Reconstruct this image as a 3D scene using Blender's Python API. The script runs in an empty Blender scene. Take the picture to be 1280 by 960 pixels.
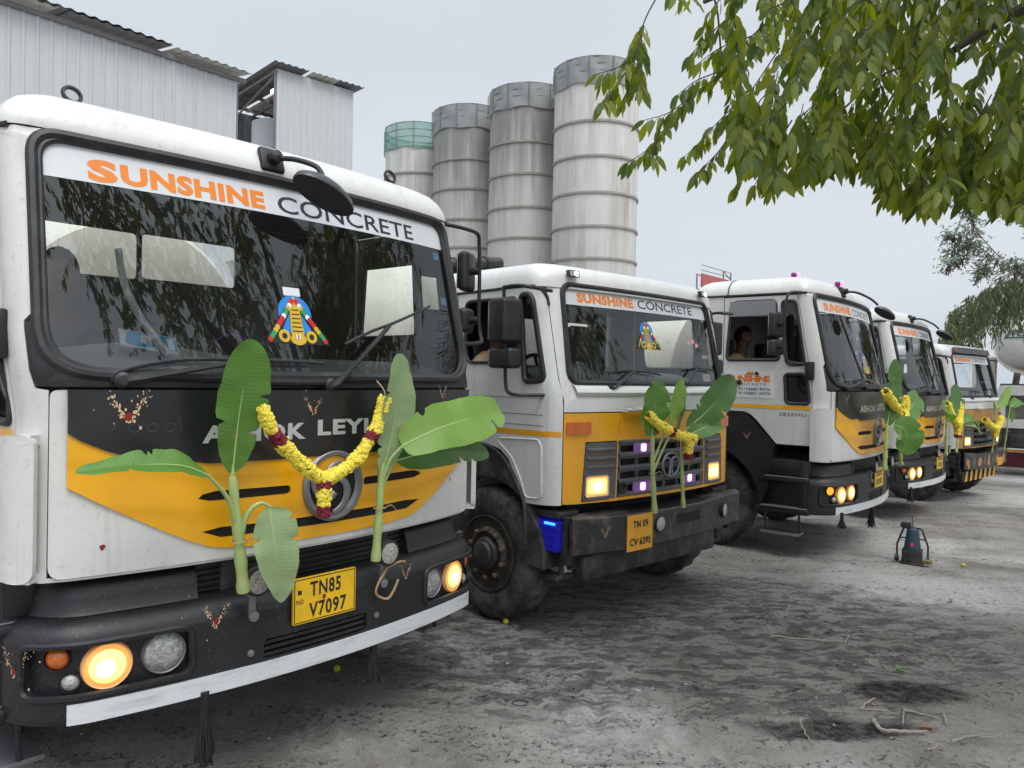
import bpy, bmesh, math, random
from mathutils import Vector, Matrix, noise as mnoise
from mathutils.geometry import tessellate_polygon
R = math.radians
V = Vector
random.seed(7)
sc = bpy.context.scene
COL = sc.collection
PI = math.pi

# ------------------------------------------------------------------ camera
cd = bpy.data.cameras.new('camera'); cam = bpy.data.objects.new('camera', cd); COL.objects.link(cam)
cd.sensor_fit = 'HORIZONTAL'; cd.sensor_width = 36.0; cd.lens = 27.0
cd.clip_start = .05; cd.clip_end = 3000
EYE = V((0, 0, 1.85))
roll, pit = .020, math.atan(10.5/960)
fw = V((0, math.cos(pit), -math.sin(pit))); up0 = V((0, math.sin(pit), math.cos(pit))); rt0 = V((1, 0, 0))
rt = rt0*math.cos(roll)+up0*math.sin(roll); up = up0*math.cos(roll)-rt0*math.sin(roll)
m = Matrix.Identity(4)
for i in range(3):
    m[i][0] = rt[i]; m[i][1] = up[i]; m[i][2] = -fw[i]; m[i][3] = EYE[i]
cam.matrix_world = m
sc.camera = cam

# ------------------------------------------------------------------ materials
MATS = {}
def nt(name):
    mt = bpy.data.materials.new(name); mt.use_nodes = True
    MATS[name] = mt
    return mt, mt.node_tree.nodes, mt.node_tree.links
def pm(name, col, rough=.5, metal=0., dirt=None, amt=0., scale=6., lo=.45, hi=.75, bump=0., bscale=60., coat=0., emis=None, estr=0., stretch=None, spec=.5, rvar=0., dirt2=None, amt2=0., scale2=40, streak=None):
    mt, n, l = nt(name)
    b = n['Principled BSDF']
    b.inputs['Base Color'].default_value = (*col, 1); b.inputs['Roughness'].default_value = rough
    b.inputs['Metallic'].default_value = metal; b.inputs['Coat Weight'].default_value = coat
    b.inputs['Coat Roughness'].default_value = .12
    b.inputs['Specular IOR Level'].default_value = spec
    if emis:
        b.inputs['Emission Color'].default_value = (*emis, 1); b.inputs['Emission Strength'].default_value = estr
    tc = n.new('ShaderNodeTexCoord'); src = tc.outputs['Object']
    if stretch:
        mp = n.new('ShaderNodeMapping'); mp.inputs['Scale'].default_value = stretch
        l.new(src, mp.inputs['Vector']); src = mp.outputs['Vector']
    last = None
    def layer(dc, a, s, lo, hi, last):
        nz = n.new('ShaderNodeTexNoise'); nz.inputs['Scale'].default_value = s; nz.inputs['Detail'].default_value = 7
        nz.inputs['Roughness'].default_value = .65
        l.new(src, nz.inputs['Vector'])
        mr = n.new('ShaderNodeMapRange'); mr.inputs['From Min'].default_value = lo; mr.inputs['From Max'].default_value = hi
        mr.inputs['To Max'].default_value = a
        l.new(nz.outputs['Fac'], mr.inputs['Value'])
        mx = n.new('ShaderNodeMix'); mx.data_type = 'RGBA'
        mx.inputs[7].default_value = (*dc, 1)
        if last: l.new(last, mx.inputs[6])
        else: mx.inputs[6].default_value = (*col, 1)
        l.new(mr.outputs[0], mx.inputs[0])
        return mx.outputs[2], mr.outputs[0]
    if dirt:
        last, fac = layer(dirt, amt, scale, lo, hi, None)
        if rvar:
            ma = n.new('ShaderNodeMath'); ma.operation = 'MULTIPLY_ADD'; ma.inputs[1].default_value = rvar; ma.inputs[2].default_value = rough
            l.new(fac, ma.inputs[0]); l.new(ma.outputs[0], b.inputs['Roughness'])
    if dirt2:
        last, _ = layer(dirt2, amt2, scale2, .58, .72, last)
    if streak:
        src0 = src; mq = n.new('ShaderNodeMapping'); mq.inputs['Scale'].default_value = (13, 13, .8); l.new(tc.outputs['Object'], mq.inputs['Vector']); src = mq.outputs['Vector']
        last, _ = layer(streak[0], streak[1], 1., .54, .74, last); src = src0
    if last: l.new(last, b.inputs['Base Color'])
    if bump:
        nz = n.new('ShaderNodeTexNoise'); nz.inputs['Scale'].default_value = bscale; nz.inputs['Detail'].default_value = 4
        l.new(src, nz.inputs['Vector'])
        bp = n.new('ShaderNodeBump'); bp.inputs['Strength'].default_value = bump; bp.inputs['Distance'].default_value = .01
        l.new(nz.outputs['Fac'], bp.inputs['Height']); l.new(bp.outputs[0], b.inputs['Normal'])
    return mt
DUST = (.30, .29, .27)
white = pm('white_paint', (.635, .628, .605), .36, dirt=(.44, .43, .40), amt=.55, scale=2.2, lo=.45, hi=.8, coat=.25, rvar=.25, dirt2=(.33, .31, .28), amt2=.5, scale2=34, streak=((.40, .375, .34), .45))
white2 = pm('white_paint_cab_two', (.65, .645, .63), .34, dirt=(.46, .45, .43), amt=.5, scale=2.0, coat=.3, rvar=.25, dirt2=(.36, .34, .31), amt2=.45, scale2=30, streak=((.40, .375, .34), .45))
yellow = pm('yellow_paint', (.86, .41, .005), .30, dirt=(.62, .30, .02), amt=.5, scale=3.0, coat=.35, rvar=.2)
ochre = pm('ochre_paint', (.76, .345, .010), .36, dirt=(.52, .26, .04), amt=.45, scale=3.5, coat=.2, rvar=.2, dirt2=(.3, .2, .1), amt2=.5, scale2=30)
tan_paint = pm('tan_paint', (.45, .22, .06), .45, dirt=(.36, .22, .1), amt=.5, scale=4)
blackp = pm('black_plastic', (.011, .011, .013), .42, dirt=(.05, .05, .053), amt=.35, scale=3.0, lo=.42, hi=.9, bump=.12, bscale=220, rvar=.25, dirt2=(.2, .19, .17), amt2=.3, scale2=70)
blackg = pm('black_gloss_panel', (.010, .010, .012), .30, dirt=(.05, .05, .055), amt=.3, scale=3.0, coat=.15, rvar=.3)
blackr = pm('black_rubber_trim', (.012, .012, .013), .5, dirt=(.07, .07, .07), amt=.4, scale=9)
grime = pm('grimy_chassis_metal', (.022, .021, .021), .6, dirt=(.16, .15, .14), amt=.6, scale=5, bump=.3, bscale=40)
steelb = pm('black_painted_steel_worn', (.020, .019, .019), .4, dirt=(.22, .20, .18), amt=.55, scale=5.5, lo=.5, hi=.78, bump=.2, bscale=30, rvar=.3, dirt2=(.30, .16, .08), amt2=.4, scale2=24)
greyp = pm('grey_plastic_grille', (.075, .077, .085), .5, dirt=(.16, .16, .16), amt=.5, scale=5)
darkvoid = pm('dark_opening', (.006, .006, .006), .8)
mirg = pm('mirror_shell_grey', (.035, .036, .040), .38, dirt=(.12, .12, .12), amt=.4, scale=7)
rubber = pm('tyre_rubber', (.020, .020, .020), .8, dirt=(.17, .16, .15), amt=.7, scale=6, lo=.42, hi=.75, bump=.3, bscale=50, dirt2=(.26, .25, .23), amt2=.5, scale2=30)
rimm = pm('wheel_rim_dusty', (.04, .037, .035), .55, metal=.2, dirt=(.17, .14, .11), amt=.6, scale=9, bump=.2)
nutm = pm('rusty_wheel_nut', (.14, .085, .05), .6, metal=.2, dirt=(.2, .16, .12), amt=.5, scale=30)
chrome = pm('chrome', (.6, .6, .6), .18, metal=1.)
chromed = pm('dull_silver', (.22, .22, .23), .45, metal=.5, dirt=(.2, .2, .2), amt=.4, scale=20)
silver = pm('silver_lettering', (.52, .53, .54), .3, metal=.35)
lensg = pm('clear_lens', (.42, .42, .41), .12, dirt=(.16, .16, .16), amt=.8, scale=60, lo=.4, hi=.6, coat=.6, bump=.5, bscale=120)
lensr = pm('round_reflector_lens', (.46, .44, .40), .25, dirt=(.14, .12, .10), amt=.8, scale=140, lo=.42, hi=.6, coat=.5, bump=.5, bscale=200)
amber = pm('amber_lens', (.55, .12, .012), .2, dirt=(.3, .05, .01), amt=.6, scale=50, coat=.6)
amberl = pm('amber_lamp_lit', (.6, .2, .02), .3, emis=(1., .30, .02), estr=1.5)
redl = pm('red_lens', (.45, .03, .02), .25, coat=.5)
lit = pm('headlamp_lit', (.5, .34, .14), .25, emis=(1.0, .44, .07), estr=.6, bump=.5, bscale=70, dirt=(.5, .3, .1), amt=.5, scale=60)
litc = pm('headlamp_core_lit', (.5, .42, .2), .25, emis=(1.0, .70, .22), estr=1.15, dirt=(.25, .16, .05), amt=.8, scale=50, bump=.4, bscale=90)
litrim = pm('headlamp_rim_warm', (.75, .42, .20), .3, emis=(1., .42, .14), estr=.12)
lith = pm('headlamp_bulb_lit', (.9, .85, .7), .3, emis=(1., .88, .55), estr=2.6)
ledw = pm('white_led_lit', (.9, .9, .9), .3, emis=(1, 1, 1), estr=2.5)
ledp = pm('purple_led_lit', (.7, .3, .8), .3, emis=(.65, .12, 1.0), estr=1.4)
ledpc = pm('pink_led_core', (.9, .6, .7), .3, emis=(1.0, .38, .80), estr=1.7)
ledm = pm('magenta_lamp_lit', (.8, .2, .7), .3, emis=(1.0, .22, .85), estr=1.8)
ledb = pm('blue_led_lit', (.1, .2, .9), .3, emis=(.03, .2, 1.0), estr=3.0)
bluebox = pm('blue_lit_box', (.02, .02, .30), .25, coat=.4, emis=(.01, .01, .5), estr=.20, dirt=(.01, .01, .08), amt=.9, scale=18)
platey = pm('number_plate_yellow', (.78, .47, .010), .4, dirt=(.4, .25, .03), amt=.4, scale=14)
plateo = pm('number_plate_orange', (.66, .31, .02), .4, dirt=(.4, .22, .04), amt=.4, scale=14)
inkb = pm('black_ink', (.012, .012, .012), .5)
inkn = pm('navy_lettering', (.012, .016, .035), .4)
inko = pm('orange_lettering', (.74, .20, .008), .4)
inkg = pm('green_ink', (.05, .35, .10), .5)
scrm = pm('scratch_grey', (.06, .06, .065), .6)
inkf = pm('faded_grey_ink', (.16, .16, .17), .6)
stickw = pm('white_sticker', (.60, .61, .63), .45, dirt=(.5, .5, .52), amt=.4, scale=3)
boardw = pm('white_board', (.70, .70, .71), .4, dirt=(.55, .55, .55), amt=.3, scale=5)
stripw = pm('white_metal_strip', (.60, .62, .63), .4, dirt=(.25, .25, .25), amt=.6, scale=9, lo=.5, hi=.75, stretch=(.5, 1, 4))
blue = pm('sticker_blue', (.02, .22, .62), .4); gold = pm('sticker_gold', (.62, .40, .03), .4)
red = pm('sticker_red', (.55, .02, .015), .4); green = pm('sticker_green', (.03, .30, .09), .4); wht = pm('sticker_white', (.75, .75, .75), .4)
pink = pm('sticker_pink', (.6, .3, .32), .5)
peach = pm('sandal_paste_flecks', (.62, .42, .26), .8); kum = pm('vermilion_dot', (.22, .008, .008), .7)
dashm = pm('dashboard_grey', (.33, .345, .35), .55, dirt=(.22, .22, .22), amt=.4, scale=4)
intm = pm('cab_interior_dark', (.032, .032, .036), .7, dirt=(.03, .03, .03), amt=.5, scale=4)
liner = pm('cab_liner', (.020, .020, .022), .8, bump=.2, bscale=20)
seatm = pm('seat_cloth', (.06, .06, .075), .85, dirt=(.07, .07, .08), amt=.5, scale=8, stretch=(6, 1, 1))
strapm = pm('pale_strap', (.45, .45, .46), .6)
creamd = pm('cream_drum_paint', (.60, .58, .50), .5, dirt=(.40, .37, .30), amt=.6, scale=1.6, stretch=(3, 1, .6), dirt2=(.25, .22, .18), amt2=.4, scale2=9)
fly1 = pm('yellow_petals', (.80, .62, .015), .75, dirt=(.86, .76, .18), amt=.7, scale=90, lo=.4, hi=.6)
marm = pm('maroon_petals', (.16, .008, .02), .8, dirt=(.28, .02, .05), amt=.6, scale=90)
stringm = pm('string_straw', (.42, .28, .14), .8)
hairm = pm('black_fibre', (.008, .008, .008), .7)
skin = pm('brown_skin', (.16, .075, .042), .5, dirt=(.12, .05, .03), amt=.4, scale=9)
hairp = pm('black_hair', (.006, .006, .006), .5, bump=.4, bscale=160)
khaki = pm('khaki_cloth', (.52, .36, .19), .85, dirt=(.3, .2, .1), amt=.5, scale=8)
lime = pm('yellow_lime', (.50, .46, .03), .5, dirt=(.3, .33, .02), amt=.6, scale=30)
twigm = pm('dry_twig', (.30, .27, .23), .8, dirt=(.16, .13, .10), amt=.6, scale=20)
drym = pm('dry_leaf', (.24, .11, .045), .7, dirt=(.18, .08, .03), amt=.5, scale=30)
bluep = pm('blue_painted_steel', (.018, .042, .075), .5, dirt=(.12, .14, .16), amt=.5, scale=9)
brassm = pm('dull_brass', (.35, .30, .14), .4, metal=.6)
camog = pm('camouflage_olive', (.10, .11, .07), .6)
maroonp = pm('maroon_paint', (.09, .008, .016), .4, dirt=(.14, .05, .05), amt=.5, scale=4)
bilb = pm('red_hoarding', (.38, .10, .09), .6, dirt=(.25, .08, .08), amt=.5, scale=.8)
galv = pm('galvanised_roof', (.20, .20, .205), .6, dirt=(.13, .13, .13), amt=.6, scale=1.5)
pale = pm('pale_roof_sheet', (.62, .61, .56), .6, dirt=(.5, .48, .42), amt=.5, scale=1.5)
booklet_b = pm('blue_booklet', (.02, .32, .62), .5)
purple = pm('purple_wire', (.10, .04, .22), .5)
visor = pm('grey_visor', (.22, .22, .235), .5)

def glass(name, tint, ior=1.75, milky=0.):
    mt, n, l = nt(name)
    n.remove(n['Principled BSDF']); out = n['Material Output']
    tr = n.new('ShaderNodeBsdfTransparent'); tr.inputs[0].default_value = (*tint, 1)
    gl = n.new('ShaderNodeBsdfGlossy'); gl.inputs['Roughness'].default_value = .01
    fr = n.new('ShaderNodeFresnel'); fr.inputs['IOR'].default_value = ior
    mx = n.new('ShaderNodeMixShader')
    base = tr.outputs[0]
    if milky:
        df = n.new('ShaderNodeBsdfDiffuse'); df.inputs[0].default_value = (.35, .36, .36, 1)
        nz = n.new('ShaderNodeTexNoise'); nz.inputs['Scale'].default_value = 2.5; nz.inputs['Detail'].default_value = 6
        tc = n.new('ShaderNodeTexCoord'); l.new(tc.outputs['Object'], nz.inputs['Vector'])
        mr = n.new('ShaderNodeMapRange'); mr.inputs['From Min'].default_value = .35; mr.inputs['From Max'].default_value = .8
        mr.inputs['To Min'].default_value = milky*.4; mr.inputs['To Max'].default_value = milky
        l.new(nz.outputs['Fac'], mr.inputs['Value'])
        m2 = n.new('ShaderNodeMixShader'); l.new(mr.outputs[0], m2.inputs[0]); l.new(tr.outputs[0], m2.inputs[1]); l.new(df.outputs[0], m2.inputs[2])
        base = m2.outputs[0]
    l.new(fr.outputs[0], mx.inputs[0]); l.new(base, mx.inputs[1]); l.new(gl.outputs[0], mx.inputs[2])
    l.new(mx.outputs[0], out.inputs['Surface'])
    return mt
wsglass = glass('windscreen_glass', (.86, .90, .89), 1.74, .030)
sdglass = glass('side_glass_tinted', (.55, .57, .59), 1.7, .03)
mirrorm = pm('mirror_glass', (.6, .62, .64), .04, metal=1.)

def leafmat(name, c1, c2, trans=.35, rough=.45, uvveins=False):
    mt, n, l = nt(name)
    b = n['Principled BSDF']; b.inputs['Roughness'].default_value = rough
    out = n['Material Output']
    mx = n.new('ShaderNodeMix'); mx.data_type = 'RGBA'; mx.inputs[6].default_value = (*c1, 1); mx.inputs[7].default_value = (*c2, 1)
    if uvveins:
        uv = n.new('ShaderNodeUVMap'); sp = n.new('ShaderNodeSeparateXYZ'); l.new(uv.outputs[0], sp.inputs[0])
        # veins leave the midrib at a slant
        ab = n.new('ShaderNodeMath'); ab.operation = 'ABSOLUTE'; l.new(sp.outputs[1], ab.inputs[0])
        ad = n.new('ShaderNodeMath'); ad.operation = 'MULTIPLY_ADD'; ad.inputs[1].default_value = -.10
        l.new(ab.outputs[0], ad.inputs[0]); l.new(sp.outputs[0], ad.inputs[2])
        mu = n.new('ShaderNodeMath'); mu.operation = 'MULTIPLY'; mu.inputs[1].default_value = 430; l.new(ad.outputs[0], mu.inputs[0])
        sn = n.new('ShaderNodeMath'); sn.operation = 'SINE'; l.new(mu.outputs[0], sn.inputs[0])
        cb = n.new('ShaderNodeCombineXYZ'); m3 = n.new('ShaderNodeMath'); m3.operation = 'MULTIPLY'; m3.inputs[1].default_value = 22
        l.new(ad.outputs[0], m3.inputs[0]); l.new(m3.outputs[0], cb.inputs[0]); l.new(sp.outputs[1], cb.inputs[1])
        nz = n.new('ShaderNodeTexNoise'); nz.inputs['Scale'].default_value = 1.; nz.inputs['Detail'].default_value = 4; l.new(cb.outputs[0], nz.inputs['Vector'])
        l.new(nz.outputs['Fac'], mx.inputs[0])
        nz.inputs['Roughness'].default_value = .8
        nb = n.new('ShaderNodeTexNoise'); nb.inputs['Scale'].default_value = 9.; nb.inputs['Detail'].default_value = 6
        tcb = n.new('ShaderNodeTexCoord'); l.new(tcb.outputs['Object'], nb.inputs['Vector'])
        mb_ = n.new('ShaderNodeMapRange'); mb_.inputs['From Min'].default_value = .64; mb_.inputs['From Max'].default_value = .76; mb_.inputs['To Max'].default_value = .7; l.new(nb.outputs['Fac'], mb_.inputs['Value'])
        mx0 = mx; mx = n.new('ShaderNodeMix'); mx.data_type = 'RGBA'; mx.inputs[7].default_value = (.30, .23, .08, 1); l.new(mb_.outputs[0], mx.inputs[0]); l.new(mx0.outputs[2], mx.inputs[6])
        bp = n.new('ShaderNodeBump'); bp.inputs['Strength'].default_value = .10; bp.inputs['Distance'].default_value = .002
        l.new(sn.outputs[0], bp.inputs['Height']); l.new(bp.outputs[0], b.inputs['Normal'])
    else:
        ge = n.new('ShaderNodeNewGeometry'); l.new(ge.outputs['Random Per Island'], mx.inputs[0])
    tl = n.new('ShaderNodeBsdfTranslucent'); ms = n.new('ShaderNodeMixShader'); ms.inputs[0].default_value = trans
    hs = n.new('ShaderNodeHueSaturation'); hs.inputs['Saturation'].default_value = 1.25; hs.inputs['Value'].default_value = 1.5
    hs.inputs['Hue'].default_value = .485
    l.new(mx.outputs[2], hs.inputs['Color']); l.new(hs.outputs[0], tl.inputs[0])
    l.new(mx.outputs[2], b.inputs['Base Color'])
    l.new(b.outputs[0], ms.inputs[1]); l.new(tl.outputs[0], ms.inputs[2]); l.new(ms.outputs[0], out.inputs['Surface'])
    return mt
ban = leafmat('banana_leaf_green', (.075, .19, .030), (.12, .25, .045), .25, .38, True)
banl = leafmat('banana_leaf_light', (.19, .34, .06), (.25, .42, .09), .30, .38, True)
band = leafmat('banana_leaf_dark', (.045, .12, .022), (.075, .17, .035), .25, .40, True)
banp = leafmat('banana_leaf_pale_underside', (.24, .35, .17), (.33, .43, .22), .2, .55, True)
stemm = pm('banana_stem', (.33, .42, .15), .4, dirt=(.44, .46, .22), amt=.7, scale=5, stretch=(2, 2, .5), dirt2=(.28, .2, .1), amt2=.3, scale2=30)
ribm = pm('banana_midrib', (.36, .44, .18), .5)
treeleaf = leafmat('tree_leaf', (.050, .108, .012), (.25, .29, .034), .5, .42)
podleaf = leafmat('feathery_leaf', (.10, .15, .11), (.17, .21, .14), .2, .6)
podbrown = leafmat('brown_pod', (.13, .07, .05), (.20, .12, .09), .1, .7)
weepleaf = leafmat('weeping_leaf', (.05, .085, .035), (.13, .16, .07), .25, .55)
bark = pm('bark', (.16, .13, .10), .9, dirt=(.07, .055, .04), amt=.7, scale=7, bump=.6, bscale=25)
twigb = pm('green_brown_twig', (.065, .055, .032), .8)

# ------------------------------------------------------------------ mesh collector
class B:
    def __init__(s): s.v = []; s.f = []; s.mi = []; s.uv = None
    def add(s, vs, fs, mi=0):
        o = len(s.v); s.v += [tuple(p) for p in vs]; s.f += [[i+o for i in f] for f in fs]; s.mi += [mi]*len(fs); return s
    def box(s, c, size, bev=0., M=None, mi=0, seg=2):
        bm = bmesh.new(); bmesh.ops.create_cube(bm, size=1)
        for v in bm.verts: v.co = V((v.co.x*size[0], v.co.y*size[1], v.co.z*size[2]))
        if bev: bmesh.ops.bevel(bm, geom=list(bm.edges), offset=bev, segments=seg, affect='EDGES', profile=.5)
        bm.verts.index_update()
        vs = []
        for v in bm.verts:
            p = v.co.copy()
            if M: p = M @ p
            vs.append(p+V(c))
        s.add(vs, [[v.index for v in f.verts] for f in bm.faces], mi); bm.free(); return s
    def tube(s, pts, r, n=8, cap=True, closed=False, mi=0, flat=1.):
        pts = [V(p) for p in pts]; k = len(pts)
        if not hasattr(r, '__len__'): r = [r]*k
        T = []
        for i in range(k):
            a = pts[(i-1) % k] if (closed or i > 0) else pts[i]; b = pts[(i+1) % k] if (closed or i < k-1) else pts[i]
            d = (b-a); T.append(d.normalized() if d.length > 1e-9 else V((0, 0, 1)))
        ref = V((0, 0, 1)) if abs(T[0].z) < .9 else V((1, 0, 0))
        N = (ref-T[0]*ref.dot(T[0])).normalized(); vs = []; fs = []
        for i in range(k):
            N = (N-T[i]*N.dot(T[i])); N = N.normalized() if N.length > 1e-6 else T[i].orthogonal().normalized()
            Bn = T[i].cross(N)
            for j in range(n):
                a = 2*PI*j/n; vs.append(pts[i]+(N*math.cos(a)+Bn*math.sin(a)*flat)*r[i])
        for i in range(k if closed else k-1):
            for j in range(n):
                a = i*n+j; b = i*n+(j+1) % n; c = ((i+1) % k)*n+(j+1) % n; d = ((i+1) % k)*n+j
                fs.append([a, b, c, d])
        if cap and not closed:
            fs.append(list(range(n))[::-1]); fs.append([(k-1)*n+j for j in range(n)])
        return s.add(vs, fs, mi)
    def lathe(s, prof, n=24, M=None, mi=0, cap=True):
        vs = []; fs = []
        for (r, h) in prof:
            for j in range(n):
                a = 2*PI*j/n; p = V((r*math.cos(a), r*math.sin(a), h)); vs.append(M @ p if M else p)
        for i in range(len(prof)-1):
            for j in range(n):
                fs.append([i*n+j, i*n+(j+1) % n, (i+1)*n+(j+1) % n, (i+1)*n+j])
        if cap:
            if prof[0][0] > 1e-6: fs.append(list(range(n))[::-1])
            if prof[-1][0] > 1e-6: fs.append([(len(prof)-1)*n+j for j in range(n)])
        return s.add(vs, fs, mi)
    def ico(s, c, r, sub=1, jit=0., sc3=(1, 1, 1), M=None, mi=0):
        bm = bmesh.new(); bmesh.ops.create_icosphere(bm, subdivisions=sub, radius=1.)
        vs = []
        for v in bm.verts:
            p = V((v.co.x*sc3[0], v.co.y*sc3[1], v.co.z*sc3[2]))*r*(1+random.uniform(-jit, jit))
            if M: p = M @ p
            vs.append(p+V(c))
        bm.verts.index_update()
        s.add(vs, [[v.index for v in f.verts] for f in bm.faces], mi); bm.free(); return s
    def patch(s, outer, surf, off=0., th=.008, holes=(), step=.09, mi=0, stepz=None):
        loops = [[V((a, b, 0)) for a, b in lp] for lp in [outer]+list(holes)]
        flat = [p for lp in loops for p in lp]
        tris = tessellate_polygon(loops)
        bm = bmesh.new(); bv = [bm.verts.new(p) for p in flat]
        for t in tris:
            try: bm.faces.new([bv[i] for i in t])
            except ValueError: pass
        lo = [min(p[i] for p in flat) for i in (0, 1)]; hi = [max(p[i] for p in flat) for i in (0, 1)]
        for ax, st in ((0, step), (1, stepz or step*1.7)):
            k = math.floor(lo[ax]/st)+1
            while k*st < hi[ax]:
                co = V((0, 0, 0)); co[ax] = k*st; no = V((0, 0, 0)); no[ax] = 1
                bmesh.ops.bisect_plane(bm, geom=bm.verts[:]+bm.edges[:]+bm.faces[:], dist=1e-5, plane_co=co, plane_no=no)
                k += 1
        bmesh.ops.remove_doubles(bm, verts=bm.verts[:], dist=1e-5)
        for f in bm.faces:
            if f.normal.z < 0: f.normal_flip()
        bm.verts.index_update(); n0 = len(bm.verts)
        vs = [surf(v.co.x, v.co.y, off+th) for v in bm.verts]
        fs = [[v.index for v in f.verts] for f in bm.faces]
        if th > 0:
            vs += [surf(v.co.x, v.co.y, off) for v in bm.verts]
            for e in bm.edges:
                if len(e.link_faces) == 1:
                    lp = e.link_loops[0]; a = lp.vert.index; b = lp.link_loop_next.vert.index
                    fs.append([a, a+n0, b+n0, b])
        bm.free()
        return s.add(vs, fs, mi)
    def grid(s, rows, mi=0, closed=False):
        n = len(rows[0]); vs = [p for r in rows for p in r]; fs = []
        for i in range(len(rows)-1):
            for j in range(n if closed else n-1):
                fs.append([i*n+j, i*n+(j+1) % n, (i+1)*n+(j+1) % n, (i+1)*n+j])
        return s.add(vs, fs, mi)
    def build(s, name, mats, parent=None, ang=38, smooth=True):
        me = bpy.data.meshes.new(name); me.from_pydata([tuple(v) for v in s.v], [], s.f)
        if not isinstance(mats, (list, tuple)): mats = [mats]
        for mt in mats: me.materials.append(mt)
        if len(mats) > 1: me.polygons.foreach_set('material_index', s.mi)
        if s.uv:
            ul = me.uv_layers.new(name='UVMap')
            for lp in me.loops: ul.data[lp.index].uv = s.uv.get(lp.vertex_index, (0, 0))
        me.validate(); me.update()
        if smooth:
            me.polygons.foreach_set('use_smooth', [True]*len(me.polygons))
            if ang < 180: me.set_sharp_from_angle(angle=R(ang))
        o = bpy.data.objects.new(name, me); COL.objects.link(o)
        if parent: o.parent = parent
        return o

def tag(o, label, cat, group=None):
    o['label'] = label; o['category'] = cat
    if group: o['group'] = group
    return o
def thing(name, label, cat, loc=(0, 0, 0), rz=0., group=None):
    o = bpy.data.objects.new(name, None); o.empty_display_size = .2; COL.objects.link(o)
    o.location = loc; o.rotation_euler = (0, 0, rz); return tag(o, label, cat, group)
def part(name, parent, mat=None):
    o = bpy.data.objects.new(name, None); COL.objects.link(o); o.parent = parent; return o

# ------------------------------------------------------------------ 2D helpers
def rounded(poly, r, n=6):
    out = []; k = len(poly)
    if not hasattr(r, '__len__'): r = [r]*k
    for i in range(k):
        p = V(poly[i]); a = V(poly[i-1]); b = V(poly[(i+1) % k])
        if r[i] <= 0: out.append((p.x, p.y)); continue
        d1 = (a-p); d2 = (b-p); rr = min(r[i], d1.length*.49, d2.length*.49)
        p1 = p+d1.normalized()*rr; p2 = p+d2.normalized()*rr
        for j in range(n+1):
            t = j/n; q = p1*(1-t)**2+p*2*t*(1-t)+p2*t*t; out.append((q.x, q.y))
    return out
def rect(a, b, c, d, r=0., n=6):
    return rounded([(a, c), (b, c), (b, d), (a, d)], r, n) if r else [(a, c), (b, c), (b, d), (a, d)]
def mirror(poly): return [(-a, b) for a, b in reversed(poly)]
def circ(cx, cy, r, n=24, ry=None): return [(cx+r*math.cos(2*PI*i/n), cy+(ry or r)*math.sin(2*PI*i/n)) for i in range(n)]
def dens(poly, st):
    out = []
    for i in range(len(poly)):
        a = V(poly[i]); b = V(poly[(i+1) % len(poly)]); k = max(1, int((b-a).length/st))
        for j in range(k): q = a.lerp(b, j/k); out.append((q.x, q.y))
    return out
def crv(pts, n=8):
    "Catmull-Rom through 3D or 2D points"
    P = [V(p) for p in pts]; out = []
    for i in range(len(P)-1):
        p0 = P[max(i-1, 0)]; p1 = P[i]; p2 = P[i+1]; p3 = P[min(i+2, len(P)-1)]
        for j in range(n):
            t = j/n
            out.append(.5*((2*p1)+(p2-p0)*t+(2*p0-5*p1+4*p2-p3)*t*t+(3*p1-p0-3*p2+p3)*t**3))
    out.append(P[-1]); return out

TXT = {}
def text2d(s, offset=0., space=1.):
    key = (s, offset, space)
    if key in TXT: return TXT[key]
    c = bpy.data.curves.new('t', 'FONT'); c.body = s; c.size = 1.; c.offset = offset; c.space_character = space; c.resolution_u = 3
    o = bpy.data.objects.new('t', c); COL.objects.link(o)
    dg = bpy.context.evaluated_depsgraph_get(); me = bpy.data.meshes.new_from_object(o.evaluated_get(dg))
    vs = [(v.co.x, v.co.y) for v in me.vertices]; fs = [list(p.vertices) for p in me.polygons]
    bpy.data.objects.remove(o); bpy.data.curves.remove(c); bpy.data.meshes.remove(me)
    TXT[key] = (vs, fs); return TXT[key]
def put_text(b, s, surf, a0, a1, z0, z1, off, offset=0., space=1., mi=0, slope=0., jit=0.):
    vs, fs = text2d(s, offset, space)
    x0 = min(v[0] for v in vs); x1 = max(v[0] for v in vs); y0 = min(v[1] for v in vs); y1 = max(v[1] for v in vs)
    out = []
    for x, y in vs:
        t = (x-x0)/(x1-x0); q = (y-y0)/(y1-y0)
        out.append(surf(a0+(a1-a0)*t, z0+(z1-z0)*q+slope*t, off))
    n0 = len(b.v); b.add(out, fs, mi)
    # make faces look outwards
    nrm = surf((a0+a1)/2, (z0+z1)/2, off+.1)-surf((a0+a1)/2, (z0+z1)/2, off)
    f = fs[0]
    if len(f) > 2:
        A = out[f[0]]; Bq = out[f[1]]; Cq = out[f[2]]
        if (Bq-A).cross(Cq-A).dot(nrm) < 0:
            k = len(fs); b.f[-k:] = [list(reversed(x)) for x in b.f[-k:]]
    return b
def frame_at(surf, s, z):
    o = surf(s, z, 0); n = (surf(s, z, .05)-o).normalized(); a = (surf(s+.01, z, 0)-o).normalized(); u = n.cross(a).normalized(); a = u.cross(n)
    M = Matrix.Identity(4)
    for i in range(3): M[i][0] = a[i]; M[i][1] = u[i]; M[i][2] = n[i]; M[i][3] = o[i]
    return M

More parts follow.
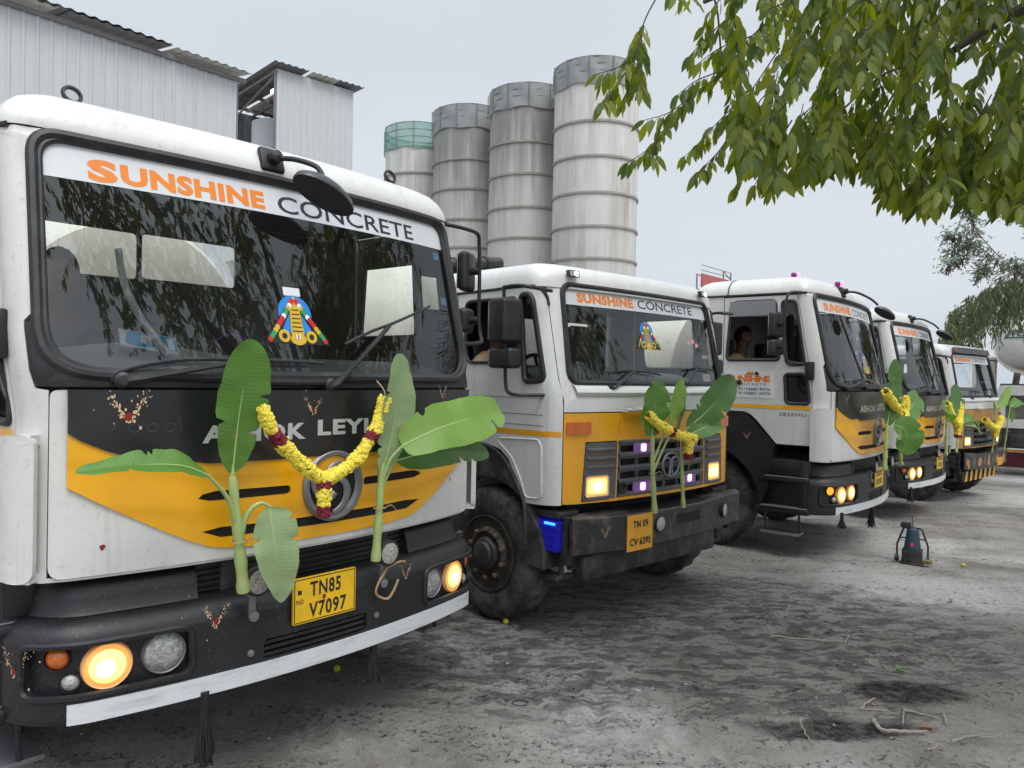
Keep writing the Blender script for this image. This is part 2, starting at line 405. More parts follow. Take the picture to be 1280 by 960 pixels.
# ------------------------------------------------------------------ curved cab skins
def mk_plan(bow, s0, W):
    sl = 2*bow*s0; a0 = math.atan(sl); Rr = (W-s0)/(1-math.sin(a0)); g0 = -bow*s0*s0
    L = (PI/2-a0)*Rr; se = s0+L; ge = g0-Rr*math.cos(a0)
    def plan(s):
        sg = 1 if s >= 0 else -1; s = abs(s)
        if s <= s0:
            u = s; g = -bow*s*s; k = 2*bow*s; d = math.hypot(k, 1); n = (k/d, 1/d)
        elif s <= se:
            a = a0+(s-s0)/Rr; u = s0+Rr*(math.sin(a)-math.sin(a0)); g = g0-Rr*(math.cos(a0)-math.cos(a)); n = (math.sin(a), math.cos(a))
        else:
            u = W; g = ge-(s-se); n = (1, 0)
        return sg*u, g, sg*n[0], n[1]
    plan.se = se; plan.ge = ge
    return plan
def mk_surf(plan, rake):
    def S(s, z, off=0.):
        u, g, nu, ng = plan(s); w = max(0., 1+g/.9)
        g2 = g+rake(z)*w
        return V((u+nu*off, -(g2+ng*off), z))
    return S
AL_plan = mk_plan(.17/1.44, 1.09, 1.20)
AL = mk_surf(AL_plan, lambda z: -.05-max(0., z-1.80)*.285)
def AL_first(s, z, off=0.):
    p = AL(s, z, off); t = min(1., max(0., (abs(s)-.72)/.33)); q = min(1., max(0., (z-1.74)/.16)) if s < 0 else 1.; p.x -= .036*t*t*(3-2*t)*q*q*(3-2*q); return p
ALB_plan = mk_plan(.17/1.44, 1.0, 1.235)
ALB = mk_surf(ALB_plan, lambda z: 0.)
TA_plan = mk_plan(.12/1.44, .98, 1.15)
def ta_rake(z):
    t = min(1., max(0., (z-1.70)/.10)); return -.08-.04*t*t*(3-2*t)-max(0., z-1.75)*.25
TA = mk_surf(TA_plan, ta_rake)
def flatsurf(o, a, u, n):
    o, a, u, n = V(o), V(a), V(u), V(n)
    return lambda s, z, off=0.: o+a*s+u*z+n*off
def ringpts(surf, plan, z, inset, s_end, rear=True, n=64):
    return [surf(-s_end+2*s_end*i/n, z, -inset) for i in range(n+1)]

def roof_shell(b, surf, plan, z0, s_end, prof, ztop, crown=.03):
    rows = []
    for ins, dz in prof:
        r = ringpts(surf, plan, z0, 0., s_end, n=120); yr = surf(s_end, z0, 0).y; yf = surf(0, z0, 0).y; yc = (yr+yf)/2; hl = (yr-yf)/2; wd = abs(surf(s_end, z0, 0).x)
        r = [V((p.x*(1-ins/wd), yc+(p.y-yc)*(1-ins/hl), p.z+dz)) for p in r]
        rows.append(r)
    # close across the back and cap
    b.grid([r+[r[0]] for r in rows])
    last = rows[-1]; c = sum(last, V((0, 0, 0)))/len(last)
    prev = last
    vs = []; K = 5
    caps = [last]
    for k in range(1, K):
        t = k/K; caps.append([p.lerp(c, t)+V((0, 0, crown*(1-(1-t)**2))) for p in last])
    b.grid([r+[r[0]] for r in caps])
    n = len(last); o = len(b.v); b.v += [tuple(p) for p in caps[-1]]+[tuple(c+V((0, 0, crown)))]
    for j in range(n): b.f.append([o+j, o+(j+1) % n, o+n]); b.mi.append(0)

# ------------------------------------------------------------------ shared truck pieces
def powder(parent, surf, s, z, size=.05, seed=0, off=.012, name='powder_mark', dot=True):
    rnd = random.Random(seed); b = B()
    for k in range(95):
        side = rnd.choice((-1, 1)); t = rnd.random()**.8
        ds = side*t*size*(.7+rnd.uniform(-.18, .18))+rnd.gauss(0, size*.05); dz = t*size*1.2+rnd.gauss(0, size*.08)-size*.25
        if rnd.random() < .10: ds = rnd.gauss(0, size*.7); dz = rnd.gauss(0, size*.7)
        r = size*rnd.uniform(.015, .055)*(1.25-t*.7)
        a0 = rnd.uniform(0, PI); k2 = 5
        pts = [surf(s+ds+r*rnd.uniform(.5, 1.2)*math.cos(a0+2*PI*j/k2), z+dz+r*1.5*rnd.uniform(.5, 1.2)*math.sin(a0+2*PI*j/k2), off) for j in range(k2)]
        b.add(pts, [list(range(k2))], 0)
    if dot:
        b.add([surf(s+size*.14*math.cos(i*.7)*rnd.uniform(.7, 1.1), z+size*.16*math.sin(i*.7)*rnd.uniform(.8, 1.2), off+.002) for i in range(9)], [list(range(9))], 1)
    return b.build(name, [peach, kum], parent)
def red_dot(parent, surf, s, z, r=.012, off=.012):
    b = B(); b.add([surf(s+r*math.cos(i*.7)*random.uniform(.6, 1.2), z+r*math.sin(i*.7)*random.uniform(.7, 1.3), off) for i in range(9)], [list(range(9))])
    return b.build('red_mark', kum, parent)

WHEEL = {}
def wheel(parent, u, y, zc, side, r=.51, wd=.27, rear=False):
    "side=-1: outer face towards -x"
    key = (r, wd, side, rear)
    M = Matrix.Translation(V((u, y, zc))) @ Matrix.Rotation(-PI/2 if side < 0 else PI/2, 4, 'Y')
    w = bpy.data.objects.new('wheel', None); COL.objects.link(w); w.parent = parent; w.location = (u, y, zc)
    if key in WHEEL:
        for nm, me in WHEEL[key]:
            o = bpy.data.objects.new(nm, me); COL.objects.link(o); o.parent = w
        return w
    M = Matrix.Rotation(-PI/2 if side < 0 else PI/2, 4, 'Y')
    h = wd/2; res = []
    b = B(); N = 96; prof = [(.285, h-.02), (.30, h-.005), (.36, h+.012), (.43, h+.008), (.47, h-.012), (.495, h-.035), (r-.005, h-.06), (r, 0), (r-.005, -h+.06), (.47, -h+.012), (.38, -h-.01), (.285, -h+.02)]
    rows = []
    for i, (rr, hh) in enumerate(prof):
        row = []
        for j in range(N):
            a = 2*PI*j/N; q = rr
            if 5 <= i <= 8: q += (-.008 if (j//2) % 2 else .003)
            row.append(M @ V((q*math.cos(a), q*math.sin(a), hh)))
        rows.append(row)
    b.grid(rows, closed=True)
    t = b.build('tyre', rubber, w, ang=30); res.append(('tyre', t.data))
    b = B(); d = h
    if not rear:
        b.lathe([(.292, d-.02), (.292, d+.004), (.280, d+.006), (.268, d-.02), (.262, d-.075), (.235, d-.06), (.20, d-.02), (.165, d+.01), (.155, d-.01), (.12, d-.015)], 40, M)
    else:
        b.lathe([(.292, d-.02), (.292, d+.004), (.28, d+.004), (.268, d-.03), (.25, d-.14), (.2, d-.15), (.12, d-.13)], 40, M)
    res.append(('rim', b.build('rim', rimm, w).data))
    b = B(); b.lathe([(.125, d-.06), (.125, d+.012), (.115, d+.03), (.092, d+.038), (.082, d+.055), (.05, d+.062), (.0, d+.062)], 24, M)
    res.append(('hub', b.build('hub', rimm, w).data))
    b = B()
    for k in range(10):
        a = 2*PI*k/10; b.lathe([(.019, d-.02 if not rear else d-.15), (.019, d+.022 if not rear else d-.1), (.010, d+.03 if not rear else d-.09), (0, d+.03 if not rear else d-.09)], 6, M @ Matrix.Translation(V((.182*math.cos(a), .182*math.sin(a), 0))))
    res.append(('wheel_nuts', b.build('wheel_nuts', nutm, w).data))
    WHEEL[key] = res
    return w

def lamp(parent, name, M, r, lens, rim=chrome, depth=.03, lit_core=None, proud=.0):
    b = B()
    b.lathe([(r*1.10, -depth), (r*1.12, -.004+proud), (r*1.06, .010+proud), (r*1.0, .006+proud), (r*.99, -.004+proud)], 28, M, 1, cap=False)
    b.lathe([(r*1.0, -.003+proud), (r*.8, .010+proud), (r*.5, .018+proud), (r*.0, .022+proud)], 28, M, 0)
    ob = b.build(name, [lens, rim], parent, ang=50)
    if lit_core:
        c = B(); c.lathe([(r*.80, .012+proud), (r*.74, .0175+proud), (r*.45, .0235+proud), (0, .0265+proud)], 26, M)
        c.build('bulb_glow', lit_core, ob)
        c = B(); c.lathe([(r*.42, .0245+proud), (r*.3, .0285+proud), (0, .030+proud)], 20, M @ Matrix.Translation(V((-r*.10, -r*.05, 0)))); c.build('bulb', lith, ob)
    return ob

def person(label, loc, rz, shirt, pose=0.):
    "seated figure, seat reference at loc, faces local -Y"
    root = thing('person', label, 'person', loc, rz)
    def skinned(vs, es, rs, name, mat):
        me = bpy.data.meshes.new(name); me.from_pydata(vs, es, []); o = bpy.data.objects.new(name, me); COL.objects.link(o)
        md = o.modifiers.new('s', 'SKIN'); sv = me.skin_vertices[0].data
        for i, r in enumerate(rs): sv[i].radius = (r, r) if not hasattr(r, '__len__') else r
        sv[0].use_root = True
        ss = o.modifiers.new('u', 'SUBSURF'); ss.levels = 2; ss.render_levels = 2
        dg = bpy.context.evaluated_depsgraph_get(); nm = bpy.data.meshes.new_from_object(o.evaluated_get(dg))
        bpy.data.objects.remove(o); return nm
    vs = [(0, 0, 0), (0, .02, .18), (0, .02, .38), (0, .01, .50), (0, -.015, .58), (0, -.035, .66), (0, -.04, .74),
          (.17, .01, .46), (.25, -.03, .22), (.20, -.30, .16), (.19, -.38, .18), (-.17, .01, .46), (-.25, -.03, .22), (-.20, -.30, .16), (-.19, -.38, .18),
          (.10, -.05, 0), (.13, -.42, .03), (.13, -.46, -.36), (.13, -.58, -.40), (-.10, -.05, 0), (-.13, -.42, .03), (-.13, -.46, -.36), (-.13, -.58, -.40)]
    es = [(0, 1), (1, 2), (2, 3), (3, 4), (4, 5), (5, 6), (3, 7), (7, 8), (8, 9), (9, 10), (3, 11), (11, 12), (12, 13), (13, 14), (0, 15), (15, 16), (16, 17), (17, 18), (0, 19), (19, 20), (20, 21), (21, 22)]
    rs = [.14, .13, .15, .10, .055, .075, .085, .065, .047, .036, .028, .065, .047, .036, .028, .085, .065, .045, .04, .085, .065, .045, .04]
    me = skinned(vs, es, rs, 'body', skin)
    b = B(); b.add([v.co for v in me.vertices], [list(p.vertices) for p in me.polygons])
    # head with face
    bm = bmesh.new(); bmesh.ops.create_uvsphere(bm, u_segments=28, v_segments=20, radius=1.); bm.verts.index_update(); hv = []
    for v in bm.verts:
        x, y, z = v.co; p = V((x*.077, y*.098, z*.118))
        if z < -.1: p.x *= 1+.28*z; p.y *= 1+.12*z
        if y < -.5:
            nz = math.exp(-(x/.16)**2-((z+.12)/.22)**2); p.y -= .022*nz
            p.y += .010*(math.exp(-((abs(x)-.38)/.16)**2-((z-.08)/.12)**2))
            p.y -= .006*math.exp(-(x/.3)**2-((z+.48)/.06)**2)
        if abs(x) > .93 and abs(z) < .25: p.x *= 1.12
        hv.append(p+V((0, -.045, .75)))
    b.add(hv, [[v.index for v in f.verts] for f in bm.faces]); bm.free()
    b.build('body', skin, root, ang=180)
    for sx in (-1, 1):
        e = B(); e.ico((sx*.030, -.128, .765), .0105, 1); e.build('eye', inkb, root)
    h = B(); bm = bmesh.new(); bmesh.ops.create_uvsphere(bm, u_segments=28, v_segments=20, radius=1.); hv = []; keep = []
    bm.verts.index_update()
    for v in bm.verts:
        x, y, z = v.co; jj = 1+.05*mnoise.noise(v.co*6)
        hv.append(V((x*.088*jj, y*.108*jj, z*.128*jj))+V((0, -.04, .757)))
    for f in bm.faces:
        c = f.calc_center_median()
        if c.z > .42 or (c.y > -.15 and c.z > -.35): keep.append([v.index for v in f.verts])
    h.add(hv, keep); bm.free(); h.build('hair', hairp, root, ang=180)
    svs = [(0, .0, .02), (0, .02, .18), (0, .02, .38), (0, .005, .545), (.17, .01, .46), (.235, -.02, .28), (-.17, .01, .46), (-.235, -.02, .28)]
    ses = [(0, 1), (1, 2), (2, 3), (3, 4), (4, 5), (3, 6), (6, 7)]
    me = skinned(svs, ses, [.16, .15, .17, .085, .088, .068, .088, .068], 'shirt', shirt)
    b = B(); b.add([v.co for v in me.vertices], [list(p.vertices) for p in me.polygons]); b.build('shirt', shirt, root, ang=180)
    return root

# =================================================================== trucks
def side_strip(b, surf, sg, s0, s1, z0, z1, off, th=.004, mi=0):
    b.patch([(sg*s0, z0), (sg*s1, z0), (sg*s1, z1), (sg*s0, z1)] if sg > 0 else [(-s1, z0), (-s0, z0), (-s0, z1), (-s1, z1)], surf, off, th, step=.25, mi=mi)
def mir(poly, sg): return poly if sg > 0 else mirror(poly)

def cab_interior(root, surf, W, yb, zdash, seat_u, zroof, backwins, dash_front):
    it = B()
    # floor, back wall (with its windows) and inner roof
    fs = flatsurf((0, yb-.02, 0), (1, 0, 0), (0, 0, 1), (0, -1, 0))
    b = B(); b.patch([(-W+.03, 1.05), (W-.03, 1.05), (W-.03, zroof+.012), (-W+.03, zroof+.012)], fs, 0, .02, holes=[rect(*w, .03, 3) for w in backwins], step=.4)
    b.box((0, (yb+.25)/2, 1.20), (2*W-.1, yb-.35, .04))
    b.build('cab_interior', intm, root)
    d = B()
    prof = [(dash_front, zdash-.04), (dash_front+.06, zdash-.01), (dash_front+.30, zdash+.05), (dash_front+.45, zdash+.06), (dash_front+.50, zdash+.02), (dash_front+.52, zdash-.35)]
    rows = []
    for (yy, zz) in prof:
        row = []
        for i in range(25):
            t = -1+2*i/24; s = t*(W-.12); bowy = .11*t*t
            bump = .05*math.exp(-((s-seat_u)/.28)**2) if yy > dash_front+.2 else 0
            row.append(V((s, yy+bowy, zz+bump)))
        rows.append(row)
    d.grid(rows); d.build('dashboard', dashm, root)
    for su in (seat_u, -seat_u):
        s = B(); s.box((su, yb-.55, 1.48), (.50, .52, .16), .05); s.box((su, yb-.24, 1.85), (.48, .15, .62), .05, Matrix.Rotation(R(-10), 3, 'X')); s.box((su, yb-.17, 2.24), (.30, .10, .20), .04)
        s.build('seat', seatm, root)
    w = B(); Mw = Matrix.Translation(V((seat_u, dash_front+.62, zdash-.02))) @ Matrix.Rotation(R(62), 4, 'X')
    cpts = [Mw @ V((.23*math.cos(2*PI*i/28), .23*math.sin(2*PI*i/28), 0)) for i in range(28)]
    w.tube(cpts, .017, 8, closed=True)
    for a in (PI/2, PI*7/6, PI*11/6): w.tube([Mw @ V((0, 0, -.03)), Mw @ V((.23*math.cos(a), .23*math.sin(a), 0))], .014, 6)
    w.tube([Mw @ V((0, 0, -.02)), Mw @ V((0, 0, -.35))], .03, 8)
    w.build('steering_wheel', blackr, root)

def chassis(root, u, y0, y1, wheels, front_y, zc):
    b = B()
    for sx in (-1, 1):
        b.box((sx*.43, (y0+y1)/2, .92), (.08, y1-y0, .25), .01)
        b.box((sx*.43, front_y, .72), (.09, 1.2, .10), .02)
    b.tube([(-.95, front_y, zc), (.95, front_y, zc)], .09, 10)
    for yy in wheels[1:]: b.tube([(-.95, yy, zc), (.95, yy, zc)], .10, 10); b.ico((0, yy, zc), .24, 2)
    b.box((0, y0+.5, .75), (.7, .6, .35), .05)
    for k in range(6): b.box((0, y0+.6+k*(y1-y0-.8)/5, .92), (.86, .08, .2))
    b.build('chassis', grime, root)
    for sx in (-1, 1):
        wheel(root, sx*1.02, front_y, zc, sx)
        for yy in wheels[1:]:
            wheel(root, sx*.98, yy, zc, sx, rear=True)

def mixer_drum(root, back=2.15):
    a = math.atan2(.55, 4.2); M = Matrix.Translation(V((0, back, 2.02))) @ Matrix.Rotation(-PI/2+a, 4, 'X')
    b = B()
    b.lathe([(.0, 0), (.60, .01), (.76, .05), (.80, .12), (.84, .55), (1.02, 1.5), (1.05, 2.0), (1.02, 2.5), (.62, 4.1), (.55, 4.3), (.5, 4.31), (.45, 3.9)], 48, M)
    b.build('mixer_drum', creamd, root)
    h = B()
    h.box((0, back-.10, 1.45), (1.0, .18, .9), .02); h.box((0, back+4.2, 1.75), (.9, .25, 1.3), .02)
    h.tube([(-.5, back+4.25, 1.2), (-.5, back+4.6, 3.2)], .05, 8); h.tube([(.5, back+4.25, 1.2), (.5, back+4.6, 3.2)], .05, 8)
    h.build('drum_stand', grime, root)
    c = B(); c.lathe([(.30, 0), (.55, .55), (.58, .6), (.54, .58), (.27, .02)], 20, Matrix.Translation(V((0, back+4.75, 2.75))) , cap=False)
    c.patch([(-.22, 0), (.22, 0), (.18, 1.2), (-.18, 1.2)], lambda s, z, o=0.: V((s, back+4.8+z*.6, 2.35-z*.9+s*s*1.5+o)), 0, .02, step=.1)
    c.build('hopper_and_chute', creamd, root)

def deity_sticker(parent, surf, s, z, k, off):
    "round blue disc with a gilt standing emblem, flower string and two wheel emblems"
    b = B()
    b.patch(circ(s, z+.085*k, .088*k, 28), surf, off, 0, step=.06, mi=0)
    b.patch([(s-.170*k, z-.058*k), (s+.170*k, z-.058*k), (s+.150*k, z-.01*k), (s+.05*k, z+.11*k), (s, z+.165*k), (s-.05*k, z+.11*k), (s-.150*k, z-.01*k)], surf, off+.0006, 0, step=.06, mi=6)
    for sx in (-1, 1): b.patch([(s+sx*.032*k, z-.012*k), (s+sx*.075*k, z+.012*k), (s+sx*.032*k, z+.085*k)], surf, off+.0009, 0, step=.06, mi=0)
    o = off+.0012
    b.patch([(s-.035*k, z-.03*k), (s+.035*k, z-.03*k), (s+.026*k, z+.11*k), (s+.008*k, z+.155*k), (s, z+.175*k), (s-.008*k, z+.155*k), (s-.026*k, z+.11*k)], surf, o, 0, step=.06, mi=1)
    b.patch(circ(s, z-.035*k, .042*k, 16, .028*k), surf, o, 0, step=.06, mi=1)
    for sx in (-1, 1):
        b.patch(circ(s+sx*.072*k, z-.022*k, .030*k, 14), surf, o, 0, step=.06, mi=1)
        b.patch(circ(s+sx*.072*k, z-.022*k, .014*k, 10), surf, o+.001, 0, step=.06, mi=6)
        cols = [2, 2, 5, 1, 3, 3, 5, 2, 2, 2, 1, 1, 3, 3, 2]
        for i, c in enumerate(cols):
            t = i/14; cx = s+sx*(.012+.135*t**1.15)*k; cz = z+(.145-.185*t**1.1)*k
            b.patch(circ(cx, cz, .0125*k, 10), surf, o+.0015+.0001*i, 0, step=.06, mi=c)
    for i in range(6):
        zz = z+(.0+.02*i)*k; ww = (.028-.002*i)*k
        b.patch(rect(s-ww, s+ww, zz, zz+.005*k), surf, o+.001, 0, step=.06, mi=6)
    b.patch(rect(s-.012*k, s+.012*k, z-.035*k, z-.012*k), surf, o+.0012, 0, step=.06, mi=5)
    b.patch(rect(s-.004*k, s+.004*k, z-.033*k, z-.014*k), surf, o+.002, 0, step=.06, mi=2)
    return b.build('deity_sticker', [blue, gold, red, green, gold, wht, inkb], parent)

# ------------------------------------------------------------------ ASHOK cab
AL_OPEN = rounded([(-1.14, 1.82), (1.14, 1.82), (1.112, 2.772), (-1.112, 2.772)], [.20, .20, .10, .10], 8)
def al_truck(label, loc, rz, z0, kind, group):
    root = thing('mixer_truck', label, 'truck', (loc[0], loc[1], z0), rz, group)
    S = AL_first if kind == 'first' else AL; P = AL_plan
    # ---- front frame: pillars + windscreen header
    op = dens(AL_OPEN, .05)
    top = sorted([p for p in op if p[1] > 2.03], key=lambda p: math.atan2(p[1]-2.0, p[0]))
    hole = top+[(-1.185, 2.02), (-1.195, 1.768), (-1.147, 1.76), (-1.147, 1.052), (1.147, 1.052), (1.147, 1.76), (1.195, 1.768), (1.185, 2.02)]
    b = B(); b.patch([(-1.338, 1.035), (1.338, 1.035), (1.338, 2.785), (-1.338, 2.785)], S, -.012, .012, holes=[hole])
    b.build('front_frame', white, root)
    # ---- black mask below the glass
    mask = [(-1.192, 1.774), (1.192, 1.774), (1.182, 2.016)]+[p for p in reversed(order_bottom(op))]+[(-1.182, 2.016)]
    b = B(); b.patch(mask, S, -.012, .012); b.build('windscreen_cowl', blackp, root)
    # ---- white bonnet, black panel, yellow panel
    b = B(); b.patch(rounded([(-1.14, 1.048), (1.14, 1.048), (1.14, 1.762), (-1.14, 1.762)], [.05, .05, .03, .03], 5), S, -.012, .022, step=.07)
    hood = b.build('front_panel', white, root)
    yl = [(-1.085, 1.60), (-1.085, 1.395), (-.975, 1.325), (-.87, 1.262), (-.77, 1.205), (-.645, 1.138), (-.57, 1.108), (-.51, 1.094), (-.40, 1.086), (-.2, 1.080), (0, 1.078)]
    yup = [(-1.085, 1.62), (-1.0, 1.58), (-.90, 1.53), (0, 1.53)]
    Y = yl+mirror(yl)[1:]+[(1.085, 1.62), (1.0, 1.56), (-1.0, 1.56)]
    b = B()
    slot1 = [(-.62, 1.313), (-.57, 1.299), (-.22, 1.297), (-.205, 1.303), (-.205, 1.328), (-.22, 1.336), (-.55, 1.340), (-.60, 1.33)]
    slot2 = [(-.60, 1.172), (-.52, 1.140), (-.3, 1.137), (.3, 1.137), (.52, 1.140), (.62, 1.178), (.50, 1.186), (.3, 1.180), (-.3, 1.180), (-.52, 1.184)]
    yp = B()
    def SY(s, z, off=0.):
        # pressed creases that sweep up to the corners
        a = abs(s); e = 0.
        for c0 in (1.225, 1.385):
            zc = c0+.16*max(0., a-.45)**1.15; e += .0065/(1+math.exp(-(z-zc)*110))
        return S(s, z, off+e-.008)
    Yd = dens(Y, .06)
    yp.patch(Yd, SY, .014, .012, holes=[slot1, mirror(slot1), slot2], step=.06, stepz=.03)
    yo = yp.build('yellow_grille_panel', yellow, root, ang=60)
    g = B(); g.patch([(-.635, 1.165), (-.53, 1.128), (.53, 1.128), (.64, 1.165), (.64, 1.35), (-.64, 1.35)], S, .0106, .0006, step=.1); g.build('grille_opening', darkvoid, yo)
    bp = [(-1.085, 1.764), (-1.085, 1.60), (-1.04, 1.568), (-.96, 1.530), (-.84, 1.486), (-.78, 1.474), (-.735, 1.474), (-.685, 1.487), (-.63, 1.468), (-.58, 1.459), (-.3, 1.458), (0, 1.460)]
    bp = bp+[(-a, z) for a, z in reversed(bp[:-1])]
    b = B(); b.patch(dens(bp, .07), S, .010, .030, step=.07); bk = b.build('black_nameplate_panel', blackg, root)
    # lettering: two halves so that the name straddles the centre
    t = B()
    put_text(t, 'ASHOK', S, -.612, -.145, 1.543, 1.618, .0425, .040, 1.12); t.build('silver_lettering', silver, bk); t = B(); put_text(t, 'LEYLAND', S, -.082, .612, 1.555, 1.628, .0425, .040, 1.12)
    t.build('silver_lettering', silver, bk)
    # round badge
    Mb = frame_at(S, .02, 1.316); Mb = Matrix.Translation((Mb.to_3x3() @ V((0, 0, .022)))) @ Mb
    b = B(); b.lathe([(.168, -.01), (.170, .012), (.158, .022), (.142, .020), (.136, .008), (.13, .004)], 40, Mb, 0, cap=False)
    b.lathe([(.137, .004), (0, .006)], 40, Mb, 1)
    for k in range(3):
        a0 = k*2*PI/3+.5; pts = []
        for i in range(15):
            tt = i/14; a = a0+tt*2.3; rr = .132*(1-.72*tt); pts.append(Mb @ V((rr*math.cos(a), rr*math.sin(a), .013)))
        b.tube(pts, [.022*(1-.35*abs(2*i/14-1)) for i in range(15)], 8, mi=0, flat=.5)
    b.build('round_badge', [chromed, darkvoid], root)
    # ---- windscreen
    gp = rounded([(-1.115, 1.845), (1.115, 1.845), (1.09, 2.748), (-1.09, 2.748)], [.19, .19, .09, .09], 8)
    b = B(); b.patch(gp, S, -.014, 0., step=.08); ws = b.build('windscreen', wsglass, root, ang=180)
    st = rounded([(-1.105, 2.598), (1.10, 2.598), (1.085, 2.742), (-1.085, 2.742)], [0, 0, .08, .08], 6)
    b = B(); b.patch(st, S, -.0125, .0008, step=.08); ss = b.build('sun_strip', stickw, ws)
    t = B()
    if kind == 'first':
        put_text(t, 'S', S, -.933, -.835, 2.607, 2.702, -.0105, .050)
        put_text(t, 'UNSHINE', S, -.825, -.195, 2.612, 2.700, -.0105, .048, 1.06)
        t.build('orange_lettering', inko, ss)
        t = B(); put_text(t, 'CONCRETE', S, -.125, .79, 2.614, 2.700, -.0105, .008, 1.0)
        t.build('dark_lettering', inkn, ss)
    else:
        put_text(t, 'SUNSHINE', S, -.90, -.12, 2.615, 2.705, -.0105, .048, 1.06); t.build('orange_lettering', inko, ss)
        t = B(); put_text(t, 'CONCRETE', S, -.04, .86, 2.618, 2.700, -.0105, .008, 1.0); t.build('dark_lettering', inkn, ss)
    b = B()
    b.tube([S(a, z, .002) for a, z in dens(AL_OPEN, .05)], .023, 8, closed=True, flat=1.)
    b.tube([S(a*.978, 2.28+(z-2.28)*.965, -.002) for a, z in dens(AL_OPEN, .05)], .014, 8, closed=True)
    b.build('windscreen_seal', blackr, root)
    # wipers
    for arm, blade in (([(-.90, 1.802, .02), (-.83, 1.812, .045), (-.52, 1.872, .05), (-.40, 1.892, .04)], [(-.93, 1.795, .02), (-.90, 1.835, .025), (-.70, 1.885, .022), (-.40, 1.895, .03), (-.02, 1.89, .02)]),
                       ([(-.01, 1.79, .02), (.02, 1.80, .05), (.20, 1.935, .05), (.43, 2.10, .03)], [(.12, 1.985, .018), (.30, 2.06, .022), (.47, 2.115, .024), (.80, 2.232, .018)])):
        b = B(); b.tube([S(*p) for p in crv(arm, 5)], [.020]*6+[.012]*(len(crv(arm, 5))-6), 7); b.tube([S(*p) for p in crv(blade, 5)], .008, 6)
        b.lathe([(.032, -.02), (.032, .04), (.02, .05), (0, .05)], 14, frame_at(S, arm[0][0], arm[0][1]))
        b.build('wiper', blackr, root)
    b = B(); b.tube([S(-.42, 1.802, .02), S(-.20, 1.800, .025), S(.0, 1.80, .02)], .016, 8); b.tube([S(-.44, 1.803, .015), S(-.37, 1.803, .02)], .024, 8); b.build('washer_pipe', blackr, root)
    # ---- corner deflectors
    for sg in (-1, 1):
        b = B(); dp = rounded([(1.165, 1.045), (1.335, 1.045), (1.335, 1.585), (1.165, 1.60)], [.05, .05, .07, .05], 6)
        b.patch(mir(dp, sg), S, .035, .028, step=.04)
        # returns at top, bottom and rear
        b.patch(mir(rounded([(1.175, 1.555), (1.335, 1.55), (1.335, 1.585), (1.175, 1.595)], 0), sg), S, -.002, .06, step=.04)
        b.patch(mir([(1.175, 1.045), (1.335, 1.045), (1.335, 1.075), (1.175, 1.075)], sg), S, -.002, .06, step=.04)
        b.patch(mir([(1.315, 1.06), (1.335, 1.06), (1.335, 1.57), (1.315, 1.57)], sg), S, -.002, .055, step=.04)
        b.build('corner_deflector', white, root)
    # ---- sides
    for sg in (-1, 1):
        door = [(1.346, 1.197), (1.72, 1.197), (1.955, 1.445), (2.02, 1.50), (2.09, 1.525), (2.335, 1.53), (2.335, 2.765), (1.346, 2.765)]
        win = rounded([(1.69, 2.085), (2.30, 2.085), (2.255, 2.715), (1.705, 2.715)], [.05, .05, .08, .06], 5)
        qw = rounded([(1.385, 2.035), (1.60, 2.035), (1.60, 2.705), (1.385, 2.705)], [.06, .06, .06, .06], 5)
        lw = rounded([(1.365, 1.63), (1.625, 1.63), (1.635, 1.935), (1.40, 1.94)], .05, 5)
        b = B(); b.patch(mir(door, sg), S, -.015, .020, holes=[mir(win, sg), mir(qw, sg), mir(lw, sg)], step=.12)
        d = b.build('door', white, root)
        for pl_ in (win, qw, lw):
            f = B(); f.tube([S(a, z, .004) for a, z in dens(mir(pl_, sg), .06)], .019, 6, closed=True); f.build('window_seal', blackr, d)
        for pl_ in (qw, lw, [(1.69, 2.55), (2.26, 2.55), (2.255, 2.71), (1.705, 2.71)]):
            b = B(); b.patch(mir(pl_, sg), S, -.012, 0, step=.2); b.build('window_glass', sdglass, d)
        if sg < 0:
            b = B(); b.patch(mir([(1.70, 2.56), (2.27, 2.555), (2.265, 2.72), (1.70, 2.72)], sg), S, .016, .008, step=.2); b.build('window_visor', visor, d)
        hd = B(); q0 = S(sg*2.2, 1.84, .0); hd.box(q0+V((sg*.02, 0, 0)), (.035, .16, .045), .012); hd.build('door_handle', blackp, d)
        q = B(); q.patch(mir([(2.345, 1.53), (2.68, 1.53), (2.68, 2.78), (2.345, 2.78)], sg), S, -.015, .020, step=.2); q.patch(mir([(2.345, 1.20), (2.68, 1.20), (2.68, 1.52), (2.345, 1.52)], sg), S, -.015, .020, step=.2)
        q.build('rear_quarter_panel', white, root)
        q = B(); side_strip(q, S, sg, 1.346, 2.335, 1.566, 1.606, .005, .003); q.build('yellow_stripe', yellow, root)
        t = B(); put_text(t, '2820HU', S, *( (-1.70, -1.40) if sg < 0 else (1.40, 1.70)), 1.497, 1.533, .008, .012, 1.15); t.build('model_lettering', inkf, root)
        # hinges
        for zz in (1.98, 2.04):
            pass
        hb = B(); q0 = S(sg*1.335, 1.97, .0); hb.box(q0+V((sg*.02, .0, .0)), (.05, .09, .19), .012); hb.build('door_hinge', blackp, root)
        gt = B(); gt.tube([S(sg*s_, 2.785, .006) for s_ in (1.20, 1.30, 1.40, 1.6, 1.9, 2.3, 2.68)], .012, 6); gt.build('rain_gutter', blackr, root)
        # wheel arch, step box
        W0 = 1.205
        fsf = flatsurf((sg*W0, 0, 0), (0, 1, 0), (0, 0, 1), (sg, 0, 0))
        yw = 1.50
        arch = [(yw+.62*math.cos(a), .51+.62*math.sin(a)*1.0) for a in [PI*(1-k/14) for k in range(15)]]
        arch = [p for p in arch if p[1] > .45]
